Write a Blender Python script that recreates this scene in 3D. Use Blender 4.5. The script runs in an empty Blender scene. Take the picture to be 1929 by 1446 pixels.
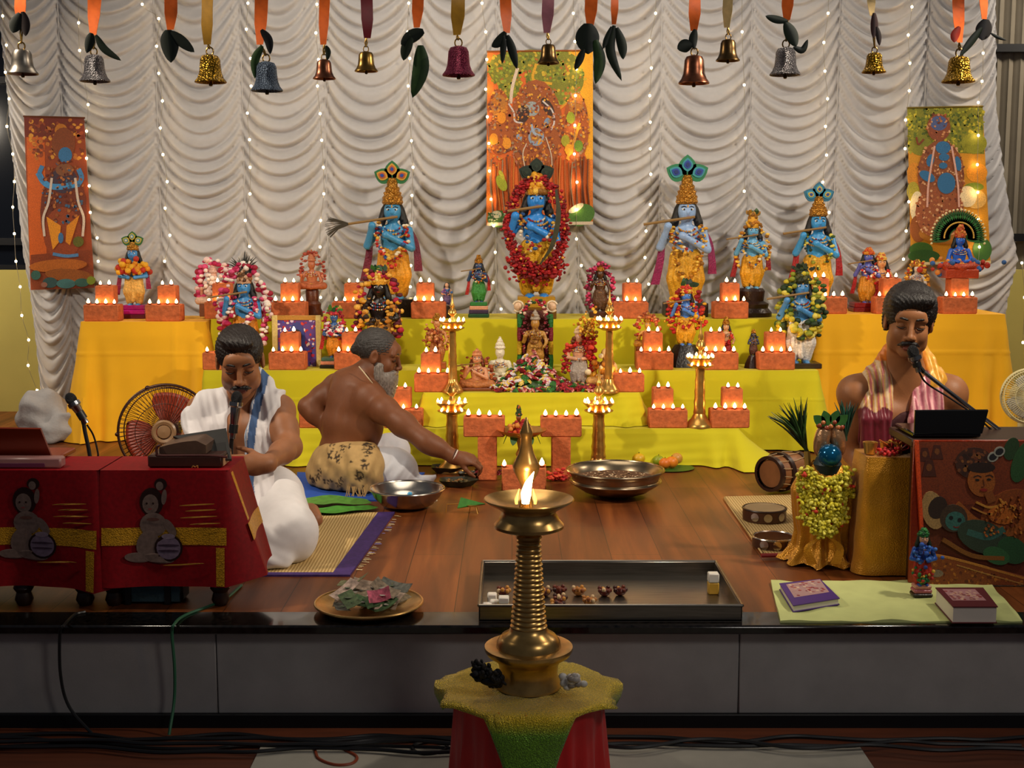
import bpy, math, random
import numpy as np
from mathutils import Vector, Matrix

# ---------------------------------------------------------------- camera, sky, lights, exposure
SC = bpy.context.scene
COL = SC.collection
F, CX, CY = 2400.0, 964.5, 723.0            # focal length and centre in pixels of the 1929x1446 frame
TH = math.atan2(303.0, F)                   # camera looks slightly down
ZC = 1.267                                  # eye height above the stage floor (z = 0)
CT, ST = math.cos(TH), math.sin(TH)
cam = bpy.data.cameras.new('camera')
cam.sensor_fit = 'HORIZONTAL'; cam.sensor_width = 36.0
cam.lens = 36.0 * F / 1929.0
cam.clip_start = 0.05; cam.clip_end = 60
camo = bpy.data.objects.new('camera', cam); COL.objects.link(camo)
camo.location = (0, 0, ZC); camo.rotation_euler = (math.pi / 2 - TH, 0, 0)
SC.camera = camo
SC.view_settings.view_transform = 'Standard'
SC.view_settings.look = 'None'
SC.view_settings.exposure = 0.0
SC.view_settings.gamma = 1.0
SC.view_settings.use_curve_mapping = False
W = bpy.data.worlds.new('hall'); SC.world = W; W.use_nodes = True
W.node_tree.nodes['Background'].inputs[0].default_value = (0.60, 0.62, 0.72, 1)
W.node_tree.nodes['Background'].inputs[1].default_value = 0.075

def lamp(name, kind, loc, target, energy, color, size=0.3, angle=60, blend=0.6):
    l = bpy.data.lights.new(name, kind); o = bpy.data.objects.new(name, l); COL.objects.link(o)
    l.energy = energy; l.color = color
    if kind == 'SPOT':
        l.spot_size = math.radians(angle); l.spot_blend = blend; l.shadow_soft_size = size
    elif kind == 'AREA':
        l.shape = 'DISK'; l.size = size
    else:
        l.shadow_soft_size = size
    o.location = loc
    d = Vector(target) - Vector(loc)
    o.rotation_euler = d.to_track_quat('-Z', 'Y').to_euler()
    return o
WARM = (1.0, 0.86, 0.68)
lamp('stage_lamp_a', 'SPOT', (-2.6, 3.65, 2.9), (0.7, 7.6, 0.5), 360, WARM, 0.10, 100, 0.8)
lamp('stage_lamp_b', 'SPOT', (2.7, 3.65, 2.9), (-0.9, 7.4, 0.4), 410, WARM, 0.10, 100, 0.8)
lamp('ceiling_lamp_a', 'AREA', (0, 6.0, 4.2), (0, 6.6, 0), 40, (1.0, 0.86, 0.68), 2.2)
lamp('hall_lamp', 'AREA', (2.4, 0.9, 3.2), (0.6, 4.0, 0.2), 23, (1.0, 0.93, 0.85), 0.8)
lamp('side_fill_a', 'AREA', (4.3, 7.3, 3.2), (3.9, 8.6, 0.6), 50, WARM, 0.4)  # unseen fill light added to brighten the steel sheets and yellow wall
lamp('side_fill_b', 'AREA', (-4.1, 7.5, 2.0), (-3.5, 8.6, 0.3), 24, WARM, 0.4)  # another added fill, lifts the yellow wall at the window end

# ---------------------------------------------------------------- pixel helpers
def at(px, py, Y):
    """point at distance Y from the camera plane seen at pixel px, py"""
    v = (CY - py) / F
    t = Y / (CT + v * ST)
    return np.array([(px - CX) / F * t, Y, ZC + (-ST + v * CT) * t])
def gnd(px, py, z=0.0):
    v = (CY - py) / F
    t = (z - ZC) / (-ST + v * CT)
    return np.array([(px - CX) / F * t, (CT + v * ST) * t, z])
def xat(px, Y, z):
    """x of the point at depth Y and height z seen in column px"""
    dep = Y * CT - (z - ZC) * ST
    return (px - CX) / F * dep
def mpx(n, Y, py=700):
    v = (CY - py) / F
    return n / F * Y / (CT + v * ST)

# ---------------------------------------------------------------- colours and materials
def lin(c):
    if isinstance(c, str):
        c = c.lstrip('#'); c = [int(c[i:i + 2], 16) / 255 for i in (0, 2, 4)]
        return tuple((x / 12.92 if x <= 0.04045 else ((x + 0.055) / 1.055) ** 2.4) for x in c) + (1.0,)
    return tuple(c[:3]) + (1.0,)
MATS = {}
def mat(name, col='#808080', rough=0.6, metal=0.0, attr=False, noise=None, bump=None, vor=None, emit=None, trans=0.0,
        coat=0.0, sheen=0.0, sss=0.0, spec=0.5, stretch=(1, 1, 1), alpha=1.0):
    """procedural material. noise=(scale, amount) varies the colour, bump=(scale, strength), vor=(scale, strength) glitter bumps"""
    if name in MATS: return MATS[name]
    m = bpy.data.materials.new(name); MATS[name] = m; m.use_nodes = True
    nt = m.node_tree; N = nt.nodes; K = nt.links
    b = N['Principled BSDF']
    b.inputs['Roughness'].default_value = rough; b.inputs['Metallic'].default_value = metal
    b.inputs['Specular IOR Level'].default_value = spec
    if trans: b.inputs['Transmission Weight'].default_value = trans
    if coat: b.inputs['Coat Weight'].default_value = coat
    if sheen: b.inputs['Sheen Weight'].default_value = sheen
    if alpha < 1: b.inputs['Alpha'].default_value = alpha
    if sss:
        b.inputs['Subsurface Weight'].default_value = sss; b.inputs['Subsurface Radius'].default_value = (0.02, 0.008, 0.004)
        b.inputs['Subsurface Scale'].default_value = 0.5
    tc = N.new('ShaderNodeTexCoord'); mp = N.new('ShaderNodeMapping'); mp.inputs['Scale'].default_value = stretch
    K.new(tc.outputs['Object'], mp.inputs['Vector'])
    if attr:
        a = N.new('ShaderNodeVertexColor'); a.layer_name = 'Col'; src = a.outputs['Color']
    else:
        r = N.new('ShaderNodeRGB'); r.outputs[0].default_value = lin(col); src = r.outputs[0]
    if noise:
        n = N.new('ShaderNodeTexNoise'); n.inputs['Scale'].default_value = noise[0]; n.inputs['Detail'].default_value = 5
        K.new(mp.outputs[0], n.inputs['Vector'])
        mr = N.new('ShaderNodeMapRange'); mr.inputs[1].default_value = 0.3; mr.inputs[2].default_value = 0.7
        mr.inputs[3].default_value = 1 - noise[1]; mr.inputs[4].default_value = 1 + noise[1]
        K.new(n.outputs['Fac'], mr.inputs[0])
        mx = N.new('ShaderNodeVectorMath'); mx.operation = 'SCALE'
        K.new(src, mx.inputs[0]); K.new(mr.outputs[0], mx.inputs['Scale']); src = mx.outputs[0]
    K.new(src, b.inputs['Base Color'])
    nrm = None
    if bump:
        n2 = N.new('ShaderNodeTexNoise'); n2.inputs['Scale'].default_value = bump[0]; n2.inputs['Detail'].default_value = 4
        K.new(mp.outputs[0], n2.inputs['Vector'])
        bp = N.new('ShaderNodeBump'); bp.inputs['Strength'].default_value = bump[1]; bp.inputs['Distance'].default_value = 0.01
        K.new(n2.outputs['Fac'], bp.inputs['Height']); nrm = bp.outputs[0]
    if vor:
        vo = N.new('ShaderNodeTexVoronoi'); vo.inputs['Scale'].default_value = vor[0]
        K.new(mp.outputs[0], vo.inputs['Vector'])
        bp = N.new('ShaderNodeBump'); bp.inputs['Strength'].default_value = vor[1]; bp.inputs['Distance'].default_value = 0.01
        sp = N.new('ShaderNodeSeparateColor'); K.new(vo.outputs['Color'], sp.inputs[0])
        ad = N.new('ShaderNodeMath'); ad.operation = 'ADD'
        K.new(vo.outputs['Distance'], ad.inputs[0]); K.new(sp.outputs[0], ad.inputs[1])
        K.new(ad.outputs[0], bp.inputs['Height'])
        if nrm: K.new(nrm, bp.inputs['Normal'])
        nrm = bp.outputs[0]
    if nrm: K.new(nrm, b.inputs['Normal'])
    if emit:
        b.inputs['Emission Color'].default_value = lin(emit[0]); b.inputs['Emission Strength'].default_value = emit[1]
    return m

# ---------------------------------------------------------------- objects, names, parents
ORG = {}
def tag(o, label=None, cat=None, group=None, kind=None):
    if label: o['label'] = label
    if cat: o['category'] = cat
    if group: o['group'] = group
    if kind: o['kind'] = kind
    return o
def thing(name, label, cat, loc=(0, 0, 0), group=None, rz=0.0, world=True):
    """an Empty at the base of a thing; its parts become children. world=True: the parts are modelled in world coordinates"""
    o = bpy.data.objects.new(name, None); COL.objects.link(o)
    o.empty_display_size = 0.05
    o.location = [float(a) for a in loc]; o.rotation_euler = (0, 0, rz)
    if world: ORG[o] = np.array(loc, float)
    return tag(o, label, cat, group)
def link_mesh(name, me, mats, parent=None, label=None, cat=None, group=None, kind=None, loc=None):
    o = bpy.data.objects.new(name, me); COL.objects.link(o)
    for m in (mats if isinstance(mats, (list, tuple)) else [mats]): me.materials.append(m)
    if parent is not None:
        o.parent = parent
        if parent in ORG: ORG[o] = ORG[parent]
    if loc is not None: o.location = [float(a) for a in loc]
    return tag(o, label, cat, group, kind)
def copy_tree(o, parent=None):
    c = o.copy(); COL.objects.link(c)
    if parent is not None: c.parent = parent
    for ch in list(o.children): copy_tree(ch, c)
    return c

# ---------------------------------------------------------------- polygon builder
def rotm(ax=0, ay=0, az=0):
    return np.array(Matrix.Rotation(az, 3, 'Z') @ Matrix.Rotation(ay, 3, 'Y') @ Matrix.Rotation(ax, 3, 'X'))
def frame_to(d):
    """3x3 whose z column is d"""
    return np.array(Vector(d).to_track_quat('Z', 'Y').to_matrix())
_t = (1 + 5 ** 0.5) / 2
def _ico(sub):
    v = [(-1, _t, 0), (1, _t, 0), (-1, -_t, 0), (1, -_t, 0), (0, -1, _t), (0, 1, _t), (0, -1, -_t), (0, 1, -_t), (_t, 0, -1), (_t, 0, 1), (-_t, 0, -1), (-_t, 0, 1)]
    f = [(0, 11, 5), (0, 5, 1), (0, 1, 7), (0, 7, 10), (0, 10, 11), (1, 5, 9), (5, 11, 4), (11, 10, 2), (10, 7, 6), (7, 1, 8), (3, 9, 4), (3, 4, 2), (3, 2, 6), (3, 6, 8), (3, 8, 9), (4, 9, 5), (2, 4, 11), (6, 2, 10), (8, 6, 7), (9, 8, 1)]
    v = [np.array(a) / np.linalg.norm(a) for a in v]
    for _ in range(sub):
        mid = {}; nf = []
        def md(a, b):
            k = (min(a, b), max(a, b))
            if k not in mid:
                p = v[a] + v[b]; v.append(p / np.linalg.norm(p)); mid[k] = len(v) - 1
            return mid[k]
        for a, b, c in f:
            x, y, z = md(a, b), md(b, c), md(c, a)
            nf += [(a, x, z), (b, y, x), (c, z, y), (x, y, z)]
        f = nf
    return np.array(v), f
ICO = {i: _ico(i) for i in range(4)}

class MB:
    def __init__(s, col='#ffffff'):
        s.v = []; s.f = []; s.c = []; s.m = []; s.n = 0; s.col = lin(col); s.mi = 0
    def add(s, v, f, col=None, M=None, off=None):
        v = np.asarray(v, float)
        if M is not None: v = v @ np.asarray(M).T
        if off is not None: v = v + np.asarray(off, float)
        n = s.n; s.v.append(v); s.n += len(v)
        c = lin(col) if col is not None else s.col
        for q in f:
            s.f.append([i + n for i in q]); s.c.append(c); s.m.append(s.mi)
        return s
    def box(s, c, size, bev=0.0, col=None, M=None, taper=1.0):
        h = np.array(size, float) / 2
        b = min(bev, 0.45 * min(size)) if bev else 0
        sg = [(i, j, k) for i in (-1, 1) for j in (-1, 1) for k in (-1, 1)]
        if not b:
            v = [h * np.array(q) for q in sg]
            f = [(0, 1, 3, 2), (4, 6, 7, 5), (0, 4, 5, 1), (2, 3, 7, 6), (0, 2, 6, 4), (1, 5, 7, 3)]
        else:
            v = []
            for q in sg:
                for a in range(3):
                    p = h - b; p[a] = h[a]; v.append(p * np.array(q))
            ix = lambda i, j, k, a: ((i * 2 + j) * 2 + k) * 3 + a
            f = []
            for i in (0, 1):
                f.append([ix(i, 0, 0, 0), ix(i, 0, 1, 0), ix(i, 1, 1, 0), ix(i, 1, 0, 0)][::1 if i == 0 else -1])
                f.append([ix(0, i, 0, 1), ix(1, i, 0, 1), ix(1, i, 1, 1), ix(0, i, 1, 1)][::1 if i == 0 else -1])
                f.append([ix(0, 0, i, 2), ix(0, 1, i, 2), ix(1, 1, i, 2), ix(1, 0, i, 2)][::1 if i == 0 else -1])
            for i in (0, 1):
                for j in (0, 1):
                    f.append([ix(i, j, 0, 0), ix(i, j, 1, 0), ix(i, j, 1, 1), ix(i, j, 0, 1)][::-1 if i == j else 1])
                    f.append([ix(i, 0, j, 0), ix(i, 1, j, 0), ix(i, 1, j, 2), ix(i, 0, j, 2)][::1 if i == j else -1])
                    f.append([ix(0, i, j, 1), ix(1, i, j, 1), ix(1, i, j, 2), ix(0, i, j, 2)][::-1 if i == j else 1])
            for i in (0, 1):
                for j in (0, 1):
                    for k in (0, 1):
                        f.append([ix(i, j, k, 0), ix(i, j, k, 1), ix(i, j, k, 2)][::1 if (i + j + k) % 2 else -1])
        v = np.array(v)
        if taper != 1.0:
            t = np.where(v[:, 2] > 0, taper, 1.0); v[:, 0] *= t; v[:, 1] *= t
        return s.add(v, f, col, M, c)
    def lathe(s, prof, c=(0, 0, 0), seg=28, col=None, M=None, cap=True, sx=1.0, sy=1.0, rip=None):
        v = []; f = []; n = len(prof)
        for r, z in prof:
            for i in range(seg):
                a = 2 * math.pi * i / seg
                q = r * (1 + (rip[1] * math.cos(rip[0] * a) if rip else 0))
                v.append((q * math.cos(a) * sx, q * math.sin(a) * sy, z))
        for j in range(n - 1):
            for i in range(seg):
                k = (i + 1) % seg
                f.append((j * seg + i, j * seg + k, (j + 1) * seg + k, (j + 1) * seg + i))
        if cap:
            if prof[0][0] > 1e-6: f.append(list(range(seg))[::-1])
            if prof[-1][0] > 1e-6: f.append([(n - 1) * seg + i for i in range(seg)])
        return s.add(v, f, col, M, c)
    def tube(s, pts, r, seg=8, col=None, closed=False, flat=None):
        P = [np.asarray(p, float) for p in pts]; n = len(P)
        R = r if isinstance(r, (list, tuple, np.ndarray)) else [r] * n
        T = []
        for i in range(n):
            a = P[(i - 1) % n] if (i > 0 or closed) else P[i]; b = P[(i + 1) % n] if (i < n - 1 or closed) else P[i]
            d = b - a; T.append(d / (np.linalg.norm(d) + 1e-12))
        ref = np.array([0, 0, 1.0]) if abs(T[0][2]) < 0.9 else np.array([1.0, 0, 0])
        u = np.cross(ref, T[0]); u /= np.linalg.norm(u)
        v = []; f = []
        for i in range(n):
            u = u - T[i] * np.dot(u, T[i]); u /= (np.linalg.norm(u) + 1e-12); w = np.cross(T[i], u)
            for k in range(seg):
                a = 2 * math.pi * k / seg
                v.append(P[i] + R[i] * (math.cos(a) * u + math.sin(a) * w * (flat or 1)))
        for i in range(n if closed else n - 1):
            j = (i + 1) % n
            for k in range(seg):
                l = (k + 1) % seg
                f.append((i * seg + k, i * seg + l, j * seg + l, j * seg + k))
        if not closed:
            f.append([k for k in range(seg)][::-1]); f.append([(n - 1) * seg + k for k in range(seg)])
        return s.add(v, f, col)
    def ball(s, c, r, col=None, sub=1, M=None):
        v, f = ICO[sub]
        return s.add(v * np.asarray(r if not np.isscalar(r) else (r, r, r)), f, col, M, c)
    def prism(s, pts, d0, d1, col=None, M=None, off=None, axis='y'):
        """outline pts (a, b) extruded along y from d0 to d1: a -> x, b -> z"""
        n = len(pts)
        if axis == 'y': v = [(a, d0, b) for a, b in pts] + [(a, d1, b) for a, b in pts]
        else: v = [(a, b, d0) for a, b in pts] + [(a, b, d1) for a, b in pts]
        f = [list(range(n)), list(range(2 * n - 1, n - 1, -1))]
        for i in range(n):
            j = (i + 1) % n; f.append((i, n + i, n + j, j))
        return s.add(v, f, col, M, off)
    def grid(s, fn, nu, nv, col=None, wrapu=False):
        v = []; f = []
        for j in range(nv):
            for i in range(nu):
                v.append(fn(i / (nu if wrapu else nu - 1), j / (nv - 1)))
        for j in range(nv - 1):
            for i in range(nu if wrapu else nu - 1):
                k = (i + 1) % nu
                f.append((j * nu + i, j * nu + k, (j + 1) * nu + k, (j + 1) * nu + i))
        return s.add(v, f, col)
    def strip(s, pts, wid, wdir, th=0.002, col=None):
        """flat ribbon along pts, half widths wid, across wdir, thin but solid"""
        P = [np.asarray(p, float) for p in pts]; n = len(P); wd = np.asarray(wdir, float)
        Wd = wid if isinstance(wid, (list, tuple)) else [wid] * n
        v = []
        for i in range(n):
            d = P[min(i + 1, n - 1)] - P[max(i - 1, 0)]
            w = wd[i] if wd.ndim == 2 else wd
            nn = np.cross(d, w); nn = nn / (np.linalg.norm(nn) + 1e-9) * th / 2
            a = w * Wd[i]
            v += [P[i] - a - nn, P[i] + a - nn, P[i] + a + nn, P[i] - a + nn]
        f = [(0, 1, 2, 3), tuple((n - 1) * 4 + k for k in (3, 2, 1, 0))]
        for i in range(n - 1):
            for k in range(4):
                l = (k + 1) % 4; f.append((i * 4 + l, i * 4 + k, (i + 1) * 4 + k, (i + 1) * 4 + l))
        return s.add(v, f, col)
    def build(s, name, mats, parent=None, smooth=True, ang=40, loc=None, **kw):
        V = np.concatenate(s.v)
        if parent is not None and parent in ORG: V = V - ORG[parent]
        elif parent is None and loc is not None: V = V - np.asarray(loc, float)
        me = bpy.data.meshes.new(name)
        me.from_pydata(V.tolist(), [], s.f)
        if any(s.m): me.polygons.foreach_set('material_index', s.m)
        cols = np.repeat(np.array(s.c, np.float32), [len(q) for q in s.f], axis=0)
        ca = me.color_attributes.new('Col', 'FLOAT_COLOR', 'CORNER'); ca.data.foreach_set('color', cols.ravel())
        if smooth:
            me.polygons.foreach_set('use_smooth', [True] * len(me.polygons)); me.set_sharp_from_angle(angle=math.radians(ang))
        me.update()
        return link_mesh(name, me, mats, parent, loc=loc if parent is None else None, **kw)

# ---------------------------------------------------------------- blended-solid builder (one continuous surface)
def axis(lo, hi, h, fine=()):
    out = [lo]
    while out[-1] < hi:
        x = out[-1]; st = h
        for a, b, hf in fine:
            if a - 2 * h <= x <= b + h: st = min(st, hf if a - hf <= x <= b else (h + hf) / 2)
        out.append(x + st)
    return np.array(out, np.float32)
class SDF:
    def __init__(s, lo, hi, h, fine=((), (), ())):
        s.ax = [axis(lo[i], hi[i], h, fine[i]) for i in range(3)]
        s.h = h; s.f = np.full([len(a) for a in s.ax], 1.0, np.float32); s.cols = []
    def _win(s, lo, hi):
        sl = []
        for i in range(3):
            a = max(0, np.searchsorted(s.ax[i], lo[i]) - 1); b = min(len(s.ax[i]), np.searchsorted(s.ax[i], hi[i]) + 1)
            if b <= a: return None
            sl.append(slice(a, b))
        return tuple(sl), [s.ax[i][sl[i]] for i in range(3)]
    def _mix(s, sl, d, k, op, col=None):
        g = s.f[sl]
        if op == '-':
            d = -d
            if k > 0:
                h = np.clip(0.5 - 0.5 * (g - d) / k, 0, 1); s.f[sl] = g * (1 - h) + d * h + k * h * (1 - h)
            else: s.f[sl] = np.maximum(g, d)
        elif k > 0:
            h = np.clip(0.5 + 0.5 * (g - d) / k, 0, 1); s.f[sl] = g * (1 - h) + d * h - k * h * (1 - h)
        else: s.f[sl] = np.minimum(g, d)
    def cap(s, a, b, ra, rb=None, k=0.02, op='+', col=None, flat=None):
        rb = ra if rb is None else rb
        a = np.asarray(a, np.float32); b = np.asarray(b, np.float32); m = max(ra, rb) + k + 3 * s.h
        w = s._win(np.minimum(a, b) - m, np.maximum(a, b) + m)
        if w is None: return s
        sl, (X, Y, Z) = w
        X = X[:, None, None] - a[0]; Y = Y[None, :, None] - a[1]; Z = Z[None, None, :] - a[2]
        e = b - a; L2 = float(e @ e) + 1e-12
        t = np.clip((X * e[0] + Y * e[1] + Z * e[2]) / L2, 0, 1)
        d = np.sqrt((X - t * e[0]) ** 2 + (Y - t * e[1]) ** 2 + (Z - t * e[2]) ** 2) - (ra + t * (rb - ra))
        s._mix(sl, d, k, op); s.cols.append(('c', a, b, ra, rb, None, col)) if op == '+' else None
        return s
    def ell(s, c, r, R=None, k=0.02, op='+', col=None):
        c = np.asarray(c, np.float32); r = np.asarray(r if not np.isscalar(r) else (r,) * 3, np.float32)
        m = float(r.max()) + k + 3 * s.h
        w = s._win(c - m, c + m)
        if w is None: return s
        sl, (X, Y, Z) = w
        X = X[:, None, None] - c[0]; Y = Y[None, :, None] - c[1]; Z = Z[None, None, :] - c[2]
        if R is not None:
            R = np.asarray(R, np.float32)
            X, Y, Z = (X * R[0, i] + Y * R[1, i] + Z * R[2, i] for i in range(3))
        k0 = np.sqrt((X / r[0]) ** 2 + (Y / r[1]) ** 2 + (Z / r[2]) ** 2)
        k1 = np.sqrt((X / r[0] ** 2) ** 2 + (Y / r[1] ** 2) ** 2 + (Z / r[2] ** 2) ** 2) + 1e-9
        d = k0 * (k0 - 1) / k1
        s._mix(sl, d, k, op)
        if op == '+': s.cols.append(('e', c, r, None, None, R, col))
        return s
    def chain(s, pts, rs, k=0.02, col=None, op='+'):
        for i in range(len(pts) - 1): s.cap(pts[i], pts[i + 1], rs[i], rs[i + 1], k, op, col)
        return s
    def half(s, p, n, k=0.0):
        """cut away everything on the side n points to"""
        p = np.asarray(p, np.float32); n = np.asarray(n, np.float32); n = n / np.linalg.norm(n)
        d = (s.ax[0][:, None, None] - p[0]) * n[0] + (s.ax[1][None, :, None] - p[1]) * n[1] + (s.ax[2][None, None, :] - p[2]) * n[2]
        s.f = np.maximum(s.f, d); return s
    def mesh(s):
        f = s.f
        for i in range(3):
            ix = [slice(None)] * 3; ix[i] = [0, -1]; f[tuple(ix)] = np.maximum(f[tuple(ix)], 1e-4)
        ins = f < 0
        sh = [slice(0, -1), slice(1, None)]
        cnt = np.zeros([n - 1 for n in f.shape], np.int8)
        for i in (0, 1):
            for j in (0, 1):
                for k in (0, 1): cnt += ins[sh[i], sh[j], sh[k]]
        act = np.argwhere((cnt > 0) & (cnt < 8))
        idx = np.full(cnt.shape, -1, np.int32); idx[tuple(act.T)] = np.arange(len(act))
        acc = np.zeros((len(act), 3)); nn = np.zeros(len(act))
        for ax_ in range(3):
            o1, o2 = [a for a in range(3) if a != ax_]
            for p in (0, 1):
                for q in (0, 1):
                    A = act.copy(); A[:, o1] += p; A[:, o2] += q
                    B = A.copy(); B[:, ax_] += 1
                    fa = f[tuple(A.T)]; fb = f[tuple(B.T)]; cr = (fa < 0) != (fb < 0)
                    t = np.where(cr, fa / np.where(fa == fb, 1, fa - fb), 0)
                    for d in range(3):
                        ca = s.ax[d][A[:, d]]; cb = s.ax[d][B[:, d]]
                        acc[:, d] += np.where(cr, ca + t * (cb - ca), 0)
                    nn += cr
        V = acc / nn[:, None]
        Q = []
        for ax_ in range(3):
            o1, o2 = [(1, 2), (2, 0), (0, 1)][ax_]
            sa = [slice(None)] * 3; sb = [slice(None)] * 3; sa[ax_] = sh[0]; sb[ax_] = sh[1]
            for i in (o1, o2): sa[i] = slice(1, -1); sb[i] = slice(1, -1)
            a = ins[tuple(sa)]; b = ins[tuple(sb)]
            e = np.argwhere(a != b)
            if not len(e): continue
            fl = a[tuple(e.T)]
            c = e.copy(); c[:, o1] += 1; c[:, o2] += 1
            def cell(p, q):
                d = c.copy(); d[:, o1] -= p; d[:, o2] -= q; return idx[tuple(d.T)]
            q = np.stack([cell(1, 1), cell(0, 1), cell(0, 0), cell(1, 0)], 1)
            q[~fl] = q[~fl][:, ::-1]
            Q.append(q)
        return V, np.concatenate(Q)
    def tint(s, V, default):
        """colour of each vertex: that of the nearest solid it was blended from"""
        best = np.full(len(V), 1e9); out = np.tile(np.array(lin(default), np.float32), (len(V), 1))
        for ty, a, b, r1, r2, R, col in s.cols:
            if ty == 'c':
                e = b - a; t = np.clip(((V - a) @ e) / (float(e @ e) + 1e-12), 0, 1)
                d = np.linalg.norm(V - a - t[:, None] * e, axis=1) - (r1 + t * (r2 - r1))
            else:
                p = V - a
                if R is not None: p = p @ R
                k0 = np.linalg.norm(p / b, axis=1); d = k0 * (k0 - 1) / (np.linalg.norm(p / b ** 2, axis=1) + 1e-9)
            m = d < best; best[m] = d[m]
            out[m] = lin(col if col is not None else default)
        return out
    def build(s, name, mats, parent=None, loc=None, default='#ffffff', paint=None, disp=None, smooth_it=1, **kw):
        V, Q = s.mesh()
        for _ in range(smooth_it):                       # light relaxation
            acc = np.zeros_like(V); n = np.zeros(len(V))
            for i in range(4):
                a = Q[:, i]; b = Q[:, (i + 1) % 4]
                np.add.at(acc, a, V[b]); np.add.at(n, a, 1); np.add.at(acc, b, V[a]); np.add.at(n, b, 1)
            V = V * 0.5 + acc / np.maximum(n, 1)[:, None] * 0.5
        if disp is not None: V = disp(V)
        C = s.tint(V, default)
        if paint is not None: C = paint(V, C)
        if parent is not None and parent in ORG: V = V - ORG[parent]
        elif parent is None and loc is not None: V = V - np.asarray(loc, float)
        return link_mesh(name, raw_mesh(name, V, Q, C), mats, parent, loc=loc if parent is None else None, **kw)
def raw_mesh(name, V, Q, C=None):
    me = bpy.data.meshes.new(name); n = len(Q)
    me.vertices.add(len(V)); me.vertices.foreach_set('co', np.asarray(V, np.float32).ravel())
    me.loops.add(4 * n); me.loops.foreach_set('vertex_index', np.asarray(Q, np.int32).ravel())
    me.polygons.add(n); me.polygons.foreach_set('loop_start', np.arange(0, 4 * n, 4, dtype=np.int32))
    me.polygons.foreach_set('use_smooth', np.ones(n, bool))
    if C is not None:
        ca = me.color_attributes.new('Col', 'FLOAT_COLOR', 'POINT'); ca.data.foreach_set('color', np.asarray(C, np.float32).ravel())
    me.update(calc_edges=True); me.validate()
    return me
def arc(n, a0, a1):
    return [a0 + (a1 - a0) * i / (n - 1) for i in range(n)]
def spline(pts, n=8):
    """smooth curve through pts"""
    P = [np.asarray(p, float) for p in pts]; P = [2 * P[0] - P[1]] + P + [2 * P[-1] - P[-2]]; out = []
    for i in range(1, len(P) - 2):
        for j in range(n):
            t = j / n; a, b, c, d = P[i - 1:i + 3]
            out.append(0.5 * (2 * b + (c - a) * t + (2 * a - 5 * b + 4 * c - d) * t * t + (3 * b - a - 3 * c + d) * t ** 3))
    return out + [P[-2]]

# ================================================================ MATERIALS USED OFTEN
def wood_floor():
    m = mat('laminate floor', '#7a3d18', 0.42, coat=0.0, spec=0.4)
    nt = m.node_tree; N = nt.nodes; K = nt.links; b = N['Principled BSDF']
    tc = N.new('ShaderNodeTexCoord')
    sep = N.new('ShaderNodeSeparateXYZ'); K.new(tc.outputs['Object'], sep.inputs[0])
    br = N.new('ShaderNodeTexBrick'); br.offset = 0.37; br.inputs['Scale'].default_value = 1.0
    br.inputs['Brick Width'].default_value = 1.25; br.inputs['Row Height'].default_value = 0.19
    br.inputs['Mortar Size'].default_value = 0.0012; br.inputs['Mortar'].default_value = (0.03, 0.012, 0.005, 1)
    br.inputs['Color1'].default_value = (0.8, 0.8, 0.8, 1); br.inputs['Color2'].default_value = (1.15, 1.15, 1.15, 1)
    cmb = N.new('ShaderNodeCombineXYZ'); K.new(sep.outputs[1], cmb.inputs[0]); K.new(sep.outputs[0], cmb.inputs[1])
    K.new(cmb.outputs[0], br.inputs['Vector'])
    mp = N.new('ShaderNodeMapping'); mp.inputs['Scale'].default_value = (13, 1.0, 1); K.new(tc.outputs['Object'], mp.inputs[0])
    n = N.new('ShaderNodeTexNoise'); n.inputs['Scale'].default_value = 1.0; n.inputs['Detail'].default_value = 7; n.inputs['Distortion'].default_value = 0.5
    K.new(mp.outputs[0], n.inputs['Vector'])
    cr = N.new('ShaderNodeValToRGB'); K.new(n.outputs['Fac'], cr.inputs[0])
    cr.color_ramp.elements[0].position = 0.30; cr.color_ramp.elements[0].color = lin('#55290f')
    cr.color_ramp.elements[1].position = 0.68; cr.color_ramp.elements[1].color = lin('#8a4c20')
    e = cr.color_ramp.elements.new(0.5); e.color = lin('#6d3815')
    mx = N.new('ShaderNodeMix'); mx.data_type = 'RGBA'; mx.blend_type = 'MULTIPLY'; mx.inputs[0].default_value = 1
    K.new(cr.outputs[0], mx.inputs[6]); K.new(br.outputs['Color'], mx.inputs[7]); K.new(mx.outputs[2], b.inputs['Base Color'])
    return m
M_WOOD = wood_floor()
M_GRANITE = mat('black granite', '#15110f', 0.12, noise=(60, 0.9), coat=0.3)
M_PANEL = mat('grey stage board', '#aaa6a3', 0.75, noise=(9, 0.08), bump=(120, 0.05))
M_TILE = mat('pale hall tile', '#a9a59a', 0.35, noise=(14, 0.06))
M_HALLWOOD = mat('dull red hall floor', '#5a2c17', 0.5, noise=(5, 0.2), stretch=(1, 8, 1))
M_YWALL = mat('pale yellow paint', '#d3c46a', 0.8, noise=(3, 0.06))
M_SHEET = mat('grey corrugated sheet', '#8b8374', 0.55, 0.2, noise=(4, 0.12))
M_DARK = mat('dark steel', '#17181c', 0.5, 0.4)
M_NIGHT = mat('dark window glass', '#10141c', 0.15)
M_CURT = mat('white satin curtain', '#b1b0b3', 0.55, sheen=0.25, noise=(30, 0.03))
M_ATTR = mat('painted colours', attr=True, rough=0.55)
M_PAINT = mat('painting canvas', attr=True, rough=0.6, noise=(260, 0.35))
M_GLOSS = mat('glossy painted clay', attr=True, rough=0.32, noise=(120, 0.12), bump=(90, 0.25))
M_GOLDORN = mat('gold ornament', '#b9822f', 0.35, 0.65, vor=(90, 0.9), noise=(110, 0.4))
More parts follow.
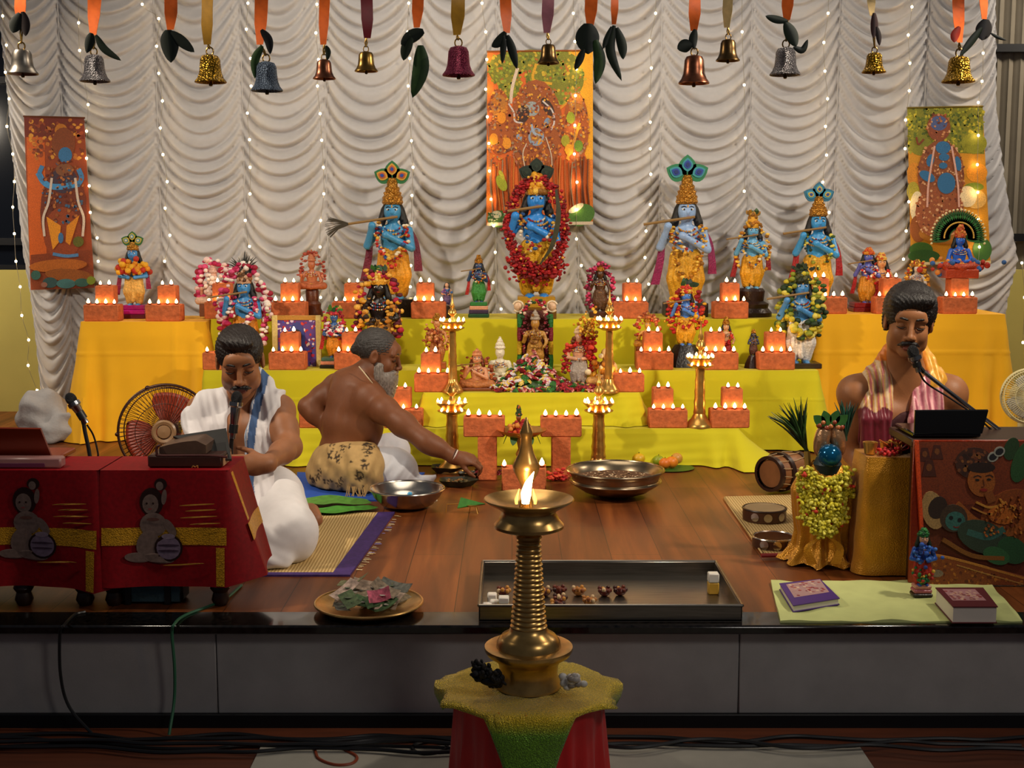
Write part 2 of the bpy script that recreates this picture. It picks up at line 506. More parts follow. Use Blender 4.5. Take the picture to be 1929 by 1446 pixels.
M_BRASS = mat('polished brass', '#c89a4e', 0.3, 0.78, noise=(25, 0.15))
M_BRASSD = mat('old brass', '#c09a5c', 0.28, 0.85, noise=(18, 0.3))
M_STEEL = mat('polished steel', '#b9b4ac', 0.22, 1.0, noise=(12, 0.08))
M_BLACK = mat('black plastic', '#121214', 0.4)
M_BRICK = mat('laterite brick', '#c8693a', 0.9, noise=(45, 0.22), bump=(60, 0.5))
M_CLAY = mat('red clay lamp', '#8a3517', 0.8)
M_FLAME = mat('flame', '#ffb060', 0.5, emit=((1.0, 0.62, 0.22), 26))
M_LEAF = mat('dark green leaf', attr=True, rough=0.45, noise=(40, 0.25))
M_YCLOTH = mat('yellow green cotton', '#cfc40c', 0.85, noise=(5, 0.05), sheen=0.1)
M_OCLOTH = mat('golden yellow cotton', '#ffbe14', 0.85, noise=(5, 0.05), sheen=0.1)
M_WHITE = mat('white cotton', '#dcd8d4', 0.85, noise=(8, 0.05), sheen=0.15)

# ================================================================ SETTING
mb = MB(); mb.box((0, 6.35, -0.01), (10, 4.7, 0.02)); mb.build('floor', M_WOOD, loc=(0, 4, -0.02), kind='structure')
mb = MB(); mb.box((0, 3.98, -0.012), (10, 0.15, 0.03), 0.006); mb.build('trim_1', M_GRANITE, loc=(0, 3.98, -0.03), kind='structure')
mb = MB()
for i in range(6):
    x0 = -5 + i * 1.68 - 0.99 + 0.0; mb.box((x0 + 0.84, 4.0, -0.187), (1.677, 0.10, 0.316), 0.003)
mb.build('wall_front', M_PANEL, loc=(0, 4, -0.35), kind='structure')
HZ = -0.345
xl = gnd(480, 1430, HZ)[0]; xr = gnd(1615, 1400, HZ)[0]
mb = MB(); mb.box((0, 2.2, HZ - 0.01), (12, 4.0, 0.02)); mb.build('floor_hall', M_HALLWOOD, loc=(0, 2.2, HZ - 0.02), kind='structure')
mb = MB()
tw = (xr - xl) / 2
for i in range(2):
    for j in range(3):
        mb.box((xl + tw * (i + 0.5), 3.78 - 0.61 * (j + 0.5), HZ + 0.003), (tw - 0.002, 0.608, 0.006), 0.001)
mb.build('floor_tiles', M_TILE, loc=(0, 3, HZ), kind='structure')

mb = MB(); mb.box((0, 3.94, HZ + 0.02), (10, 0.02, 0.05), 0.003); mb.build('shadow_strip_front', M_DARK, loc=(0, 3.94, HZ), kind='structure')  # black strip standing in for the shadow along the stage foot
YB = 8.1                                     # the curtain's plane
zl = at(30, 508, 8.55)[2]
mb = MB(); mb.box((0, 8.6, zl / 2), (11, 0.10, zl)); mb.build('wall_back', M_YWALL, loc=(0, 8.6, 0), kind='structure')
def corr(u, v):
    x = 1.6 + u * 4; return (x, 8.62 + 0.014 * math.sin(x * 2 * math.pi / 0.075) ** 3, zl + v * 3.2)
mb = MB(); mb.grid(corr, 420, 2); mb.build('wall_back_upper', M_SHEET, loc=(3, 8.62, zl), kind='structure')
mb = MB()
for py in (90, 447):
    z = at(1890, py, 8.55)[2]; mb.box((3.4, 8.57, z), (3.4, 0.05, 0.05))
mb.build('trim_2', M_DARK, loc=(3.4, 8.57, zl), kind='structure')
w = MB(); w.box((-3.6, 8.62, zl + 1.6), (4.4, 0.02, 3.2)); wo = w.build('window_1', M_NIGHT, loc=(-3.6, 8.62, zl), kind='structure')
w = MB()
for py in (150, 455, 506):
    z = at(20, py, 8.55)[2]; w.box((-3.6, 8.58, z), (4.4, 0.05, 0.045))
ORG[wo] = np.array((-3.6, 8.62, zl)); w.build('window_frame', M_DARK, wo)

# ---- swagged curtain
rng = np.random.default_rng(5)
SEAM = [-60, 122, 300, 460, 615, 776, 935, 1090, 1243, 1410, 1573, 1737, 1885]
sx = [at(p, 300, YB)[0] for p in SEAM]
ztop, zbot = at(960, -60, YB)[2], 0.02
edgeL = [(-60, -10), (150, 12), (300, 26), (470, 44), (550, 58), (700, 75), (800, 85)]
edgeR = [(-60, 1874), (200, 1876), (300, 1886), (430, 1906), (490, 1916), (560, 1898), (800, 1870)]
eLz = [at(x, y, YB)[2] for y, x in edgeL][::-1]; eLx = [at(x, y, YB)[0] for y, x in edgeL][::-1]
eRz = [at(x, y, YB)[2] for y, x in edgeR][::-1]; eRx = [at(x, y, YB)[0] for y, x in edgeR][::-1]
nz = 400
zs = np.linspace(zbot, ztop, nz)
us = []; pid = []
for i in range(len(sx) - 1):
    n = 44
    us += list((np.arange(n) / n)); pid += [i] * n
us.append(1.0); pid.append(len(sx) - 2)
us = np.array(us); pid = np.array(pid); s0 = np.array(sx)[pid]; s1 = np.array(sx)[pid + 1]
X = s0 + us * (s1 - s0)
Xg, Zg = np.meshgrid(X, zs); Ug = np.tile(us, (nz, 1)); Pg = np.tile(pid, (nz, 1)).astype(float)
Lx = np.interp(Zg, eLz, eLx); Rx = np.interp(Zg, eRz, eRx)
# first and last panels end at the hanging edges
Xg = np.where(Pg == 0, Lx + Ug * (sx[1] - Lx), Xg); Xg = np.where(Pg == len(sx) - 2, sx[-2] + Ug * (Rx - sx[-2]), Xg)
E = np.abs(2 * Ug - 1)
po = rng.uniform(0, 6, len(sx))[pid][None, :]
sag = (0.20 + 0.035 * np.sin(Zg * 2.1 + po)) * (E ** 1.9) + 0.03 * E ** 6
sag = sag + 0.03 * np.sin(po * 3 + Zg * 1.3) * (2 * Ug - 1)
per = 0.088
ph = (Zg - sag) / per + 0.4 * np.sin(Zg * 4.3 + po * 2) + 0.12 * np.sin(Zg * 9.7 + po * 5 + 2.2 * Ug) + po + 0.10 * np.sin(Ug * 5 + Zg * 5)
fr = ph - np.floor(ph); fid = np.floor(ph)
amp = 0.5 + 0.5 * np.abs(np.sin(fid * 12.9898 + po * 7))
h = np.where(fr < 0.2, np.sin(fr / 0.2 * math.pi / 2), np.cos((fr - 0.2) / 0.8 * math.pi / 2) ** 1.4)
D = -0.042 * amp * h * (1 - 0.45 * E ** 5) - 0.05 * (1 - E ** 2.2) + 0.012 * np.sin(fid * 3 + Ug * 9) * (1 - E ** 2) * 0.3
D = D + 0.007 * np.sin((Zg - sag * 0.8) / per * 4.7 + po * 3) * (1 - E ** 3)
V = np.stack([Xg, YB + D, Zg], -1).reshape(-1, 3)
nx = len(X); ii, jj = np.meshgrid(np.arange(nx - 1), np.arange(nz - 1)); a = (jj * nx + ii).ravel()
Q = np.stack([a, a + 1, a + 1 + nx, a + nx], 1)
T = thing('stage_curtain', 'white satin curtain in gathered swags hung across the whole back of the stage', 'curtain', (0, YB, 0))
V[:, 1] -= YB
link_mesh('swagged_cloth', raw_mesh('swagged_cloth', V, Q), M_CURT, T)
mb = MB()
for x in sx[1:-1]:
    mb = MB(); mb.tube([(x, YB - 0.012, ztop), (x, YB - 0.012, zbot + 0.3)], 0.0055, 6)
    mb.build('seam_cord', M_CURT, T)

# ---- cloth-draped steps
def drape(name, label, x0, x1, y0, y1, zt, zb, m, amp=0.012, flare=0.03, seed=0, creases=(), corner=0.03, cl=1.0, cat='cloth', wav=9.0, skirt=None):
    r = random.Random(seed); per = []
    def side(ax, ay, bx, by, n, nx_, ny_):
        for i in range(n): per.append((ax + (bx - ax) * i / n, ay + (by - ay) * i / n, nx_, ny_))
    rr = 0.02; nxs = max(20, int((x1 - x0) / 0.018)); nys = max(8, int((y1 - y0) / 0.04))
    def crn(cx, cy, a0):
        for i in range(6):
            a = a0 + math.pi / 2 * (i / 6); per.append((cx + rr * math.cos(a), cy + rr * math.sin(a), math.cos(a), math.sin(a)))
    side(x0 + rr, y0, x1 - rr, y0, nxs, 0, -1); crn(x1 - rr, y0 + rr, -math.pi / 2)
    side(x1, y0 + rr, x1, y1 - rr, nys, 1, 0); crn(x1 - rr, y1 - rr, 0)
    side(x1 - rr, y1, x0 + rr, y1, nxs // 3, 0, 1); crn(x0 + rr, y1 - rr, math.pi / 2)
    side(x0, y1 - rr, x0, y0 + rr, nys, -1, 0); crn(x0 + rr, y0 + rr, math.pi)
    n = len(per); rows = 64
    ph = [r.uniform(0, 6.28) for _ in range(6)]
    v = []; f = []
    for j in range(rows):
        t = j / (rows - 1)
        for (x, y, ax, ay) in per:
            s_ = x * 1.0 + y * 1.7
            wv = math.sin(s_ * wav + ph[0]) * 0.5 + math.sin(s_ * wav * 2.3 + ph[1] + 1.5 * t) * 0.35 + math.sin(s_ * wav * 0.43 + ph[2]) * 0.5
            dc = min(abs(x - x0) + abs(y - y0), abs(x - x1) + abs(y - y0))
            cf = math.exp(-(dc / 0.16) ** 2) * corner * (cl if x < (x0 + x1) / 2 else 1.0) * (1 + 0.6 * math.sin(dc * 45 + ph[3]))
            off = t ** 1.3 * (flare + cf + amp * wv) - 0.006 * (1 - min(1, t * 8))
            for (kind, pos) in creases:
                dd = (t - pos) if kind == 'h' else (x - pos)
                w_ = 0.007 if kind == 'h' else 0.009
                off += (0.004 if kind == 'h' else 0.006) * math.exp(-(dd / w_) ** 2)
            off += 0.004 * t * math.sin(s_ * 14 + 9 * t + ph[4]) * math.sin(s_ * 5 - 13 * t + ph[5])
            z = zt - (zt - zb) * (t if j else 0)
            if ay > 0.5: off = min(off, 0.004)
            v.append((x + ax * off, y + ay * off, z))
    for j in range(rows - 1):
        for i in range(n):
            k = (i + 1) % n; f.append((j * n + k, j * n + i, (j + 1) * n + i, (j + 1) * n + k))
    f.append([i for i in range(n)]); f.append([(rows - 1) * n + i for i in range(n)][::-1])
    mb = MB(); mb.add(v, f)
    return mb.build(name, m, loc=((x0 + x1) / 2, (y0 + y1) / 2, zb), label=label, cat=cat, ang=55)
Y1, Y2, Y3, Y4 = 7.45, 7.05, 6.76, 6.63
Z1 = at(960, 601, Y1)[2]; Z2 = at(960, 698, Y2)[2]; Z3 = at(960, 740, Y3)[2]; Z4 = at(960, 808, Y4)[2]
Y5 = 7.40; Z5 = at(260, 606, Y5)[2]; Y6 = 7.40; Z6 = at(1730, 592, Y6)[2]
drape('altar_cloth', 'yellow-green cloth over the topmost step, right below the swagged curtain', at(389, 606, Y5)[0] + 0.004, at(1546, 592, Y6)[0] - 0.004, Y1, 7.92, Z1, 0.01, M_YCLOTH, 0.006, 0.01, 1, corner=0.0)
drape('altar_cloth', 'yellow-green cloth over the wide step below the topmost one', at(380, 700, Y2)[0], at(1545, 700, Y2)[0], Y2, Y1 - 0.06, Z2, 0.01, M_YCLOTH, 0.006, 0.012, 2, creases=(('h', 0.36), ('v', at(1435, 750, Y2)[0]), ('v', at(640, 750, Y2)[0])), corner=0.07, cl=0.3)
drape('altar_cloth', 'yellow-green cloth over the short middle step under the flower heap', at(795, 740, Y3)[0], at(1207, 740, Y3)[0], Y3, Y2 - 0.022, Z3, Z4 + 0.004, M_YCLOTH, 0.012, 0.035, 3, creases=(('v', at(1045, 760, Y3)[0]),), corner=0.05, wav=6)
drape('altar_cloth', 'yellow-green cloth over the lowest step, its hem on the wooden floor', at(558, 810, Y4)[0], at(1395, 810, Y4)[0], Y4, Y2 - 0.024, Z4, 0.006, M_YCLOTH, 0.016, 0.05, 4, creases=(('v', at(850, 850, Y4)[0]),), corner=0.12, cl=0.1, wav=10)
drape('table_cloth', 'golden yellow cloth draped over the side table beside the brown fan', at(148, 606, Y5)[0], at(389, 606, Y5)[0], Y5, 7.9, Z5, 0.006, M_OCLOTH, 0.02, 0.04, 5, creases=(('h', 0.27), ('v', at(330, 700, Y5)[0])), corner=0.10, wav=7)
drape('table_cloth', 'golden yellow cloth over the side table behind the orange-shawled singer', at(1546, 592, Y6)[0], at(1898, 592, Y6)[0], Y6, 7.9, Z6, 0.006, M_OCLOTH, 0.016, 0.04, 6, creases=(('h', 0.30), ('v', at(1640, 700, Y6)[0]), ('v', at(1850, 700, Y6)[0])), corner=0.07, wav=7)

# ================================================================ BRICKS AND CLAY LAMPS
BW, BD, BH = 0.205, 0.105, 0.098
ORD = ['first', 'second', 'third', 'fourth', 'fifth', 'sixth']
def brick_mesh(w, d, h, seed):
    r = random.Random(seed); mb = MB(); mb.box((0, 0, h / 2), (w, d, h), 0.006)
    o = mb.build('brick', M_BRICK); me = o.data; bpy.data.objects.remove(o); return me
ME_BRICK = brick_mesh(BW, BD, BH, 1); ME_HALF = brick_mesh(0.105, BD, 0.108, 2)
_d = MB(); _d.lathe([(0.006, 0), (0.012, 0.003), (0.017, 0.009), (0.0155, 0.0095), (0.010, 0.005), (0.0, 0.004)], seg=14)
DIYA = _d.build('clay_lamp', M_CLAY)
_d = MB(); _d.lathe([(0.0, 0.006), (0.0085, 0.011), (0.0105, 0.017), (0.0075, 0.026), (0.003, 0.034), (0.0, 0.039)], seg=10)
_d.build('flame', M_FLAME, DIYA)
DIYA_USED = [False]; drng = random.Random(11)
def diya(p, label, group, s=1.0):
    o = copy_tree(DIYA) if DIYA_USED[0] else DIYA
    DIYA_USED[0] = True
    o.location = [float(a) for a in p]; s *= drng.uniform(0.72, 0.95)
    o.scale = (s, s, s); o.rotation_euler = (0, 0, drng.uniform(0, 6))
    tag(o, label, 'oil lamp', group)
def place_brick(me, p, rz, label, name='brick'):
    o = bpy.data.objects.new(name, me); COL.objects.link(o); o.location = [float(a) for a in p]; o.rotation_euler = (0, 0, rz)
    return tag(o, label, 'brick', 'laterite bricks under the clay lamps')
def lamp_row(p0, p1, n, label, skip=()):
    for i in range(n):
        if i in skip: continue
        t = (i + 0.5) / n; q = np.array(p0) * (1 - t) + np.array(p1) * t
        q[1] += drng.uniform(-0.006, 0.006)
        diya(q, label.replace('#', ORD[i]), 'clay lamps burning on the bricks')
TIER = {1: (Y1, Z1), 2: (Y2, Z2), 3: (Y3, Z3), 4: (Y4, Z4), 5: (Y5, Z5), 6: (Y6, Z6)}
def stack(px0, px1, tier, tx, desc, n=4, top=2, dy=0.0, skip=()):
    """a lying brick spanning px0..px1 with a half brick at tx, clay lamps along both front edges"""
    Yf, z = TIER[tier]; Y = Yf + 0.03 + BD / 2 + dy; x = xat((px0 + px1) / 2, Y - BD / 2, z)
    place_brick(ME_BRICK, (x, Y, z), drng.uniform(-0.03, 0.03), 'brick lying ' + desc)
    lamp_row((x - BW / 2, Y - BD / 2 + 0.019, z + BH), (x + BW / 2, Y - BD / 2 + 0.019, z + BH), n, '# lit lamp from left, lower brick ' + desc, skip)
    if tx:
        x2 = xat(tx, Y, z + BH)
        place_brick(ME_HALF, (x2, Y + 0.036, z + BH), drng.uniform(-0.04, 0.04), 'half brick standing on the brick ' + desc)
        zt = z + BH + 0.108
        lamp_row((x2 - 0.05, Y + 0.005, zt), (x2 + 0.05, Y + 0.005, zt), top, '# lit lamp from left, half brick ' + desc)
stack(156, 225, 5, 198, 'nearest the dark orange banner')
stack(273, 341, 5, 315, 'right of the star-crowned statue')
stack(384, 452, 1, 418, 'before the pink and white garlanded statue')
stack(510, 577, 1, 546, 'above the framed picture')
stack(625, 690, 1, 666, 'left of the black-faced statue')
stack(776, 838, 1, 801, 'beside the tiny figurine')
stack(1156, 1222, 1, 1191, 'right of the dark bronze figure')
stack(1344, 1410, 1, 1376, 'beside the golden-leaf-crowned statue')
stack(1534, 1592, 6, 1543, 'before the blue-crested flute statue', dy=0.0)
stack(1648, 1716, 6, 1679, 'beside the red and blue couple')
stack(1773, 1843, 6, 1806, 'under the statue with the green halo', top=3)
stack(384, 448, 2, None, 'behind the singer in the white shawl', n=4)
stack(504, 577, 2, 546, 'in front of the framed picture')
stack(630, 698, 2, 662, 'behind the bearded priest')
stack(1200, 1268, 2, 1230, 'before the small gilded figure')
stack(1325, 1388, 2, 1347, 'behind the tall brass lamp')
stack(1428, 1498, 2, 1461, 'beside the statue in a white skirt')
stack(782, 850, 3, 812, 'before the dancing terracotta statue')
stack(1143, 1213, 3, None, 'at the end of the short middle step')
stack(728, 792, 4, 755, 'beside the reaching arm of the priest', n=3)
stack(1220, 1298, 4, 1249, 'left of the lowest-step brass lamp')
stack(1338, 1413, 4, 1380, 'at the end of the lowest step')
stack(560, 640, 4, None, 'behind the elbow of the bearded priest', n=2)
# the pair of T-shaped brick piers on the floor
for (vx, hx, d, yb) in ((918, 912, 'left', 905), (1057, 1057, 'right', 900)):
    p = gnd(vx, yb)
    mb = MB(); mb.box((0, 0, 0.10), (0.098, 0.105, 0.2), 0.005)
    h1 = at(vx, 823, p[1])[2]
    mb = MB(); mb.box((0, 0, h1 / 2), (mpx(36, p[1], 860), 0.105, h1), 0.005)
    o = mb.build('brick', M_BRICK); o.location = (p[0], p[1] + 0.05, 0)
    tag(o, 'laterite brick standing upright as the stem of the %s T-shaped pier' % d, 'brick', 'laterite bricks under the clay lamps')
    x = xat(hx, p[1], h1)
    place_brick(ME_BRICK, (x, p[1] + 0.05, h1), 0, 'laterite brick laid across the top of the %s T-shaped pier' % d)
    for i in range(4):
        diya((x - 0.078 + 0.052 * i, p[1] + 0.03, h1 + BH), 'burning clay lamp, %s from the left on top of the %s T-shaped pier' % (ORD[i], d), 'clay lamps burning on the bricks', 1.15)
p = gnd(987, 925)
mb = MB(); hh = at(987, 882, p[1])[2]; mb.box((0, 0, hh / 2), (mpx(84, p[1], 900), 0.1, hh), 0.005); o = mb.build('brick', M_BRICK); o.location = (p[0], p[1] + 0.05, 0)
tag(o, 'low laterite brick on the floor between the T-shaped piers', 'brick', 'laterite bricks under the clay lamps')
for i, px in enumerate((950, 1021)):
    diya((xat(px, p[1], hh), p[1] + 0.03, hh), 'burning clay lamp at the %s end of the low brick between the piers' % ('left', 'right')[i], 'clay lamps burning on the bricks', 1.3)

# ================================================================ STATUES
PAL_RED = ['#a80f12', '#c41a1a', '#8d0b10', '#d8432a']
PAL_PINK = ['#b3184f', '#d64a7a', '#e9c9c4', '#9a1030', '#efe3d8']
PAL_GOLD = ['#d99a1c', '#b87414', '#efc24a', '#8a5a14']
PAL_MIX = ['#c8321c', '#e0a51e', '#2f7d2c', '#e8ddc2', '#b31640']
PAL_YG = ['#c9b52a', '#3a5a1c', '#8a8f22', '#1e3314', '#e0cf5a']
PAL_BEAD = ['#e8dcc0', '#c98a2a', '#a02018', '#2d5c9a', '#e0b040']
PAL_TERRA = ['#a8562c', '#c9743c', '#8a3d1c', '#e0a068']
M_BLOB = mat('flower petals', attr=True, rough=0.7, noise=(200, 0.2))
M_SPECK = mat('sequinned cloth', attr=True, rough=0.55, metal=0.05, noise=(90, 0.22), vor=(110, 0.3))
def blobs(mb, curve, n, r, pal, rnd, jit=0.6, sub=1):
    C = spline(curve, 10); L = [0]
    for a, b in zip(C[:-1], C[1:]): L.append(L[-1] + np.linalg.norm(b - a))
    C = np.array(C); L = np.array(L)
    for i in range(n):
        t = rnd.uniform(0, L[-1]); p = np.array([np.interp(t, L, C[:, k]) for k in range(3)])
        p = p + np.array([rnd.gauss(0, 1), rnd.gauss(0, 0.6), rnd.gauss(0, 1)]) * r * jit
        q = r * rnd.uniform(0.6, 1.1)
        mb.ball(p, (q * rnd.uniform(0.8, 1.2), q, q * rnd.uniform(0.6, 1)), rnd.choice(pal), sub)
def leaf_outline(w, h, n=8, k=0.55):
    L = [(w * math.sin(math.pi * min(1, (i / n)) ** 0.8) ** 0.9, h * i / n) for i in range(n + 1)]
    return [(-a, b) for a, b in L[1:-1]][::-1] + [(0, 0)] + [(a, b) for a, b in L[1:-1]] + [(0, h)]
def leaf_c(w, h, n=7):
    up = [(w * (math.sin(math.pi * i / n) ** 0.8) * (1 - 0.25 * i / n), h * i / n) for i in range(1, n)]
    return [(0, 0)] + up + [(0, h)] + [(-a, b) for a, b in reversed(up)]
def figure(root, S, off, pose, skin, cloth, arms, rnd, res, hair='#0d0a0a', sash=None, flute=True, chest=None, eyes=True, face=None, fl=-0.42):
    """body, garment, hair, eyes of one figure; S scale, off = feet position; unit height 1 feet to crown of head"""
    off = np.array(off, float); sit = pose == 'sit'; dz = -0.36 if sit else 0.0
    U = lambda x, y, z: off + S * np.array((x, y, z + (dz if z > 0.4 or sit else 0)))
    h = S * res; lo = off + S * np.array((-0.48, -0.32, -0.02)); hi = off + S * np.array((0.48, 0.26, 1.03 + dz))
    b = SDF(lo, hi, h); k = 0.03 * S; E = lambda c, r, **kw: b.ell(U(*c), np.array(r) * S, k=kw.pop('k', k), **kw)
    E((0, 0, 0.61), (0.125, 0.08, 0.15)); E((0, 0, 0.48), (0.10, 0.08, 0.10)); E((0, 0, 0.71), (0.165, 0.06, 0.05))
    b.cap(U(0, 0, 0.72), U(0, -0.01, 0.82), 0.05 * S, 0.045 * S, k)
    E((0, -0.015, 0.893), (0.086, 0.080, 0.104), col=face); E((0, -0.035, 0.855), (0.068, 0.057, 0.058), col=face)
    b.cap(U(0, -0.09, 0.905), U(0, -0.107, 0.875), 0.009 * S, 0.014 * S, 0.01 * S, col=face)
    def arm(s, e, w):
        b.chain([U(*s), U(*e), U(*w)], [0.046 * S, 0.038 * S, 0.03 * S], 0.015 * S); b.ell(U(*w), np.array((0.04, 0.032, 0.04)) * S, k=0.012 * S)
    if arms == 'flute':
        arm((-0.155, 0, 0.70), (-0.25, -0.05, 0.55), (-0.19, -0.15, 0.75)); arm((0.155, 0, 0.70), (0.19, -0.09, 0.53), (-0.055, -0.16, 0.66))
    elif arms == 'bless':
        arm((-0.155, 0, 0.70), (-0.22, -0.05, 0.53), (-0.20, -0.15, 0.66)); arm((0.155, 0, 0.70), (0.22, -0.06, 0.53), (0.17, -0.14, 0.44))
    else:
        arm((-0.155, 0, 0.70), (-0.22, -0.04, 0.52), (-0.06, -0.15, 0.50)); arm((0.155, 0, 0.70), (0.22, -0.04, 0.52), (0.06, -0.15, 0.50))
    if not sit:
        b.ell(U(-0.06, -0.06, 0.03), np.array((0.045, 0.08, 0.03)) * S, k=0.01 * S); b.ell(U(0.07, -0.05, 0.03), np.array((0.045, 0.08, 0.03)) * S, k=0.01 * S)
        b.cap(U(-0.06, 0, 0.03), U(-0.07, 0, 0.2), 0.035 * S, k=0.01 * S); b.cap(U(0.06, 0, 0.03), U(0.07, 0, 0.2), 0.035 * S, k=0.01 * S)
    b.build('body', M_GLOSS, root, default=skin)
    g = SDF(lo, hi, h)
    if sit:
        for s in (-1, 1):
            g.chain([U(0.08 * s, 0, 0.43), U(0.27 * s, -0.10, 0.42), U(-0.03 * s, -0.20, 0.40)], [0.1 * S, 0.075 * S, 0.05 * S], 0.03 * S)
        g.ell(U(0, 0.02, 0.45), np.array((0.16, 0.12, 0.09)) * S, k=0.03 * S)
    else:
        for s in (-1, 1):
            g.chain([U(0.05 * s, 0, 0.46), U(0.085 * s, -0.025, 0.26), U(0.075 * s, 0.0, 0.09)], [0.095 * S, 0.09 * S, 0.065 * S], 0.02 * S)
        g.ell(U(0, 0, 0.44), np.array((0.135, 0.1, 0.07)) * S, k=0.03 * S)
        g.cap(U(0, -0.09, 0.44), U(0, -0.085, 0.1), 0.02 * S, 0.035 * S, 0.015 * S)
    def fold(V):
        d = V - off; a = np.arctan2(d[:, 0], -d[:, 1]); q = 1 + 0.05 * np.sin(a * 16 + d[:, 2] / S * 6)
        V = V.copy(); V[:, 0] = off[0] + d[:, 0] * q; V[:, 1] = off[1] + d[:, 1] * q; return V
    g.build('garment', M_SPECK, root, default=cloth, disp=None if sit else fold)
    if hair:
        q = SDF(lo, hi, h); q.ell(U(0, 0.03, 0.90), np.array((0.106, 0.085, 0.118)) * S, k=k)
        for s in (-1, 1): q.chain([U(0.085 * s, 0.01, 0.90), U(0.115 * s, 0.0, 0.78), U(0.135 * s, 0.0, 0.68)], [0.035 * S, 0.04 * S, 0.025 * S], 0.02 * S)
        q.ell(U(0, -0.10, 0.885), np.array((0.074, 0.09, 0.092)) * S, k=0.01 * S, op='-')
        q.build('hair', M_ATTR, root, default=hair)
    if eyes:
        m = MB()
        for s in (-1, 1):
            m.ball(U(0.034 * s, -0.083, 0.905), np.array((0.021, 0.008, 0.011)) * S, '#e9e6dc', 2)
            m.ball(U(0.034 * s, -0.0895, 0.904), np.array((0.009, 0.005, 0.0095)) * S, '#0a0a0c', 1)
            m.tube([U(0.012 * s, -0.089, 0.925), U(0.035 * s, -0.088, 0.934), U(0.06 * s, -0.072, 0.925)], 0.0045 * S, 5, '#120c0c')
        m.build('eyes', M_ATTR, root)
        m = MB(); m.ball(U(0, -0.091, 0.848), np.array((0.022, 0.006, 0.007)) * S, '#b0201c', 2); m.build('lips', M_ATTR, root)
        m = MB(); m.ball(U(0, -0.09, 0.935), np.array((0.006, 0.006, 0.017)) * S, '#e8a020', 1); m.build('forehead_mark', M_ATTR, root)
    m = MB()
    for (zc_, rx, n) in ((0.77, 0.075, 12), (0.735, 0.10, 16), (0.70, 0.12, 18)):
        pts = [U(rx * math.sin(a), -0.035 - 0.065 * math.cos(a), zc_ - 0.045 * (1 + math.cos(a)) * 0.8) for a in arc(n, -1.9, 1.9)]
        for p in pts: m.ball(p, 0.0105 * S, rnd.choice(PAL_BEAD), 1)
    for zz in (0.465, 0.445):
        m.tube([U(0.125 * math.sin(a), -0.09 * math.cos(a), zz) for a in arc(24, 0, 2 * math.pi * 23 / 24)], 0.012 * S, 6, '#c08a2c', closed=True)
    m.build('jewellery', M_SPECK, root)
    if sash:
        m = MB()
        for s in (-1, 1):
            c = spline([U(0.15 * s, 0.02, 0.74), U(0.22 * s, 0.0, 0.60), U(0.245 * s, -0.02, 0.42), U((0.25 if s > 0 else 0.29) * s, -0.01, 0.2 if s < 0 else 0.3)], 6)
            m.strip(c, [S * (0.022 + 0.02 * i / len(c)) for i in range(len(c))], (1, 0.25, 0), 0.014 * S, sash)
        m.build('sash', M_SPECK, root)
    if flute and arms == 'flute':
        m = MB(); m.tube([U(0.06, -0.135, 0.835), U(fl, -0.165, 0.835 - (0.06 - fl) * 0.145)], 0.0125 * S, 8, '#8a6a38'); m.build('flute', M_ATTR, root)
    return U
def crown_of(root, U, S, kind, ch, cols, z0=0.955, rnd=None):
    m = MB()
    if kind == 'tall':
        pr = [(0.088, 0), (0.102, 0.02), (0.092, 0.05), (0.098, 0.07), (0.080, 0.09), (0.086, ch * 0.45), (0.066, ch * 0.5), (0.070, ch * 0.62), (0.05, ch * 0.7), (0.052, ch * 0.85), (0.035, ch), (0.0, ch)]
        m.lathe([(r * S, z * S) for r, z in pr], U(0, -0.005, z0), 20, None if cols[0] == 'gold' else cols[0], rip=(10, 0.05))
    elif kind == 'flowers':
        for i in range(46):
            a = rnd.uniform(0, 6.28); q = rnd.random(); rr = 0.1 * (1 - 0.75 * q)
            m.ball(U(rr * math.cos(a), -0.01 + rr * 0.85 * math.sin(a), z0 + ch * q), 0.03 * S, rnd.choice(cols), 1)
        m.lathe([(0.09 * S, -0.02 * S), (0.095 * S, 0.02 * S), (0.03 * S, ch * S), (0, ch * S)], U(0, -0.005, z0), 14, cols[0])
    elif kind == 'cone':
        m.lathe([(r * S, z * S) for r, z in ((0.09, 0), (0.1, 0.02), (0.08, 0.06), (0.085, 0.08), (0.05, ch * 0.6), (0.055, ch * 0.65), (0.02, ch * 0.9), (0.025, ch * 0.95), (0, ch))], U(0, -0.005, z0), 18, cols[0])
    return m.build('crown', M_GOLDORN if kind == 'tall' and cols[0] == 'gold' else M_SPECK, root)
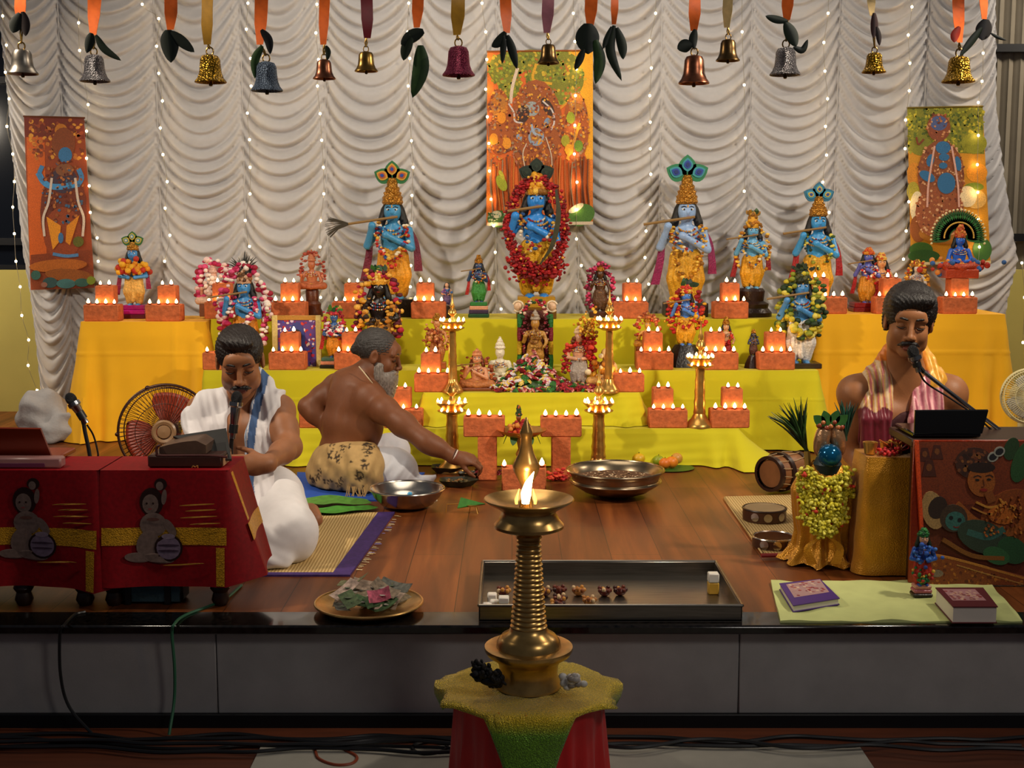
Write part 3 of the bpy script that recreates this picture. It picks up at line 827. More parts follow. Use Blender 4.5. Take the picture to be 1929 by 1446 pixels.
def crest_of(root, U, S, kind, z0, h, cols, w=1.0, rnd=None):
    m = MB()
    if kind == 'fan':                                   # a fan of pointed peacock eyes
        for a, l in ((-66, 1.0), (66, 1.0), (0, 1.0)):
            R = rotm(0, math.radians(a), 0); L = h * l * S * (1.0 if a == 0 else 1.02); ww = 0.40 * h * S * w
            for q, (sc, zz, c, dy) in enumerate(((1, 0, cols[0], 0), (0.62, 0.24, cols[1], 0.012), (0.40, 0.36, cols[2], 0.02), (0.22, 0.44, cols[3], 0.026))):
                m.prism(leaf_c(ww * sc, L * sc), -dy * S - 0.012 * S, 0.012 * S, c, R, np.array(U(0, 0.0, z0)) + R @ np.array((0, 0, L * zz)))
    elif kind == 'spikes':
        for i in range(34):
            a = rnd.uniform(-1.25, 1.25); l = h * rnd.uniform(0.6, 1.05); y = rnd.uniform(-0.05, 0.05)
            p0 = U(0.03 * math.sin(a), 0, z0 - 0.05); p2 = U(math.sin(a) * l * 0.95 * w, y, z0 + math.cos(a) * l * 0.95 - 0.25 * l * abs(math.sin(a)))
            p1 = (np.array(p0) + p2) / 2 + np.array((0, 0, 0.12 * l * S))
            m.tube(spline([p0, p1, p2], 4), [0.011 * S, 0.011 * S, 0.01 * S, 0.01 * S, 0.009 * S, 0.008 * S, 0.006 * S, 0.004 * S, 0.002 * S], 5, rnd.choice(cols))
        m.ball(U(0, 0, z0 - 0.02), np.array((0.09, 0.07, 0.08)) * S, cols[0], 2)
    elif kind == 'leaf':
        for i in range(16):
            a = rnd.uniform(-1.5, 1.5); l = h * rnd.uniform(0.7, 1.1); R = rotm(rnd.uniform(-0.5, 0.5), a, 0)
            m.prism(leaf_c(0.32 * h * S, l * S), -0.006 * S, 0.006 * S, rnd.choice(cols), R, U(rnd.uniform(-0.06, 0.06) * w, rnd.uniform(-0.06, 0.03), z0))
    return m.build('crest', M_ATTR, root, ang=25)
def garland_of(root, U, S, kind, pal, n, r, rnd, name='garland', arg=None, mat_=None):
    m = MB()
    if kind == 'U':
        c = [U(-0.13, -0.04, 0.77), U(-0.15, -0.12, 0.62), U(-0.09, -0.15, (arg or 0.3) + 0.1), U(0, -0.17, arg or 0.3), U(0.09, -0.15, (arg or 0.3) + 0.1), U(0.15, -0.12, 0.62), U(0.13, -0.04, 0.77)]
        blobs(m, c, n, r * S, pal, rnd)
    elif kind in ('arch', 'ring'):
        rx, rz, cz = arg or (0.30, 0.55, 0.55)
        a0, a1 = (-2.3, 2.3) if kind == 'arch' else (-math.pi, math.pi)
        c = [U(rx * math.sin(a), -0.03 if kind == 'arch' else -0.10, cz + rz * math.cos(a)) for a in arc(17, a0, a1)]
        blobs(m, c, n, r * S, pal, rnd, 0.8)
    elif kind == 'mass':
        x0, z0, sx_, sz_ = arg
        for i in range(n):
            m.ball(U(x0 + rnd.gauss(0, sx_), -0.10 + rnd.gauss(0, 0.05), z0 + rnd.gauss(0, sz_)), r * S * rnd.uniform(0.7, 1.2), rnd.choice(pal), 1)
    return m.build(name, mat_ or M_BLOB, root)
def base_of(root, S, off, kind, h, w, cols):
    """plinth from z = 0 up to h (metres)"""
    m = MB(); o = np.array(off, float)
    if kind == 'box':
        n = len(cols)
        for i, c in enumerate(cols): m.box(o + (0, 0, h * (i + 0.5) / n), (w * (1 - 0.06 * i), w * 0.75 * (1 - 0.06 * i), h / n), 0.004, c)
    elif kind == 'turned':
        m.lathe([(w * 0.55, 0), (w * 0.55, h * 0.15), (w * 0.45, h * 0.3), (w * 0.47, h * 0.45), (w * 0.33, h * 0.55), (w * 0.36, h * 0.9), (w * 0.30, h), (0, h)], o, 20, cols[0], sy=0.75)
    elif kind == 'heap':
        m.lathe([(w * 0.56, 0), (w * 0.5, h * 0.35), (w * 0.36, h * 0.75), (w * 0.26, h), (0, h)], o, 18, cols[0], sy=0.75, rip=(6, 0.05))
    return m.build('plinth', M_GLOSS, root, ang=30)
def deity(label, px, Y, z, ptop, body=1.0, base=None, crown=None, crest=None, garl=(), pose='stand', skin='#3f86bd', cloth='#d69a1a', arms='flute', sash=None,
          hair='#0d0a0a', res=0.02, seed=0, group=None, name='deity_statue', flute=True, eyes=True, wide=1.0, lift=0.0, xo=0.0, root=None, face=None, fl=-0.42):
    rnd = random.Random(seed * 7 + 3)
    x = xat(px, Y, z); H = at(px, ptop, Y)[2] - z
    bl = 0.64 if pose == 'sit' else 1.0
    tot = (base[1] if base else 0) + bl + (crown[1] - 0.05 if crown else 0) + (crest[1] if crest else 0) - (0.03 if crest else 0)
    S = H / tot
    if root is None: root = thing(name, label, 'statue', (x, Y, z), group, world=False)
    o = (xo * S, 0, (base[1] * S if base else 0))
    if base: base_of(root, S, (0, 0, 0), base[0], base[1] * S + 0.03 * S * (pose != 'sit') + 0.0, base[2] * S, base[3])
    U0 = figure(root, S, o, pose, skin, cloth, arms, rnd, res, hair, sash, flute, eyes=eyes, face=face, fl=fl)
    U = U0
    zt = 0.955 if pose != 'sit' else 0.955
    if crown: crown_of(root, U, S, crown[0], crown[1], crown[2], zt, rnd)
    if crest: crest_of(root, U, S, crest[0], zt + (crown[1] - 0.02 if crown else 0.0), crest[1], crest[2], crest[3] if len(crest) > 3 else 1.0, rnd)
    for g in garl:
        if pose == 'sit' and g[0] != 'mass' and len(g) > 4: pass
        garland_of(root, U, S, g[0], g[1], g[2], g[3], rnd, arg=g[4] if len(g) > 4 else None)
    root['_S'] = S; del root['_S']
    return root, U, S
PEA = ['#1f6a34', '#c9962a', '#b5531d', '#1c3f8f']; PEAB = ['#1d7a4c', '#2f8f9a', '#1c3f9a', '#0e2a6a']
BLUE = '#2f7db8'
# tall ones on the topmost step
r_, U, S = deity('tall blue flute statue holding up a feather whisk, green peacock crest above a wound turban', 742, Y1 + 0.24, Z1, 305, base=('box', 0.15, 0.40, ['#1a1512']), crown=('tall', 0.26, ['gold']), crest=('fan', 0.19, PEA, 1.15),
      skin='#3f8fc0', cloth='#d9961c', sash='#6a1530', res=0.014, garl=(('U', PAL_BEAD, 60, 0.022, 0.42), ('U', PAL_RED, 40, 0.02, 0.36)), seed=1)
m = MB(); rnd = random.Random(4)
for i in range(26):
    a = rnd.uniform(-1.0, 1.0); m.tube([U(-0.40, -0.165, 0.765), U(-0.48 - 0.06 * math.cos(a), -0.17, 0.76 + 0.06 * math.sin(a)), U(-0.50 - 0.15 * math.cos(a), -0.17, 0.73 + 0.13 * math.sin(a))], [0.006 * S, 0.004 * S, 0.002 * S], 4, '#4a4438')
m.build('feather_whisk', M_ATTR, r_)
CENTER = deity('blue flute statue at the centre of the altar, wound in red garland', 1010, Y1 + 0.10, Z1, 300, base=('box', 0.17, 0.36, ['#6d4a14', '#b88a24']), crown=('flowers', 0.16, PAL_GOLD), crest=('fan', 0.17, ['#16261a', '#1f3020', '#16261a', '#1f3020'], 1.2),
      skin='#2f8ae0', cloth='#dba512', res=0.014, garl=(('U', PAL_BEAD, 50, 0.02, 0.45),), seed=2, arms='flute', fl=-0.26)
deity('tall pale blue flute statue with a green and blue peacock crest, magenta sash', 1290, Y1 + 0.26, Z1, 294, base=('box', 0.10, 0.40, ['#2a1c12']), crown=('tall', 0.27, ['gold']), crest=('fan', 0.21, PEAB, 1.15),
      skin='#93b2de', cloth='#dca426', sash='#8f1c56', res=0.014, garl=(('U', PAL_GOLD, 80, 0.02, 0.26), ('U', PAL_BEAD, 40, 0.02, 0.5)), seed=3)
deity('blue flute statue with a golden leaf crown on a stepped dark wooden plinth', 1414, Y1 + 0.22, Z1, 393, base=('turned', 0.40, 0.58, ['#2a1710']), crown=('flowers', 0.2, PAL_GOLD), crest=('leaf', 0.10, ['#3a5a20', '#a0701c', '#26401c'], 1.2),
      skin='#62a8d4', cloth='#d79a18', sash='#8f1c22', res=0.018, garl=(('arch', PAL_GOLD, 60, 0.03, (0.24, 0.42, 0.58)), ('U', PAL_BEAD, 40, 0.025, 0.36)), seed=4)
deity('small blue-crested flute statue with a red sash, behind a brick near the topmost step end', 1536, Y6 + 0.27, Z6, 345, base=('box', 0.10, 0.40, ['#3a2412']), crown=('tall', 0.22, ['gold']), crest=('fan', 0.18, ['#1d6a8a', '#2f8fae', '#c9b24a', '#1c3f8f'], 1.15),
      skin='#3c98d8', cloth='#d7a021', sash='#a0161c', res=0.015, garl=(('U', PAL_YG, 40, 0.022, 0.38),), seed=5)
deity('small star-crowned statue in yellow jacket on a pink plinth, beside brick stacks', 255, Y5 + 0.28, Z5, 437, base=('box', 0.20, 0.42, ['#5a0c24', '#b3157a', '#a3126c']), crown=('tall', 0.14, ['gold']), crest=('fan', 0.2, ['#2f6a34', '#c9b23a', '#4a8fae', '#d9d2b0'], 1.2),
      skin='#4690d0', cloth='#e0b056', arms='lap', sash='#8a1440', res=0.018, garl=(('mass', ['#d98a14', '#b5301c', '#e0a51e'], 60, 0.05, (0, 0.66, 0.12, 0.05)),), seed=6)
deity('figure smothered in pink and white garlands, half behind a brick', 404, Y1 + 0.25, Z1, 495, pose='sit', skin='#d8a890', cloth='#e0c0a8', arms='bless', base=('box', 0.25, 0.5, ['#7a4a30']), crown=('cone', 0.2, ['#d8b0a0']), res=0.022, hair=None, eyes=False,
      garl=(('arch', PAL_PINK, 90, 0.06, (0.28, 0.44, 0.72)), ('mass', ['#efe3d8', '#e3c9c0'], 50, 0.045, (0, 0.7, 0.09, 0.12))), seed=7)
deity('terracotta elephant-god carving on a narrow brown stand', 589, Y1 + 0.22, Z1, 470, pose='sit', skin='#b56a44', cloth='#a85a34', arms='bless', base=('turned', 0.62, 0.42, ['#5a2c16']), crown=('cone', 0.26, ['#b8704a']), res=0.02, hair=None, eyes=False,
      garl=(('arch', ['#a84a34', '#c98060', '#8a2a1c'], 70, 0.04, (0.24, 0.42, 0.72)),), seed=8)
deity('small dark blue figure with gilded crown on a green and pink striped plinth', 902, Y1 + 0.16, Z1, 480, base=('box', 0.34, 0.5, ['#1c4a2a', '#3a2a4a', '#d99a7a', '#2f7a3a']), crown=('tall', 0.2, ['gold']),
      skin='#2a4a78', cloth='#3a8a3a', sash='#b0201c', res=0.022, garl=(('U', PAL_BEAD, 40, 0.025, 0.5),), seed=9)
deity('tiny blue-clad figurine standing beside a brick below the whisk-bearing statue', 842, Y1 + 0.12, Z1, 532, base=('box', 0.5, 0.5, ['#2a2420']), skin='#d0a080', cloth='#4a3a6a', arms='lap', res=0.035, garl=(('mass', ['#6a4a8a', '#2d5c9a'], 16, 0.06, (0, 0.62, 0.08, 0.06)),), eyes=False, seed=10, name='figurine')
deity('dark bronze figure framed in a dark pink garland', 1130, Y1 + 0.18, Z1, 494, skin='#4a2c18', cloth='#5a3a20', arms='bless', base=('box', 0.1, 0.5, ['#4a2418']), crown=('tall', 0.2, ['gold']), res=0.022, eyes=False,
      garl=(('arch', PAL_PINK[:2] + ['#7a1038', '#5a0c20'], 150, 0.045, (0.27, 0.60, 0.52)),), seed=11)
# second step
deity('blue flute statue with black feather crest and pink garland arch, behind the white-shawled singer', 464, Y2 + 0.25, Z2, 472, base=('box', 0.1, 0.4, ['#2a1c12']), crown=('flowers', 0.16, ['#c9a080', '#8a5a30', '#5a3a20']), crest=('spikes', 0.26, ['#1a1a18', '#2a2c22', '#3a3a2a'], 1.0),
      skin='#3f8fd0', cloth='#d98a1a', sash='#9a1428', res=0.016, garl=(('arch', PAL_PINK, 150, 0.042, (0.28, 0.58, 0.58)), ('U', PAL_PINK, 60, 0.03, 0.4)), seed=12)
deity('black-faced statue in gold and maroon with a green leaf tuft, behind the priest', 716, Y2 + 0.22, Z2, 498, base=('box', 0.08, 0.45, ['#2a1710']), crown=('flowers', 0.16, ['#d99a1c', '#b0183a', '#e8c05a']), crest=('leaf', 0.10, ['#1c4a20', '#2f6a2a', '#16361a'], 1.4),
      skin='#1c120e', face='#140e0c', cloth='#a8701a', arms='lap', sash='#5a1424', res=0.018, garl=(('arch', ['#b0183a', '#d99a1c', '#5a1424', '#e8b04a'], 110, 0.04, (0.25, 0.5, 0.6)), ('U', ['#b8751c', '#2a1a10', '#d9a03a'], 80, 0.035, 0.35)), seed=13)
deity('small round-faced blue doll in white garland and orange skirt beside the framed picture', 631, Y2 + 0.16, Z2, 574, base=('box', 0.2, 0.6, ['#1c1512', '#d98a6a', '#4a6a5a']), crown=('flowers', 0.08, ['#b0183a', '#d04a3a']), crest=('leaf', 0.15, ['#1c4a20', '#3f7a2a', '#c9a23a'], 1.2),
      skin='#2d5c9a', cloth='#d98a14', arms='lap', sash='#b0201c', res=0.022, hair=None, garl=(('arch', ['#b0183a', '#8a1428'], 60, 0.035, (0.2, 0.4, 0.68)), ('U', ['#efe3d8', '#d8c0d0', '#b0183a'], 80, 0.04, 0.52)), seed=14)
deity('blue flute statue wreathed in red and yellow garlands on a black plinth', 1290, Y2 + 0.22, Z2, 524, base=('heap', 0.36, 0.66, ['#15100e']), crown=('flowers', 0.14, ['#d9a01c', '#c8321c', '#e8c05a']), crest=('leaf', 0.14, ['#16361a', '#1f4a22', '#0f2413'], 1.8),
      skin='#4a82d8', cloth='#d9a01c', res=0.018, garl=(('arch', ['#b0181c', '#c8321c', '#e0a51e', '#8a0c14'], 130, 0.045, (0.28, 0.42, 0.58)), ('U', ['#b0181c', '#e0a51e'], 60, 0.035, 0.34)), seed=15)
deity('blue statue in a long white skirt hung with yellow-green garlands', 1505, Y2 + 0.17, Z2, 496, base=('box', 0.03, 0.45, ['#3a2a1a']), crown=('flowers', 0.16, ['#2a3314', '#4a4a20', '#1c2410']), crest=('leaf', 0.08, ['#16241a', '#2a3a1c'], 1.2),
      skin='#4a8cc8', cloth='#e3ddd6', res=0.016, garl=(('arch', PAL_YG, 150, 0.042, (0.22, 0.40, 0.62)), ('U', PAL_YG, 80, 0.04, 0.32)), seed=16)
m = MB()
YS = Y2 + 0.17
deity('small red figurine partly behind a brick, left of the tiny dark figurine', 1366, Y2 + 0.22, Z2, 596, base=('box', 0.2, 0.5, ['#4a2418']), skin='#d0a070', cloth='#a0181c', arms='bless', crown=('tall', 0.22, ['gold']), res=0.026, garl=(('U', PAL_RED, 40, 0.035, 0.4),), seed=17, name='figurine')
deity('tiny dark blue-faced figurine on a dark cone plinth, left of the white-skirted statue', 1418, Y2 + 0.13, Z2, 620, base=('heap', 0.5, 0.62, ['#2a1712']), skin='#1c2c4a', cloth='#3a1c1c', arms='lap', crown=('tall', 0.16, ['gold']), res=0.03, garl=(('U', ['#6a4a2a', '#2d3c6a'], 26, 0.04, 0.5),), seed=18, name='figurine')
deity('small gilded seated figure with orange garland behind a brick', 1219, Y2 + 0.22, Z2, 588, pose='sit', skin='#d9a24a', cloth='#c98a2a', arms='bless', base=('box', 0.5, 0.6, ['#8a3d1c']), crown=('tall', 0.24, ['gold']), res=0.026, hair=None, garl=(('arch', PAL_TERRA + ['#b5301c'], 70, 0.05, (0.26, 0.4, 0.72)),), seed=19, name='figurine')
deity('dancing terracotta statue on the wide step behind the lamp bricks', 824, Y2 + 0.12, Z2, 590, base=('box', 0.12, 0.4, ['#a8562c']), skin='#c98a54', cloth='#c07840', arms='bless', crown=('tall', 0.16, ['gold']), res=0.022, eyes=False, hair=None, garl=(('mass', PAL_TERRA, 60, 0.035, (0, 0.55, 0.10, 0.14)), ('arch', PAL_TERRA, 60, 0.035, (0.24, 0.4, 0.55))), seed=20)
# short middle step
ZF = Z3
deity('white seated figure with a conical crown beside the flower heap', 942, Y3 + 0.22, ZF, 634, pose='sit', skin='#e6dfc4', cloth='#e0d8ba', arms='lap', base=('box', 0.12, 0.6, ['#d8cfae']), crown=('cone', 0.22, ['#e8e0c8']), res=0.02, hair=None, eyes=False, seed=21)
deity('terracotta seated flute player at the end of the flower heap', 899, Y3 + 0.14, ZF, 656, pose='sit', skin='#d99a72', cloth='#b5703c', base=('box', 0.06, 0.7, ['#7a3d1c']), crown=('cone', 0.14, ['#d08a5a']), res=0.02, hair='#7a3d1c', garl=(('arch', PAL_TERRA[:3], 50, 0.04, (0.3, 0.3, 0.60)),), seed=22)
deity('bronze standing figure with cream chest, red garlands and a gilded flower tree behind', 1090, Y3 + 0.16, ZF, 612, skin='#d6a07e', cloth='#a8a09a', arms='lap', base=('box', 0.08, 0.5, ['#6a2a1c']), crown=('cone', 0.16, ['#e8c8a0']), res=0.02, eyes=False, hair=None, garl=(('arch', PAL_RED + ['#6a3a18'], 110, 0.045, (0.26, 0.36, 0.46)), ('mass', PAL_GOLD, 80, 0.03, (0.16, 1.08, 0.10, 0.12)), ('mass', PAL_RED, 40, 0.04, (0.22, 0.7, 0.05, 0.10))), seed=23)
deity('cream and gold flower-covered figure left of the last middle-step brick', 1140, Y3 + 0.17, ZF, 655, pose='sit', skin='#e0b878', cloth='#d9a860', arms='lap', base=('box', 0.1, 0.6, ['#7a4a1c']), res=0.022, hair=None, eyes=False, garl=(('mass', PAL_GOLD + ['#e8d8b0'], 70, 0.05, (0, 0.55, 0.16, 0.10)),), seed=24, name='figurine')
# right-hand side table
r1, U, S = deity('red and blue dancing couple on a black globe and red plinth', 1632, Y6 + 0.26, Z6, 468, base=('box', 0.14, 0.6, ['#7a1012', '#8a1414']), crown=('flowers', 0.1, ['#d98a1c', '#c8501c']), skin='#5a62b8', cloth='#c9861a', sash='#a0161c', res=0.018, garl=(('U', ['#efe3d8', '#c8321c'], 30, 0.025, 0.5),), seed=25)
deity('', 1632, Y6 + 0.26, Z6, 478, base=None, crown=('flowers', 0.1, ['#e0b04a', '#c8501c']), skin='#d99a62', cloth='#a8181c', arms='bless', res=0.02, garl=(('U', PAL_RED, 40, 0.03, 0.4),), seed=26, xo=0.24, root=r1)
deity('small white-faced gilded figure between bricks, behind the orange-shawled singer', 1724, Y6 + 0.16, Z6, 490, base=('box', 0.2, 0.6, ['#5a3a1a']), skin='#cfc8c0', cloth='#c98a2a', arms='lap', crown=('flowers', 0.14, PAL_GOLD), res=0.022, garl=(('arch', PAL_GOLD + ['#b0301c'], 100, 0.045, (0.24, 0.44, 0.6)),), seed=27, eyes=False)
zt = Z6 + BH + 0.108
r2, U, S = deity('blue seated statue on the brick pile under a green peacock-feather halo', 1805, Y6 + 0.14, zt, 425, pose='sit', base=('box', 0.16, 0.6, ['#b5401c']), crown=('flowers', 0.2, ['#c8641c', '#b5401c', '#d98a3a']), skin='#2c66d0', cloth='#b5401c', arms='lap', res=0.018,
                 garl=(('mass', ['#b5301c', '#2d5c9a', '#d98a3a'], 70, 0.05, (0, 0.42, 0.26, 0.05)),), seed=28)
m = MB(); rnd = random.Random(9)
for k, (r0, r1_, c, n) in enumerate(((0.30, 0.48, '#1f5a24', 40), (0.26, 0.40, '#2c7a30', 34))):
    for i in range(n):
        a = -1.75 + 3.5 * i / (n - 1); R = rotm(0, a, 0)
        m.prism(leaf_c(0.045 * S, (r1_ - 0.12) * S), -0.01 * S - 0.01 * S * k, 0.01 * S, c if i % 2 else '#2f5a20', R, U(0.14 * math.sin(a), 0.10, 0.94 + 0.14 * math.cos(a)))
for i in range(26):
    a = -1.8 + 3.6 * i / 25; m.ball(U(0.50 * math.sin(a), 0.09, 0.94 + 0.50 * math.cos(a)), 0.022 * S, '#e8d8a0', 1)
for i in range(30):
    a = -1.6 + 3.2 * i / 29; m.ball(U(0.27 * math.sin(a), 0.05, 0.94 + 0.27 * math.cos(a)), 0.017 * S, '#d9b04a', 1)
m.build('feather_halo', M_ATTR, r2, ang=25)

# ---- thick red garland hung on the central statue
_, U, S = CENTER
rnd = random.Random(77); base_pt = np.array(CENTER[0].location)
gm = MB(); cz = (0.80, 0.30)
cur = [base_pt + U(0.245 * math.sin(a) * (1 - 0.10 * (math.cos(a) < -0.5)), -0.10 + 0.05 * math.cos(a), 0.64 + 0.42 * math.cos(a)) for a in arc(25, -math.pi, math.pi)]
blobs(gm, cur, 1100, 0.019 * S, ['#8a0a10', '#a81018', '#6a060c', '#b81c1c', '#94101a'], rnd, 1.25)
cur2 = [base_pt + U(0.2 * math.sin(a), -0.16, 0.38 - 0.14 * math.cos(a)) for a in arc(9, -1.3, 1.3)]
blobs(gm, cur2, 420, 0.019 * S, ['#8a0a10', '#a81018', '#6a060c', '#b81c1c'], rnd, 2.4)
for i in range(26):
    t = rnd.randrange(len(cur)); gm.ball(cur[t] + np.array((rnd.gauss(0, 0.02), -0.035, rnd.gauss(0, 0.02))), 0.008, '#e0a83a', 1)
go = gm.build('flower_garland', M_BLOB, loc=cur[0]); tag(go, 'thick red flower garland hanging around the central blue statue', 'garland')
fe = MB(); fe.strip(spline([base_pt + U(0.17, -0.2, 0.98), base_pt + U(0.19, -0.22, 0.75), base_pt + U(0.14, -0.22, 0.5), base_pt + U(0.03, -0.21, 0.32)], 8), [0.006 + 0.010 * math.sin(math.pi * i / 24) for i in range(25)], (1, 0, 0.2), 0.004, '#3a3a24')
fo = fe.build('peacock_feather', M_LEAF, loc=base_pt + U(0.1, -0.2, 0.5)); tag(fo, 'long dark peacock feather across the chest of the central statue', 'feather')

# ---- bronze shrine with pillar garlands under the central statue
Ysh = Y2 + 0.16; xs = xat(1008, Ysh, Z2)
T = thing('shrine', 'small shrine with ivory scroll top and striped pillars holding a gilded figure', 'shrine', (xs, Ysh, Z2))
pp = lambda px, py, dy=0.0: at(px, py, Ysh + dy)
m = MB(); m.box((xs, Ysh + 0.03, (Z2 + pp(1008, 585)[2]) / 2), (mpx(66, Ysh), 0.05, pp(1008, 585)[2] - Z2), 0.008, '#5a2418'); m.build('back_panel', M_SPECK, T)
for s, px in ((-1, 979), (1, 1037)):
    m = MB(); z0 = Z2
    segs = ['#1c6a2a', '#c9a21c', '#7a1428', '#1c6a2a']
    for i, c in enumerate(segs):
        za = Z2 + (pp(px, 590)[2] - Z2) * i / 4; zb = Z2 + (pp(px, 590)[2] - Z2) * (i + 1) / 4
        m.lathe([(0.0, za), (0.014, za + 0.002), (0.016, (za + zb) / 2), (0.014, zb - 0.002), (0, zb)], (xat(px, Ysh, za), Ysh - 0.03, 0), 12, c)
    m.build('pillar', M_SPECK, T)
    m = MB(); c = pp(1008 + s * 32, 577)
    m.tube([c + np.array((0.030 * math.cos(a) * s, 0, 0.03 * math.sin(a))) for a in arc(14, 0.4, 5.6)], 0.006, 8, '#e3cfae')
    m.ball(c, (0.024, 0.012, 0.024), '#dcb894', 2); m.build('scroll', M_GLOSS, T)
m = MB(); blobs(m, [pp(985, 600, -0.04), pp(992, 575, -0.05), pp(1008, 568, -0.05), pp(1024, 575, -0.05), pp(1031, 600, -0.04)], 60, 0.011, ['#7a1428', '#b0183a', '#1c4a20', '#e8c8b0'], random.Random(3))
for sx_ in (990, 1027): blobs(m, [pp(sx_, 595, -0.05), pp(sx_ - (3 if sx_ < 1000 else -3), 640, -0.05), pp(sx_, 690, -0.05)], 60, 0.009, ['#7a1428', '#a03040', '#d8b08a', '#5a1420'], random.Random(5))
m.build('garland', M_BLOB, T)
deity('', 1008, Ysh - 0.06, Z2, 583, base=None, crown=('cone', 0.2, ['#a89a8a']), skin='#b8863a', cloth='#c08a34', arms='bless', res=0.022, hair=None, eyes=False, garl=(('mass', ['#c99a4a', '#8a5a24'], 40, 0.03, (0, 0.5, 0.06, 0.15)),), seed=31, root=thing('gilded_figure', None, None, (xat(1008, Ysh - 0.06, Z2) - xs, -0.06, 0), world=False))
gf = bpy.data.objects['gilded_figure']; gf.parent = T

# ---- framed picture on the wide step
Yp = Y2 + 0.20
T = thing('picture_frame', 'framed bright picture in purple and red standing behind a brick on the wide step', 'picture', (xat(559, Yp, Z2), Yp, Z2))
def pquad(m, x0, y0, x1, y1, Y, th, col, bev=0.0):
    a = at(x0, y1, Y); b = at(x1, y0, Y); m.box(((a[0] + b[0]) / 2, Y + th / 2, (a[2] + b[2]) / 2), (b[0] - a[0], th, b[2] - a[2]), bev, col)
m = MB(); pquad(m, 516, 594, 602, 603, Yp, 0.02, '#b8863a', 0.003); pquad(m, 519, 690, 600, 698, Yp, 0.02, '#b8863a', 0.003)
pquad(m, 514, 594, 522, 698, Yp - 0.003, 0.024, '#d8c27a', 0.003); pquad(m, 596, 594, 604, 698, Yp - 0.003, 0.024, '#d8c27a', 0.003); m.build('frame', M_GLOSS, T)
m = MB(); pquad(m, 520, 600, 598, 694, Yp + 0.006, 0.008, '#5a3a8a')
rnd = random.Random(8)
def pell(m, cx, cy, rx, ry, col, Y, n=18, rot=0.0):
    pts = []
    for i in range(n):
        a = 2 * math.pi * i / n; x = rx * math.cos(a); y = ry * math.sin(a)
        q = at(cx + x * math.cos(rot) - y * math.sin(rot), cy + x * math.sin(rot) + y * math.cos(rot), Y); pts.append((q[0], q[2]))
    m.prism(pts[::-1], Y, Y + 0.001, col)
for i in range(150):
    pell(m, rnd.uniform(522, 596), rnd.uniform(602, 692), rnd.uniform(1.5, 3.5), rnd.uniform(1.5, 3.5), rnd.choice(['#d8c8e0', '#b0183a', '#3a4ab0', '#e8d8d0', '#6a2a7a', '#c8321c']), Yp + 0.005 - 0.0002 * (i % 9), 7)
pell(m, 559, 640, 16, 34, '#2a3a8a', Yp + 0.002, 20); pell(m, 559, 634, 10, 14, '#12141c', Yp + 0.001, 16); pell(m, 559, 640, 7, 8, '#d8d0c8', Yp, 14); pell(m, 559, 664, 12, 14, '#6a5ab0', Yp, 14)
m.build('picture_print', M_ATTR, T, smooth=False)

# ---- flowers heaped before the shrine
M_FLW = mat('fresh petals', attr=True, rough=0.75)
def flower_mesh(cols, r, seed):
    rn = random.Random(seed); m = MB()
    for ring, n, rr, zz in ((0, 7, 0.75, 0.25), (1, 5, 0.42, 0.5)):
        for i in range(n):
            a = 2 * math.pi * i / n + ring * 0.4
            m.ball((rr * r * math.cos(a), rr * r * math.sin(a), zz * r), (r * 0.42, r * 0.42, r * 0.22), rn.choice(cols), 1)
    m.ball((0, 0, 0.55 * r), (0.25 * r, 0.25 * r, 0.2 * r), cols[-1], 1); m.ball((0, 0, 0.18 * r), (0.8 * r, 0.8 * r, 0.18 * r), cols[0], 1)
    o = m.build('flower', M_FLW); me = o.data; bpy.data.objects.remove(o); return me
FL = [('white flower in the heap before the shrine', flower_mesh(['#e8e0e0', '#d8d0e0', '#e8c84a'], 0.02, 1)), ('dark red flower in the heap before the shrine', flower_mesh(['#8a1420', '#a8202c', '#5a0c14'], 0.02, 2)),
      ('pink flower in the heap before the shrine', flower_mesh(['#d88a8a', '#e0b0a8', '#a03040'], 0.02, 3)), ('green sprig in the heap before the shrine', flower_mesh(['#2a6a2a', '#1c4a1c', '#3a7a2c'], 0.022, 4)), ('yellow flower in the heap before the shrine', flower_mesh(['#d8b83a', '#c9a21c', '#e8d070'], 0.018, 5))]
rnd = random.Random(21); FX0, FX1 = at(925, 735, Y3)[0], at(1125, 735, Y3)[0]
for i in range(270):
    u = rnd.random(); d = rnd.random(); x = FX0 + (FX1 - FX0) * u; Y = Y3 + 0.03 + 0.17 * d
    hump = math.exp(-((u - 0.38) / 0.24) ** 2)
    z = Z3 + (0.012 + 0.19 * hump * d * rnd.uniform(0.8, 1.0)) * (1 if d > 0.2 else 0.4)
    k = rnd.choices(range(5), [5, 4, 3, 4, 2] if u < 0.62 else [1, 9, 2, 2, 1])[0]
    o = bpy.data.objects.new('flower', FL[k][1]); COL.objects.link(o); o.location = (x, Y, z)
    o.rotation_euler = (rnd.uniform(0.2, 1.2), rnd.uniform(-0.4, 0.4), rnd.uniform(0, 6)); s = rnd.uniform(0.7, 1.2); o.scale = (s, s, s)
    tag(o, FL[k][0], 'flower', 'flowers heaped before the shrine: ' + FL[k][0].split(' in ')[0])
m = MB()
def mound(u, v):
    a = 2 * math.pi * u; r = v; hx = (FX1 - FX0) * 0.48 * r * math.cos(a); hy = 0.11 * r * math.sin(a); x = (FX0 + FX1) / 2 + hx
    uu = (x - FX0) / (FX1 - FX0); return (x, Y3 + 0.135 + hy, Z3 + 0.003 + 0.08 * math.exp(-((uu - 0.38) / 0.24) ** 2) * (1 - r ** 2) + 0.004 * math.sin(40 * x) * math.sin(40 * hy))
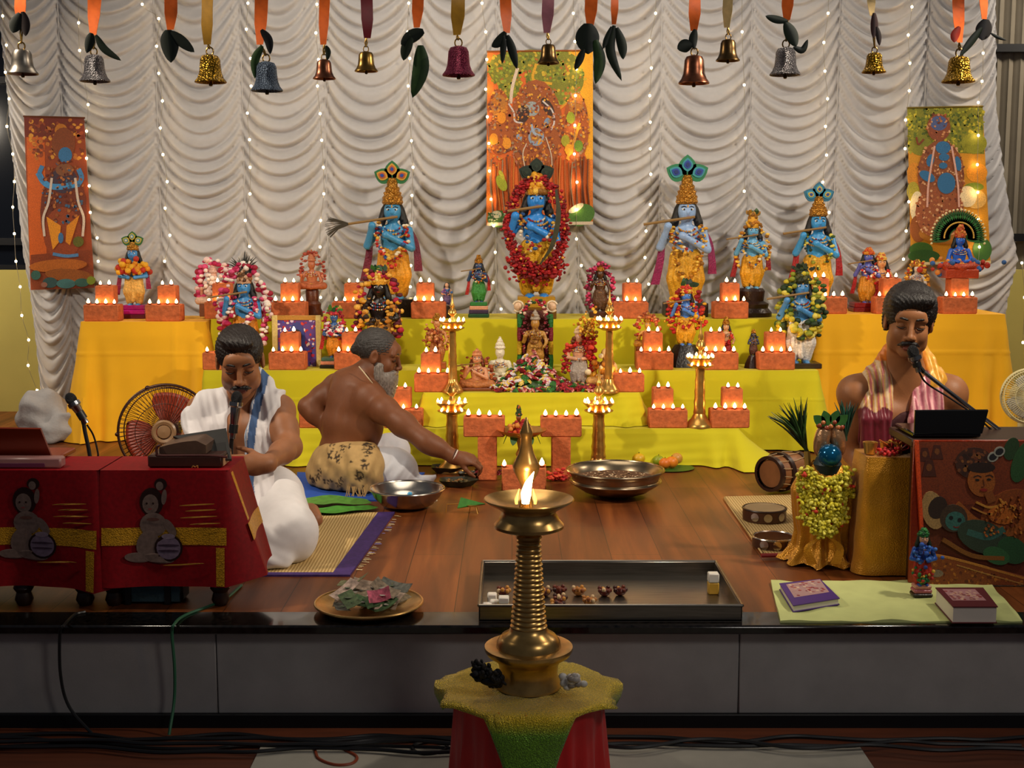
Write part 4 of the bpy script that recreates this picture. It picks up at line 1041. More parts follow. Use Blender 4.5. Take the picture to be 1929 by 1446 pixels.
m.grid(mound, 40, 10, '#274a1c', wrapu=True); o = m.build('leaf_bedding', M_LEAF, loc=((FX0 + FX1) / 2, Y3 + 0.13, Z3)); tag(o, 'bed of green leaves and petals under the flowers before the shrine', 'leaves', kind='stuff')

# ================================================================ BRASS LAMPS
def brass_lamp(label, px, Y, z, pdish, ptop, wdish, wbase, lower=None, nfl=9, group='tall brass lamps on the altar', bulb=True):
    x = xat(px, Y, z); zd = at(px, pdish, Y)[2]; zt_ = at(px, ptop, Y)[2]; R = mpx(wdish, Y) / 2; B = mpx(wbase, Y) / 2
    T = thing('brass_lamp', label, 'lamp', (x, Y, z), group); nfl = 9
    m = MB(); m.lathe([(B, z), (B, z + 0.012), (B * 0.92, z + 0.02), (B * 0.75, z + 0.035), (B * 0.55, z + 0.05), (B * 0.42, z + 0.075), (0, z + 0.075)], (x, Y, 0), 28); m.build('base', M_BRASS, T)
    m = MB(); zs_ = z + 0.07; L = zd - zs_
    pr = [(0, zs_), (B * 0.42, zs_)] + [(B * (0.42 - 0.12 * t) * (1 + 0.10 * (i % 3 == 0)), zs_ + L * t * 0.9) for i, t in enumerate(arc(14, 0.03, 0.95))] + [(B * 0.42, zd - L * 0.12), (B * 0.3, zd - L * 0.08), (B * 0.35, zd), (0, zd)]
    m.lathe(pr, (x, Y, 0), 18); m.build('stem', M_BRASS, T)
    m = MB(); m.lathe([(0, zd - 0.034), (R * 0.55, zd - 0.034), (R * 0.62, zd - 0.028), (R * 0.78, zd - 0.014), (R, zd + 0.002), (R, zd + 0.008), (R * 0.93, zd + 0.005), (R * 0.7, zd - 0.008), (0, zd - 0.012)], (x, Y, 0), 28, cap=False); m.build('oil_dish', M_BRASS, T)
    if lower:
        zl_ = at(px, lower, Y)[2]; m = MB(); m.lathe([(0, zl_ - 0.012), (R * 0.5, zl_ - 0.014), (R * 0.9, zl_), (R * 0.92, zl_ + 0.004), (R * 0.5, zl_ - 0.004), (0, zl_ - 0.004)], (x, Y, 0), 28, cap=False); m.build('lower_dish', M_BRASS, T)
        for i in range(4):
            a = -math.pi / 2 + (i - 1.5) * 0.75; f = MB(); f.lathe([(0, 0), (0.005, 0.004), (0.006, 0.008), (0.003, 0.014), (0, 0.019)], (x + R * 0.7 * math.cos(a), Y + R * 0.7 * math.sin(a), zl_), 8); f.build('flame', M_FLAME, T)
    m = MB(); hf = zt_ - zd
    m.lathe([(R * 0.22, zd - 0.003), (R * 0.2, zd + 0.15 * hf), (R * 0.12, zd + 0.22 * hf), (R * 0.34, zd + 0.32 * hf), (R * 0.30, zd + 0.42 * hf), (R * 0.14, zd + 0.5 * hf), (R * 0.2, zd + 0.58 * hf), (R * 0.10, zd + 0.68 * hf), (R * 0.03, zt_), (0, zt_)], (x, Y, 0), 14); m.build('finial', M_BRASS, T)
    for i in range(nfl):
        a = 2 * math.pi * (i + 0.5) / nfl; f = MB(); f.lathe([(0, 0), (0.0055, 0.004), (0.007, 0.009), (0.004, 0.016), (0, 0.022)], (x + R * 0.88 * math.cos(a), Y + R * 0.88 * math.sin(a), zd + 0.006), 8); f.build('flame', M_FLAME, T)
YL = 6.44
brass_lamp('tall brass lamp on the floor behind the reaching hand of the priest', 852, YL, 0, 760, 692, 60, 62, 774, 11)
brass_lamp('tall brass lamp on the floor behind the wide bronze urn', 1127, YL, 0, 760, 692, 60, 64, 774, 11)
brass_lamp('brass lamp on the middle step before the dancing terracotta statue', 853, Y3 + 0.03, Z3, 607, 553, 50, 40, 618, 11)
brass_lamp('brass lamp on the middle step right of the flower heap', 1147, Y3 + 0.03, Z3, 605, 545, 52, 40, 617, 11)
brass_lamp('brass lamp on the lowest step between two brick stacks', 1317, Y4 + 0.075, Z4, 675, 604, 54, 52, 688, 9)

# ================================================================ BELLS AND LEAVES ON RIBBONS
M_SATIN = mat('satin ribbon', attr=True, rough=0.35, noise=(60, 0.12), sheen=0.2)
BELLM = {'silver': mat('silver bell', '#978f84', 0.34, 0.9, noise=(50, 0.2)), 'glitter': mat('glittered silver bell', '#8c888a', 0.38, 0.7, vor=(260, 1.0), noise=(200, 0.45)),
         'gold': mat('gold bell', '#94701c', 0.34, 0.9, vor=(150, 0.5), noise=(80, 0.2)), 'blue': mat('blue grey glittered bell', '#59687c', 0.5, 0.5, vor=(240, 0.8), noise=(200, 0.4)),
         'copper': mat('copper bell', '#8c563e', 0.32, 0.9, noise=(60, 0.3)), 'oldgold': mat('old gold bell', '#8f6f36', 0.3, 0.9, noise=(40, 0.3)),
         'maroon': mat('maroon glittered bell', '#8a2f4c', 0.4, 0.6, vor=(240, 0.8), noise=(200, 0.35)), 'bronze': mat('dark bronze bell', '#6b5230', 0.32, 0.9, noise=(50, 0.3))}
RC = {'o': '#ff7420', 'g': '#b8861c', 'r': '#7a0f1c', 'p': '#b0707c', 'c': '#e0c080'}
def px_leaf(m, pts, hw, Y, col, th=0.0015):
    """leaf along pixel points with half width hw (pixels), slightly folded"""
    P = spline([at(x, y, Y) for x, y in pts], 6); n = len(P); k = mpx(1, Y)
    L = []; v = []; f = []
    for i, p in enumerate(P):
        d = P[min(i + 1, n - 1)] - P[max(i - 1, 0)]; w = np.array((d[2], 0, -d[0])); w /= np.linalg.norm(w) + 1e-9
        t = i / (n - 1); b = hw * k * (math.sin(math.pi * min(1, 0.06 + t * 0.94)) ** 0.65 if t < 1 else 0.02)
        for s, dy in ((-1, 0.35 * b), (0, -0.0), (1, 0.35 * b)): v.append(p + w * b * s + np.array((0, dy, 0)))
        for s, dy in ((1, 0.35 * b), (0, 0.0), (-1, 0.35 * b)): v.append(p + w * b * s + np.array((0, dy + th, 0)))
    for i in range(n - 1):
        for q in range(6):
            r = (q + 1) % 6; f.append((i * 6 + q, i * 6 + r, (i + 1) * 6 + r, (i + 1) * 6 + q))
    f.append([0, 1, 2, 3, 4, 5][::-1]); f.append([(n - 1) * 6 + q for q in range(6)])
    m.add(v, f, col)
def hang(rx, ry, rcol, rw, bell=None, leaves=(), label='', Y=3.92):
    """ribbon down to ry at column rx; bell = (x, y top, y bottom, width, finish)"""
    T = thing('hanging_bell' if bell else 'hanging_leaves', label, 'bell' if bell else 'leaves', at(rx, -70, Y), 'bells and leaves hung on ribbons')
    k = mpx(1, Y); m = MB(); rnd = random.Random(rx)
    pts = []; wd = []; wdir = []
    for i in range(13):
        t = i / 12; y = -70 + (ry + 70) * t; pts.append(at(rx + 2 * math.sin(3 * t + rx), y, Y))
        wd.append(rw / 2 * k * (1 - 0.45 * max(0, (t - 0.75) / 0.25))); a = 0.35 * math.sin(t * 4 + rx); wdir.append((math.cos(a), math.sin(a), 0))
    m.strip(pts, wd, wdir, 0.0015, RC[rcol]); m.build('ribbon', M_SATIN, T, ang=60)
    for pts_, hw, c in leaves:
        m = MB(); px_leaf(m, pts_, hw, Y - 0.012, c); m.build('leaf', M_LEAF, T, ang=60)
    if bell:
        bx, y0, y1, w, fin = bell; R = w / 2 * k; c = at(bx, y1, Y); zt = at(bx, y0, Y)[2]; H = zt - c[2]
        m = MB(); o = at(rx, ry, Y); top = np.array((c[0], Y, zt))
        pr = [(0.0, H), (0.22 * R, H), (0.50 * R, H * 0.95), (0.62 * R, H * 0.82), (0.66 * R, H * 0.55), (0.70 * R, H * 0.35), (0.82 * R, H * 0.17), (0.98 * R, H * 0.06), (R, 0.02 * H), (0.97 * R, 0), (0.90 * R, 0.02 * H), (0.72 * R, 0.16 * H), (0.60 * R, 0.36 * H), (0.55 * R, 0.8 * H), (0, 0.88 * H)]
        m.lathe(pr, c, 32, cap=False); m.build('bell', BELLM[fin], T)
        m = MB(); m.tube([(c[0] + 0.17 * R * math.cos(a) * 1.3, Y, zt + 0.2 * R + 0.26 * R * math.sin(a)) for a in arc(14, 0, 2 * math.pi * 13 / 14)], 0.05 * R, 6, closed=True); m.lathe([(0.2 * R, -0.02), (0.12 * R, 0.03 * R), (0, 0.04 * R)], (c[0], Y, zt), 10)
        g = np.array((c[0], Y, zt + 0.35 * R)); m.tube([g, (g + o) / 2 + (0.003, 0, 0), o], 0.0025, 5); m.tube([g, (g + o) / 2 - (0.003, 0, 0), o], 0.0025, 5)
        m.build('ring', BELLM['oldgold'], T)
        m = MB(); m.tube([c + (0, 0, 0.85 * H), c + (0, 0, 0.0)], 0.003, 6); m.lathe([(0, -0.22 * R), (0.10 * R, -0.2 * R), (0.13 * R, -0.1 * R), (0.09 * R, 0.02 * R), (0, 0.04 * R)], c, 10); m.build('clapper', BELLM['bronze'], T)
G1, G2, G3 = '#0f1a0c', '#16240f', '#2c4a1c'
hang(40, 40, 'o', 25, (43, 93, 140, 56, 'silver'), [([(38, 25), (28, 45), (24, 62)], 12, G1), ([(42, 22), (46, 45), (48, 68)], 9, '#1c0c0a')], 'silver white bell on an orange ribbon, the one nearest the dark window')
hang(177, 66, 'o', 25, (179, 103, 154, 55, 'glitter'), [([(172, 62), (168, 78), (163, 100)], 9, G1), ([(180, 66), (196, 92), (228, 114)], 7, G2)], 'silver glitter bell with one thin curling leaf on an orange ribbon')
hang(320, 56, 'o', 23, None, [([(316, 56), (318, 80), (322, 118)], 17, G1), ([(322, 60), (342, 78), (366, 98)], 10, G1)], 'orange ribbon with a dark folded leaf and no bell beside the gold ribbon')
hang(392, 84, 'g', 23, (397, 103, 156, 58, 'gold'), (), 'bright gold bell on a gold brocade ribbon')
hang(491, 84, 'o', 24, (503, 116, 172, 58, 'blue'), [([(492, 56), (505, 75), (509, 102)], 8, '#0c0a0a'), ([(494, 86), (480, 112), (480, 148)], 8, G3)], 'large blue grey bell with green leaf on an orange ribbon')
hang(611, 84, 'o', 20, (611, 112, 149, 42, 'copper'), [([(614, 86), (618, 98), (616, 114)], 5, G2)], 'small copper bell on a plain orange ribbon')
hang(690, 72, 'r', 22, (690, 97, 135, 43, 'oldgold'), (), 'small antique gold bell on a dark red ribbon')
hang(786, 52, 'o', 21, None, [([(798, 58), (775, 68), (755, 84)], 12, G1), ([(775, 66), (765, 90), (760, 114)], 10, G2), ([(792, 85), (792, 130), (777, 184)], 15, G3)], 'orange ribbon with a long green hanging leaf and no bell')
hang(861, 66, 'g', 25, (864, 87, 143, 60, 'maroon'), (), 'maroon glitter bell on a gold ribbon')
hang(953, 62, 'o', 21, None, [([(952, 60), (940, 78), (926, 88)], 9, G1), ([(948, 66), (948, 90), (946, 120)], 6, G1), ([(956, 66), (965, 95), (974, 130)], 8, G1)], 'orange ribbon with dark leaves at the corner of the central painting')
hang(1031, 62, 'p', 22, (1033, 83, 120, 41, 'bronze'), (), 'small dark bronze bell on a pink satin ribbon')
hang(1113, 50, 'o', 23, None, [([(1108, 44), (1107, 72), (1108, 102)], 22, G1), ([(1100, 92), (1092, 112), (1083, 132)], 7, G1), ([(1122, 75), (1130, 115), (1122, 158)], 11, G3)], 'wide orange ribbon with a broad dark leaf bundle and no bell')
hang(1156, 46, 'o', 14, None, [([(1152, 50), (1142, 75), (1136, 92)], 5, G1), ([(1157, 48), (1150, 95), (1171, 152)], 9, G2), ([(1162, 52), (1172, 85), (1174, 112)], 9, G2)], 'narrow orange ribbon with split dark leaves and no bell')
hang(1307, 58, 'o', 22, (1307, 104, 158, 57, 'copper'), [([(1310, 55), (1306, 75), (1308, 92)], 8, G1), ([(1304, 84), (1290, 86), (1276, 92)], 12, G1)], 'large copper bell with black rounded leaf on an orange ribbon')
hang(1371, 52, 'c', 18, (1371, 74, 115, 44, 'bronze'), (), 'small bronze bell on a cream and gold ribbon')
hang(1484, 38, 'o', 21, (1479, 89, 142, 57, 'glitter'), [([(1484, 40), (1462, 36), (1442, 30)], 7, G2), ([(1480, 42), (1492, 65), (1500, 88)], 12, G2), ([(1495, 88), (1512, 94), (1522, 74)], 6, G1)], 'speckled silver bell with a torn green leaf on a coral ribbon')
hang(1643, 30, 'c', 15, (1646, 99, 137, 44, 'gold'), [([(1647, 24), (1648, 50), (1646, 72)], 7, '#3a1410'), ([(1652, 50), (1656, 68), (1657, 86)], 5, '#2a120e')], 'small gold bell on a narrow cream ribbon with dried red leaf')
hang(1807, 80, 'o', 21, (1805, 106, 155, 60, 'gold'), [([(1808, 50), (1800, 66), (1798, 80)], 8, '#a82a12')], 'big gold glitter bell on a bright orange ribbon, last before the steel sheets')
hang(1852, 36, 'o', 18, None, [([(1858, 36), (1855, 56), (1850, 76)], 15, '#160c0c'), ([(1850, 52), (1830, 78), (1808, 106)], 7, G2), ([(1866, 62), (1880, 70), (1896, 76)], 3, G1)], 'orange ribbon with a dark leaf reaching across the big gold bell', 3.86)

# ================================================================ PAINTED BANNERS ON THE CURTAIN
class Art:
    """flat painting at depth Y: layered patches of colour"""
    def __init__(s, Y): s.Y = Y; s.m = MB(); s.k = 0; s.j = 0
    def poly(s, pts, col, th=0.0008):
        s.k += 1; s.j = (s.j + 1) % 7; P = [at(x, y, s.Y) for x, y in pts]; d = s.Y - 0.00025 * s.k - 0.00003 * s.j
        area = sum(P[i][0] * P[(i + 1) % len(P)][2] - P[(i + 1) % len(P)][0] * P[i][2] for i in range(len(P)))
        q = [(p[0], p[2]) for p in P]
        s.m.prism(q if area > 0 else q[::-1], d, s.Y + th, col); return s
    def ell(s, cx, cy, rx, ry, col, rot=0, n=20):
        r = math.radians(rot); pts = []
        for i in range(n):
            a = 2 * math.pi * i / n; x, y = rx * math.cos(a), ry * math.sin(a); pts.append((cx + x * math.cos(r) - y * math.sin(r), cy + x * math.sin(r) + y * math.cos(r)))
        return s.poly(pts, col)
    def line(s, pts, w, col):
        P = spline([np.array((x, y, 0.0)) for x, y in pts], 5); A = []; B = []
        for i in range(len(P)):
            d = P[min(i + 1, len(P) - 1)] - P[max(i - 1, 0)]; d = d / (np.linalg.norm(d) + 1e-9)
            A.append((P[i][0] - d[1] * w / 2, P[i][1] + d[0] * w / 2)); B.append((P[i][0] + d[1] * w / 2, P[i][1] - d[0] * w / 2))
        for i in range(len(A) - 1):
            if i: s.k -= 1
            s.poly([A[i], A[i + 1], B[i + 1], B[i]], col)
        return s
    def dots(s, n, box, r, cols, rnd, mask=None):
        for i in range(n):
            x, y = rnd.uniform(box[0], box[2]), rnd.uniform(box[1], box[3])
            if mask and not mask(x, y): continue
            s.ell(x, y, rnd.uniform(*r), rnd.uniform(*r), rnd.choice(cols), rnd.uniform(0, 90), 7); s.k -= 1
        s.k += 1; return s
def in_ell(*E): return lambda x, y: any(((x - a) / c) ** 2 + ((y - b) / d) ** 2 < 1 for a, b, c, d in E)
YA = YB - 0.125
# dark orange banner by the window
T = thing('painted_banner', 'narrow dark orange painted banner with a blue figure, at the window end of the curtain', 'painting', at(110, 545, YA))
a = Art(YA); r = random.Random(1)
a.poly([(45, 218), (158, 222), (178, 542), (58, 546)], '#8a380a'); a.poly([(45, 218), (158, 222), (160, 262), (47, 258)], '#6a1e08'); a.poly([(50, 258), (84, 258), (88, 480), (56, 490)], '#c0560c')
a.dots(160, (56, 226, 156, 300), (2, 5), ['#8a3a10', '#b0641c', '#6a2a0c', '#c98a2a'], r); a.ell(115, 245, 12, 12, '#b06a14'); a.poly([(58, 480), (174, 470), (178, 542), (60, 546)], '#7a3208')
a.ell(120, 400, 44, 90, '#6a2a10'); a.ell(118, 440, 36, 50, '#8a3a10'); a.ell(120, 270, 22, 30, '#7a3a12'); a.ell(123, 292, 13, 15, '#2f6a9a'); a.ell(120, 340, 26, 24, '#3a2a3a'); a.line([(72, 325), (85, 345), (108, 352), (150, 346)], 11, '#3f8ac0'); a.line([(80, 312), (74, 330), (84, 342)], 8, '#3a78ac'); a.line([(148, 318), (154, 335), (146, 350)], 9, '#3a78ac'); a.ell(122, 320, 17, 12, '#7a4a2a')
a.dots(160, (78, 300, 160, 420), (1.5, 3.5), ['#8a4a1c', '#5a1c10', '#a8622a', '#3a5a7a'], r, in_ell((120, 360, 40, 62)))
for sgn in (-1, 1): a.line([(120 + sgn * 22, 335), (120 + sgn * 28, 380), (120 + sgn * 38, 410), (120 + sgn * 36, 445)], 4.5, '#c9b8a8')
a.poly([(88, 408), (115, 425), (112, 455), (100, 470)], '#d88a14'); a.poly([(150, 405), (126, 425), (124, 455), (132, 462)], '#d08010'); a.ell(115, 448, 5, 10, '#3a6a9a'); a.line([(100, 478), (125, 482), (148, 480)], 6, '#4a7aa8'); a.ell(148, 455, 10, 10, '#5a5a14')
a.ell(110, 500, 55, 12, '#a85a10', -3); a.ell(130, 518, 45, 12, '#8a4a0c', 4)
for x, y, rx, ry, c in ((68, 518, 9, 9, '#2f5a50'), (95, 532, 14, 10, '#2a4a4a'), (125, 534, 18, 9, '#3a6a6a'), (155, 532, 14, 8, '#2f5a50'), (172, 528, 8, 8, '#7a8a1c'), (84, 536, 6, 5, '#8a5a4a')): a.ell(x, y, rx, ry, c)
a.m.build('painted_cloth', M_PAINT, T, smooth=False)
m = MB(); m.tube([at(44, 219, YA), at(160, 222, YA)], 0.006, 6, '#5a2a10'); m.build('hanging_rod', M_ATTR, T)
# large central painting
T = thing('painted_banner', 'large orange and gold mural painting behind the central red-garlanded statue', 'painting', at(1017, 422, YA))
a = Art(YA); r = random.Random(2)
a.poly([(918, 97), (1117, 95), (1117, 422), (916, 424)], '#d8641a'); a.poly([(1070, 97), (1117, 96), (1117, 330), (1090, 260), (1072, 180)], '#eba414'); a.poly([(918, 97), (930, 97), (928, 424), (916, 424)], '#e0741c'); a.poly([(1108, 300), (1117, 300), (1117, 422), (1106, 422)], '#e07a1c')
for x, y, rx, ry in ((950, 130, 30, 30), (1000, 115, 35, 22), (1050, 120, 40, 26), (1070, 150, 30, 34), (1030, 150, 40, 30), (960, 160, 22, 26), (1062, 178, 24, 18)): a.ell(x, y, rx, ry, '#7a7a1a')
tree = in_ell((950, 130, 32, 32), (1000, 115, 36, 24), (1050, 120, 42, 28), (1070, 150, 32, 36), (1030, 150, 42, 32), (960, 160, 24, 28), (1062, 178, 26, 20))
a.dots(520, (918, 97, 1104, 205), (1.5, 4), ['#a8981c', '#8a8a1c', '#c9a82a', '#5a6a14', '#b0641c', '#94a02a'], r, tree)
a.line([(975, 128), (965, 165), (962, 195)], 6, '#d8c0a8'); a.line([(1010, 120), (1005, 150), (1040, 158)], 5, '#d8a01c'); a.line([(1090, 180), (1060, 200), (1045, 215)], 4, '#d8901c')
a.ell(940, 230, 24, 62, '#a8541a'); a.ell(1085, 240, 24, 66, '#a8541a'); a.ell(1010, 240, 50, 90, '#a0521c'); a.poly([(985, 200), (995, 152), (1010, 160), (1030, 205)], '#96501c')
for c0, rr in (((940, 200), 16), ((1085, 196), 14)): a.ell(c0[0], c0[1], rr, rr + 6, '#b87424')
a.ell(1002, 205, 14, 14, '#9aa0a0'); a.ell(985, 215, 12, 18, '#3a2018', 15); a.ell(1032, 202, 9, 20, '#3a2018', -30)
a.line([(958, 195), (968, 212), (970, 228), (985, 232)], 3, '#d0c4c0'); a.line([(1022, 190), (1040, 208), (1044, 230), (1038, 245)], 3, '#d0c4c0'); a.ell(1010, 258, 15, 17, '#8a9ab0'); a.ell(1008, 256, 9, 11, '#a0703a'); a.ell(978, 258, 6, 5, '#8a9ab0', 40); a.ell(1030, 230, 5, 9, '#7a90b0', 20); a.line([(1000, 232), (1006, 250), (1016, 256)], 5, '#9aaac0')
a.dots(900, (920, 160, 1112, 330), (1.2, 3.2), ['#c9741c', '#8a3a14', '#d88a24', '#6a3a2a', '#b06a4a', '#e0a02a', '#9a7a5a'], r, in_ell((940, 240, 25, 75), (1085, 245, 25, 75), (1010, 245, 52, 92)))
for (x, y, c) in ((945, 222, '#e08a14'), (1075, 222, '#98a01c'), (955, 270, '#e0901c'), (930, 262, '#d88a14'), (1065, 265, '#a0981c'), (1090, 275, '#6a8a1c'), (1072, 282, '#e09a14')): a.ell(x, y, 8, 11, c)
a.line([(1092, 232), (1080, 270), (1068, 300)], 5, '#e0961c'); a.line([(992, 270), (985, 290), (990, 320)], 2, '#d0b8a0'); a.line([(1028, 258), (1038, 290), (1040, 312)], 2, '#d0b8a0')
for i in range(26): x = 925 + i * 7.3; a.line([(x, 300 + 6 * math.sin(i)), (x + 3 * math.sin(i * 2), 350), (x + 4, 400)], 2.2, r.choice(['#8a4a1c', '#a85a1c', '#6a3414', '#c0701c', '#9a7a5a']))
a.ell(945, 345, 9, 16, '#9aa01c', -25); a.ell(945, 330, 4, 10, '#b8b02a', -25)
a.ell(940, 412, 22, 16, '#3f6a24'); a.ell(1095, 405, 26, 20, '#4a7a2a', -25); a.ell(935, 404, 10, 7, '#d8d0b0'); a.ell(1085, 392, 16, 6, '#d8d0b0', -30); a.dots(60, (920, 400, 965, 422), (1, 2.5), ['#8aa88a', '#2a5a24', '#c0c8a0'], r)
a.poly([(918, 419), (1117, 417), (1117, 423), (917, 425)], '#d8c8b0')
a.m.build('painted_cloth', M_PAINT, T, smooth=False)
m = MB(); m.tube([at(917, 97, YA), at(1118, 95, YA)], 0.006, 6, '#8a4a14'); m.build('hanging_rod', M_ATTR, T)
# green and gold banner at the other end
T = thing('painted_banner', 'green and gold painted banner with a blue figure, beside the steel sheets', 'painting', at(1790, 497, YA))
a = Art(YA); r = random.Random(3)
a.poly([(1709, 203), (1851, 200), (1866, 495), (1716, 498)], '#c98a14'); a.poly([(1709, 203), (1851, 200), (1854, 290), (1711, 285)], '#7a7a14')
a.dots(500, (1710, 204, 1853, 288), (1.5, 3.5), ['#a0a01c', '#5a6a14', '#8a8a1a', '#c0b02a', '#4a5a10'], r)
a.ell(1735, 275, 22, 18, '#7a7a1a'); a.ell(1835, 270, 24, 20, '#8a8a1a')
for x, y, rx, ry, c in ((1722, 330, 14, 24, '#d88a1c'), (1840, 325, 20, 18, '#e09014'), (1720, 360, 12, 18, '#b0a02a'), (1835, 352, 18, 8, '#7a8a1c'), (1838, 375, 20, 18, '#e0b05a'), (1728, 390, 14, 30, '#e0d0a8'), (1822, 370, 18, 20, '#e8d4a8'), (1730, 430, 16, 26, '#8a4a10'), (1735, 470, 22, 14, '#3a6a24'), (1850, 470, 18, 22, '#3a6a2a'), (1790, 440, 60, 20, '#a86a14'), (1740, 482, 30, 12, '#2a5a24')): a.ell(x, y, rx, ry, c)
a.ell(1772, 330, 44, 66, '#8a4a24'); a.ell(1768, 240, 22, 26, '#8a4424'); a.ell(1768, 232, 16, 14, '#4a5a8a'); a.ell(1770, 400, 46, 50, '#96502a')
a.line([(1740, 262), (1730, 272), (1726, 258)], 3, '#7a3414'); a.dots(500, (1726, 215, 1822, 445), (1.2, 3), ['#b0703a', '#6a3018', '#c98a5a', '#a0522a', '#d8a87a'], r, in_ell((1772, 330, 45, 68), (1768, 240, 23, 28), (1770, 400, 47, 52)))
for x, y, rx, ry, rot in ((1776, 278, 14, 12, 0), (1778, 296, 10, 7, 0), (1752, 302, 7, 12, 15), (1804, 308, 6, 14, -10), (1776, 312, 8, 6, 0), (1746, 332, 16, 9, 30), (1782, 345, 17, 20, 0)): a.ell(x, y, rx, ry, '#2a6a9a', rot)
for sgn, x0 in ((-1, 1760), (1, 1792)): a.line([(x0, 275), (x0 + sgn * 6, 310), (x0 + sgn * 12, 350), (x0 + sgn * 14, 390)], 3.5, '#d8a898')
a.poly([(1716, 494), (1866, 491), (1866, 496), (1716, 499)], '#d8c89a')
a.m.build('painted_cloth', M_PAINT, T, smooth=False)
m = MB(); m.tube([at(1708, 203, YA), at(1852, 200, YA)], 0.006, 6, '#6a5a14'); m.build('hanging_rod', M_ATTR, T)

# ================================================================ FAIRY LIGHTS
M_BULB = mat('fairy light bulb', '#fff0c8', 0.3, emit=((1.0, 0.66, 0.26), 55)); M_WIRE = mat('thin clear wire', '#8a8578', 0.5)
YF = YB - 0.15
def string(label, pts, top=True):
    P = ([(pts[0][0], -60)] if top else []) + list(pts)
    T = thing('fairy_light_string', label, 'string lights', at(P[0][0], P[0][1], YF), 'strings of warm fairy lights on the curtain')
    m = MB(); m.tube(spline([at(x, y, YF) for x, y in P], 3), 0.0014, 4); m.build('wire', M_WIRE, T)
    for x, y in pts:
        m = MB(); m.ball(at(x, y, YF - 0.008), (0.0072, 0.0072, 0.008), None, 1); m.build('bulb', M_BULB, T)
string('fairy light string along the outer curtain edge beside the dark window', [(5, 30), (12, 85), (10, 136), (17, 186), (13, 238), (24, 290), (27, 342), (24, 390), (27, 440), (30, 492), (38, 540), (41, 594), (54, 640), (53, 688), (70, 735)])
string('fairy light string along the inner edge of the dark orange banner', [(148, 43), (150, 95), (158, 147), (166, 197), (163, 247), (163, 298), (168, 350), (170, 400), (183, 448), (185, 492)])
string('fairy light string on the seam above the star-crowned statue', [(268, 8), (299, 35), (295, 87), (299, 138), (306, 190), (302, 241), (307, 291), (315, 342), (311, 392), (320, 443), (310, 492)])
string('fairy light string on the seam above the black feather crest', [(467, 6), (464, 55), (472, 110), (473, 162), (466, 213), (470, 263), (471, 315), (471, 365), (462, 415), (470, 464)])
string('fairy light string on the seam under the small copper bell', [(597, 8), (595, 62), (600, 112), (598, 162), (603, 214), (606, 264), (609, 315), (610, 365), (604, 415), (603, 465), (607, 515), (604, 560)])
string('fairy light string on the seam beside the whisk-bearing statue', [(770, 6), (768, 60), (772, 110), (769, 162), (771, 213), (775, 265), (778, 315), (776, 368), (775, 420), (774, 500), (773, 540)])
string('fairy light string along the orange edge of the central painting', [(908, 6), (915, 60), (917, 112), (915, 168), (918, 220), (921, 270), (922, 322), (925, 375), (930, 425), (933, 475), (929, 532), (944, 582)])
string('fairy light string over the yellow corner of the central painting', [(1080, 25), (1083, 78), (1086, 130), (1084, 180), (1083, 236), (1082, 290), (1087, 343), (1086, 395), (1086, 450), (1095, 500), (1085, 548)])
string('fairy light string left of the tall pale blue statue', [(1235, 25), (1224, 77), (1227, 128), (1224, 180), (1225, 230), (1225, 280), (1226, 328), (1225, 385), (1217, 435), (1215, 485), (1222, 535)])
string('fairy light string on the seam beside the golden-leaf-crowned statue', [(1398, 60), (1402, 160), (1404, 260), (1402, 360)])
string('fairy light string on the seam beside the blue-crested flute statue', [(1560, 25), (1552, 80), (1554, 134), (1559, 186), (1555, 238), (1557, 292), (1550, 343), (1562, 400), (1560, 470)])
string('fairy light string along the inner edge of the green banner', [(1718, 13), (1711, 66), (1714, 119), (1713, 171), (1706, 226), (1705, 280), (1712, 380), (1707, 435), (1702, 488)])
string('fairy light string down the outer edge of the green banner', [(1852, 100), (1850, 153), (1843, 193), (1843, 255), (1841, 310), (1842, 362), (1843, 412), (1845, 465), (1840, 520)])
string('fairy light string on the yellow wall past the curtain edge', [(1925, 495), (1930, 560), (1927, 645)], False)

# ================================================================ FOREGROUND LAMP ON ITS STOOL
YL0 = 3.5; CXL = 996
zf = lambda y: at(CXL, y, YL0)[2]
rf = lambda w, y=1000: mpx(w, YL0, y)
LX = at(CXL, 1100, YL0)[0]
ztop = zf(1292)
M_GCLOTH = mat('gold green shot satin', '#8f7a12', 0.35, 0.35, noise=(260, 0.5), vor=(240, 0.5), sheen=0.3)
nt = M_GCLOTH.node_tree; tc = nt.nodes.new('ShaderNodeTexCoord'); sp_ = nt.nodes.new('ShaderNodeSeparateXYZ'); nt.links.new(tc.outputs['Object'], sp_.inputs[0])
mr = nt.nodes.new('ShaderNodeMapRange'); mr.inputs[1].default_value = -0.05; mr.inputs[2].default_value = -0.005; nt.links.new(sp_.outputs[2], mr.inputs[0])   # woven green corner, gold middle
cr = nt.nodes.new('ShaderNodeValToRGB'); nt.links.new(mr.outputs[0], cr.inputs[0]); cr.color_ramp.elements[0].color = lin('#6ea01c'); cr.color_ramp.elements[1].color = lin('#dcbc1c')
nt.links.new(cr.outputs[0], [n for n in nt.nodes if n.type == 'VECT_MATH'][0].inputs[0])
M_RSATIN = mat('red satin', '#d01016', 0.4, sheen=0.2, noise=(6, 0.15))
T = thing('round_stool', 'round stool wrapped in folded red satin, under the big brass lamp', 'stool', (LX, YL0, HZ))
RS = rf(150, 1290)
m = MB()
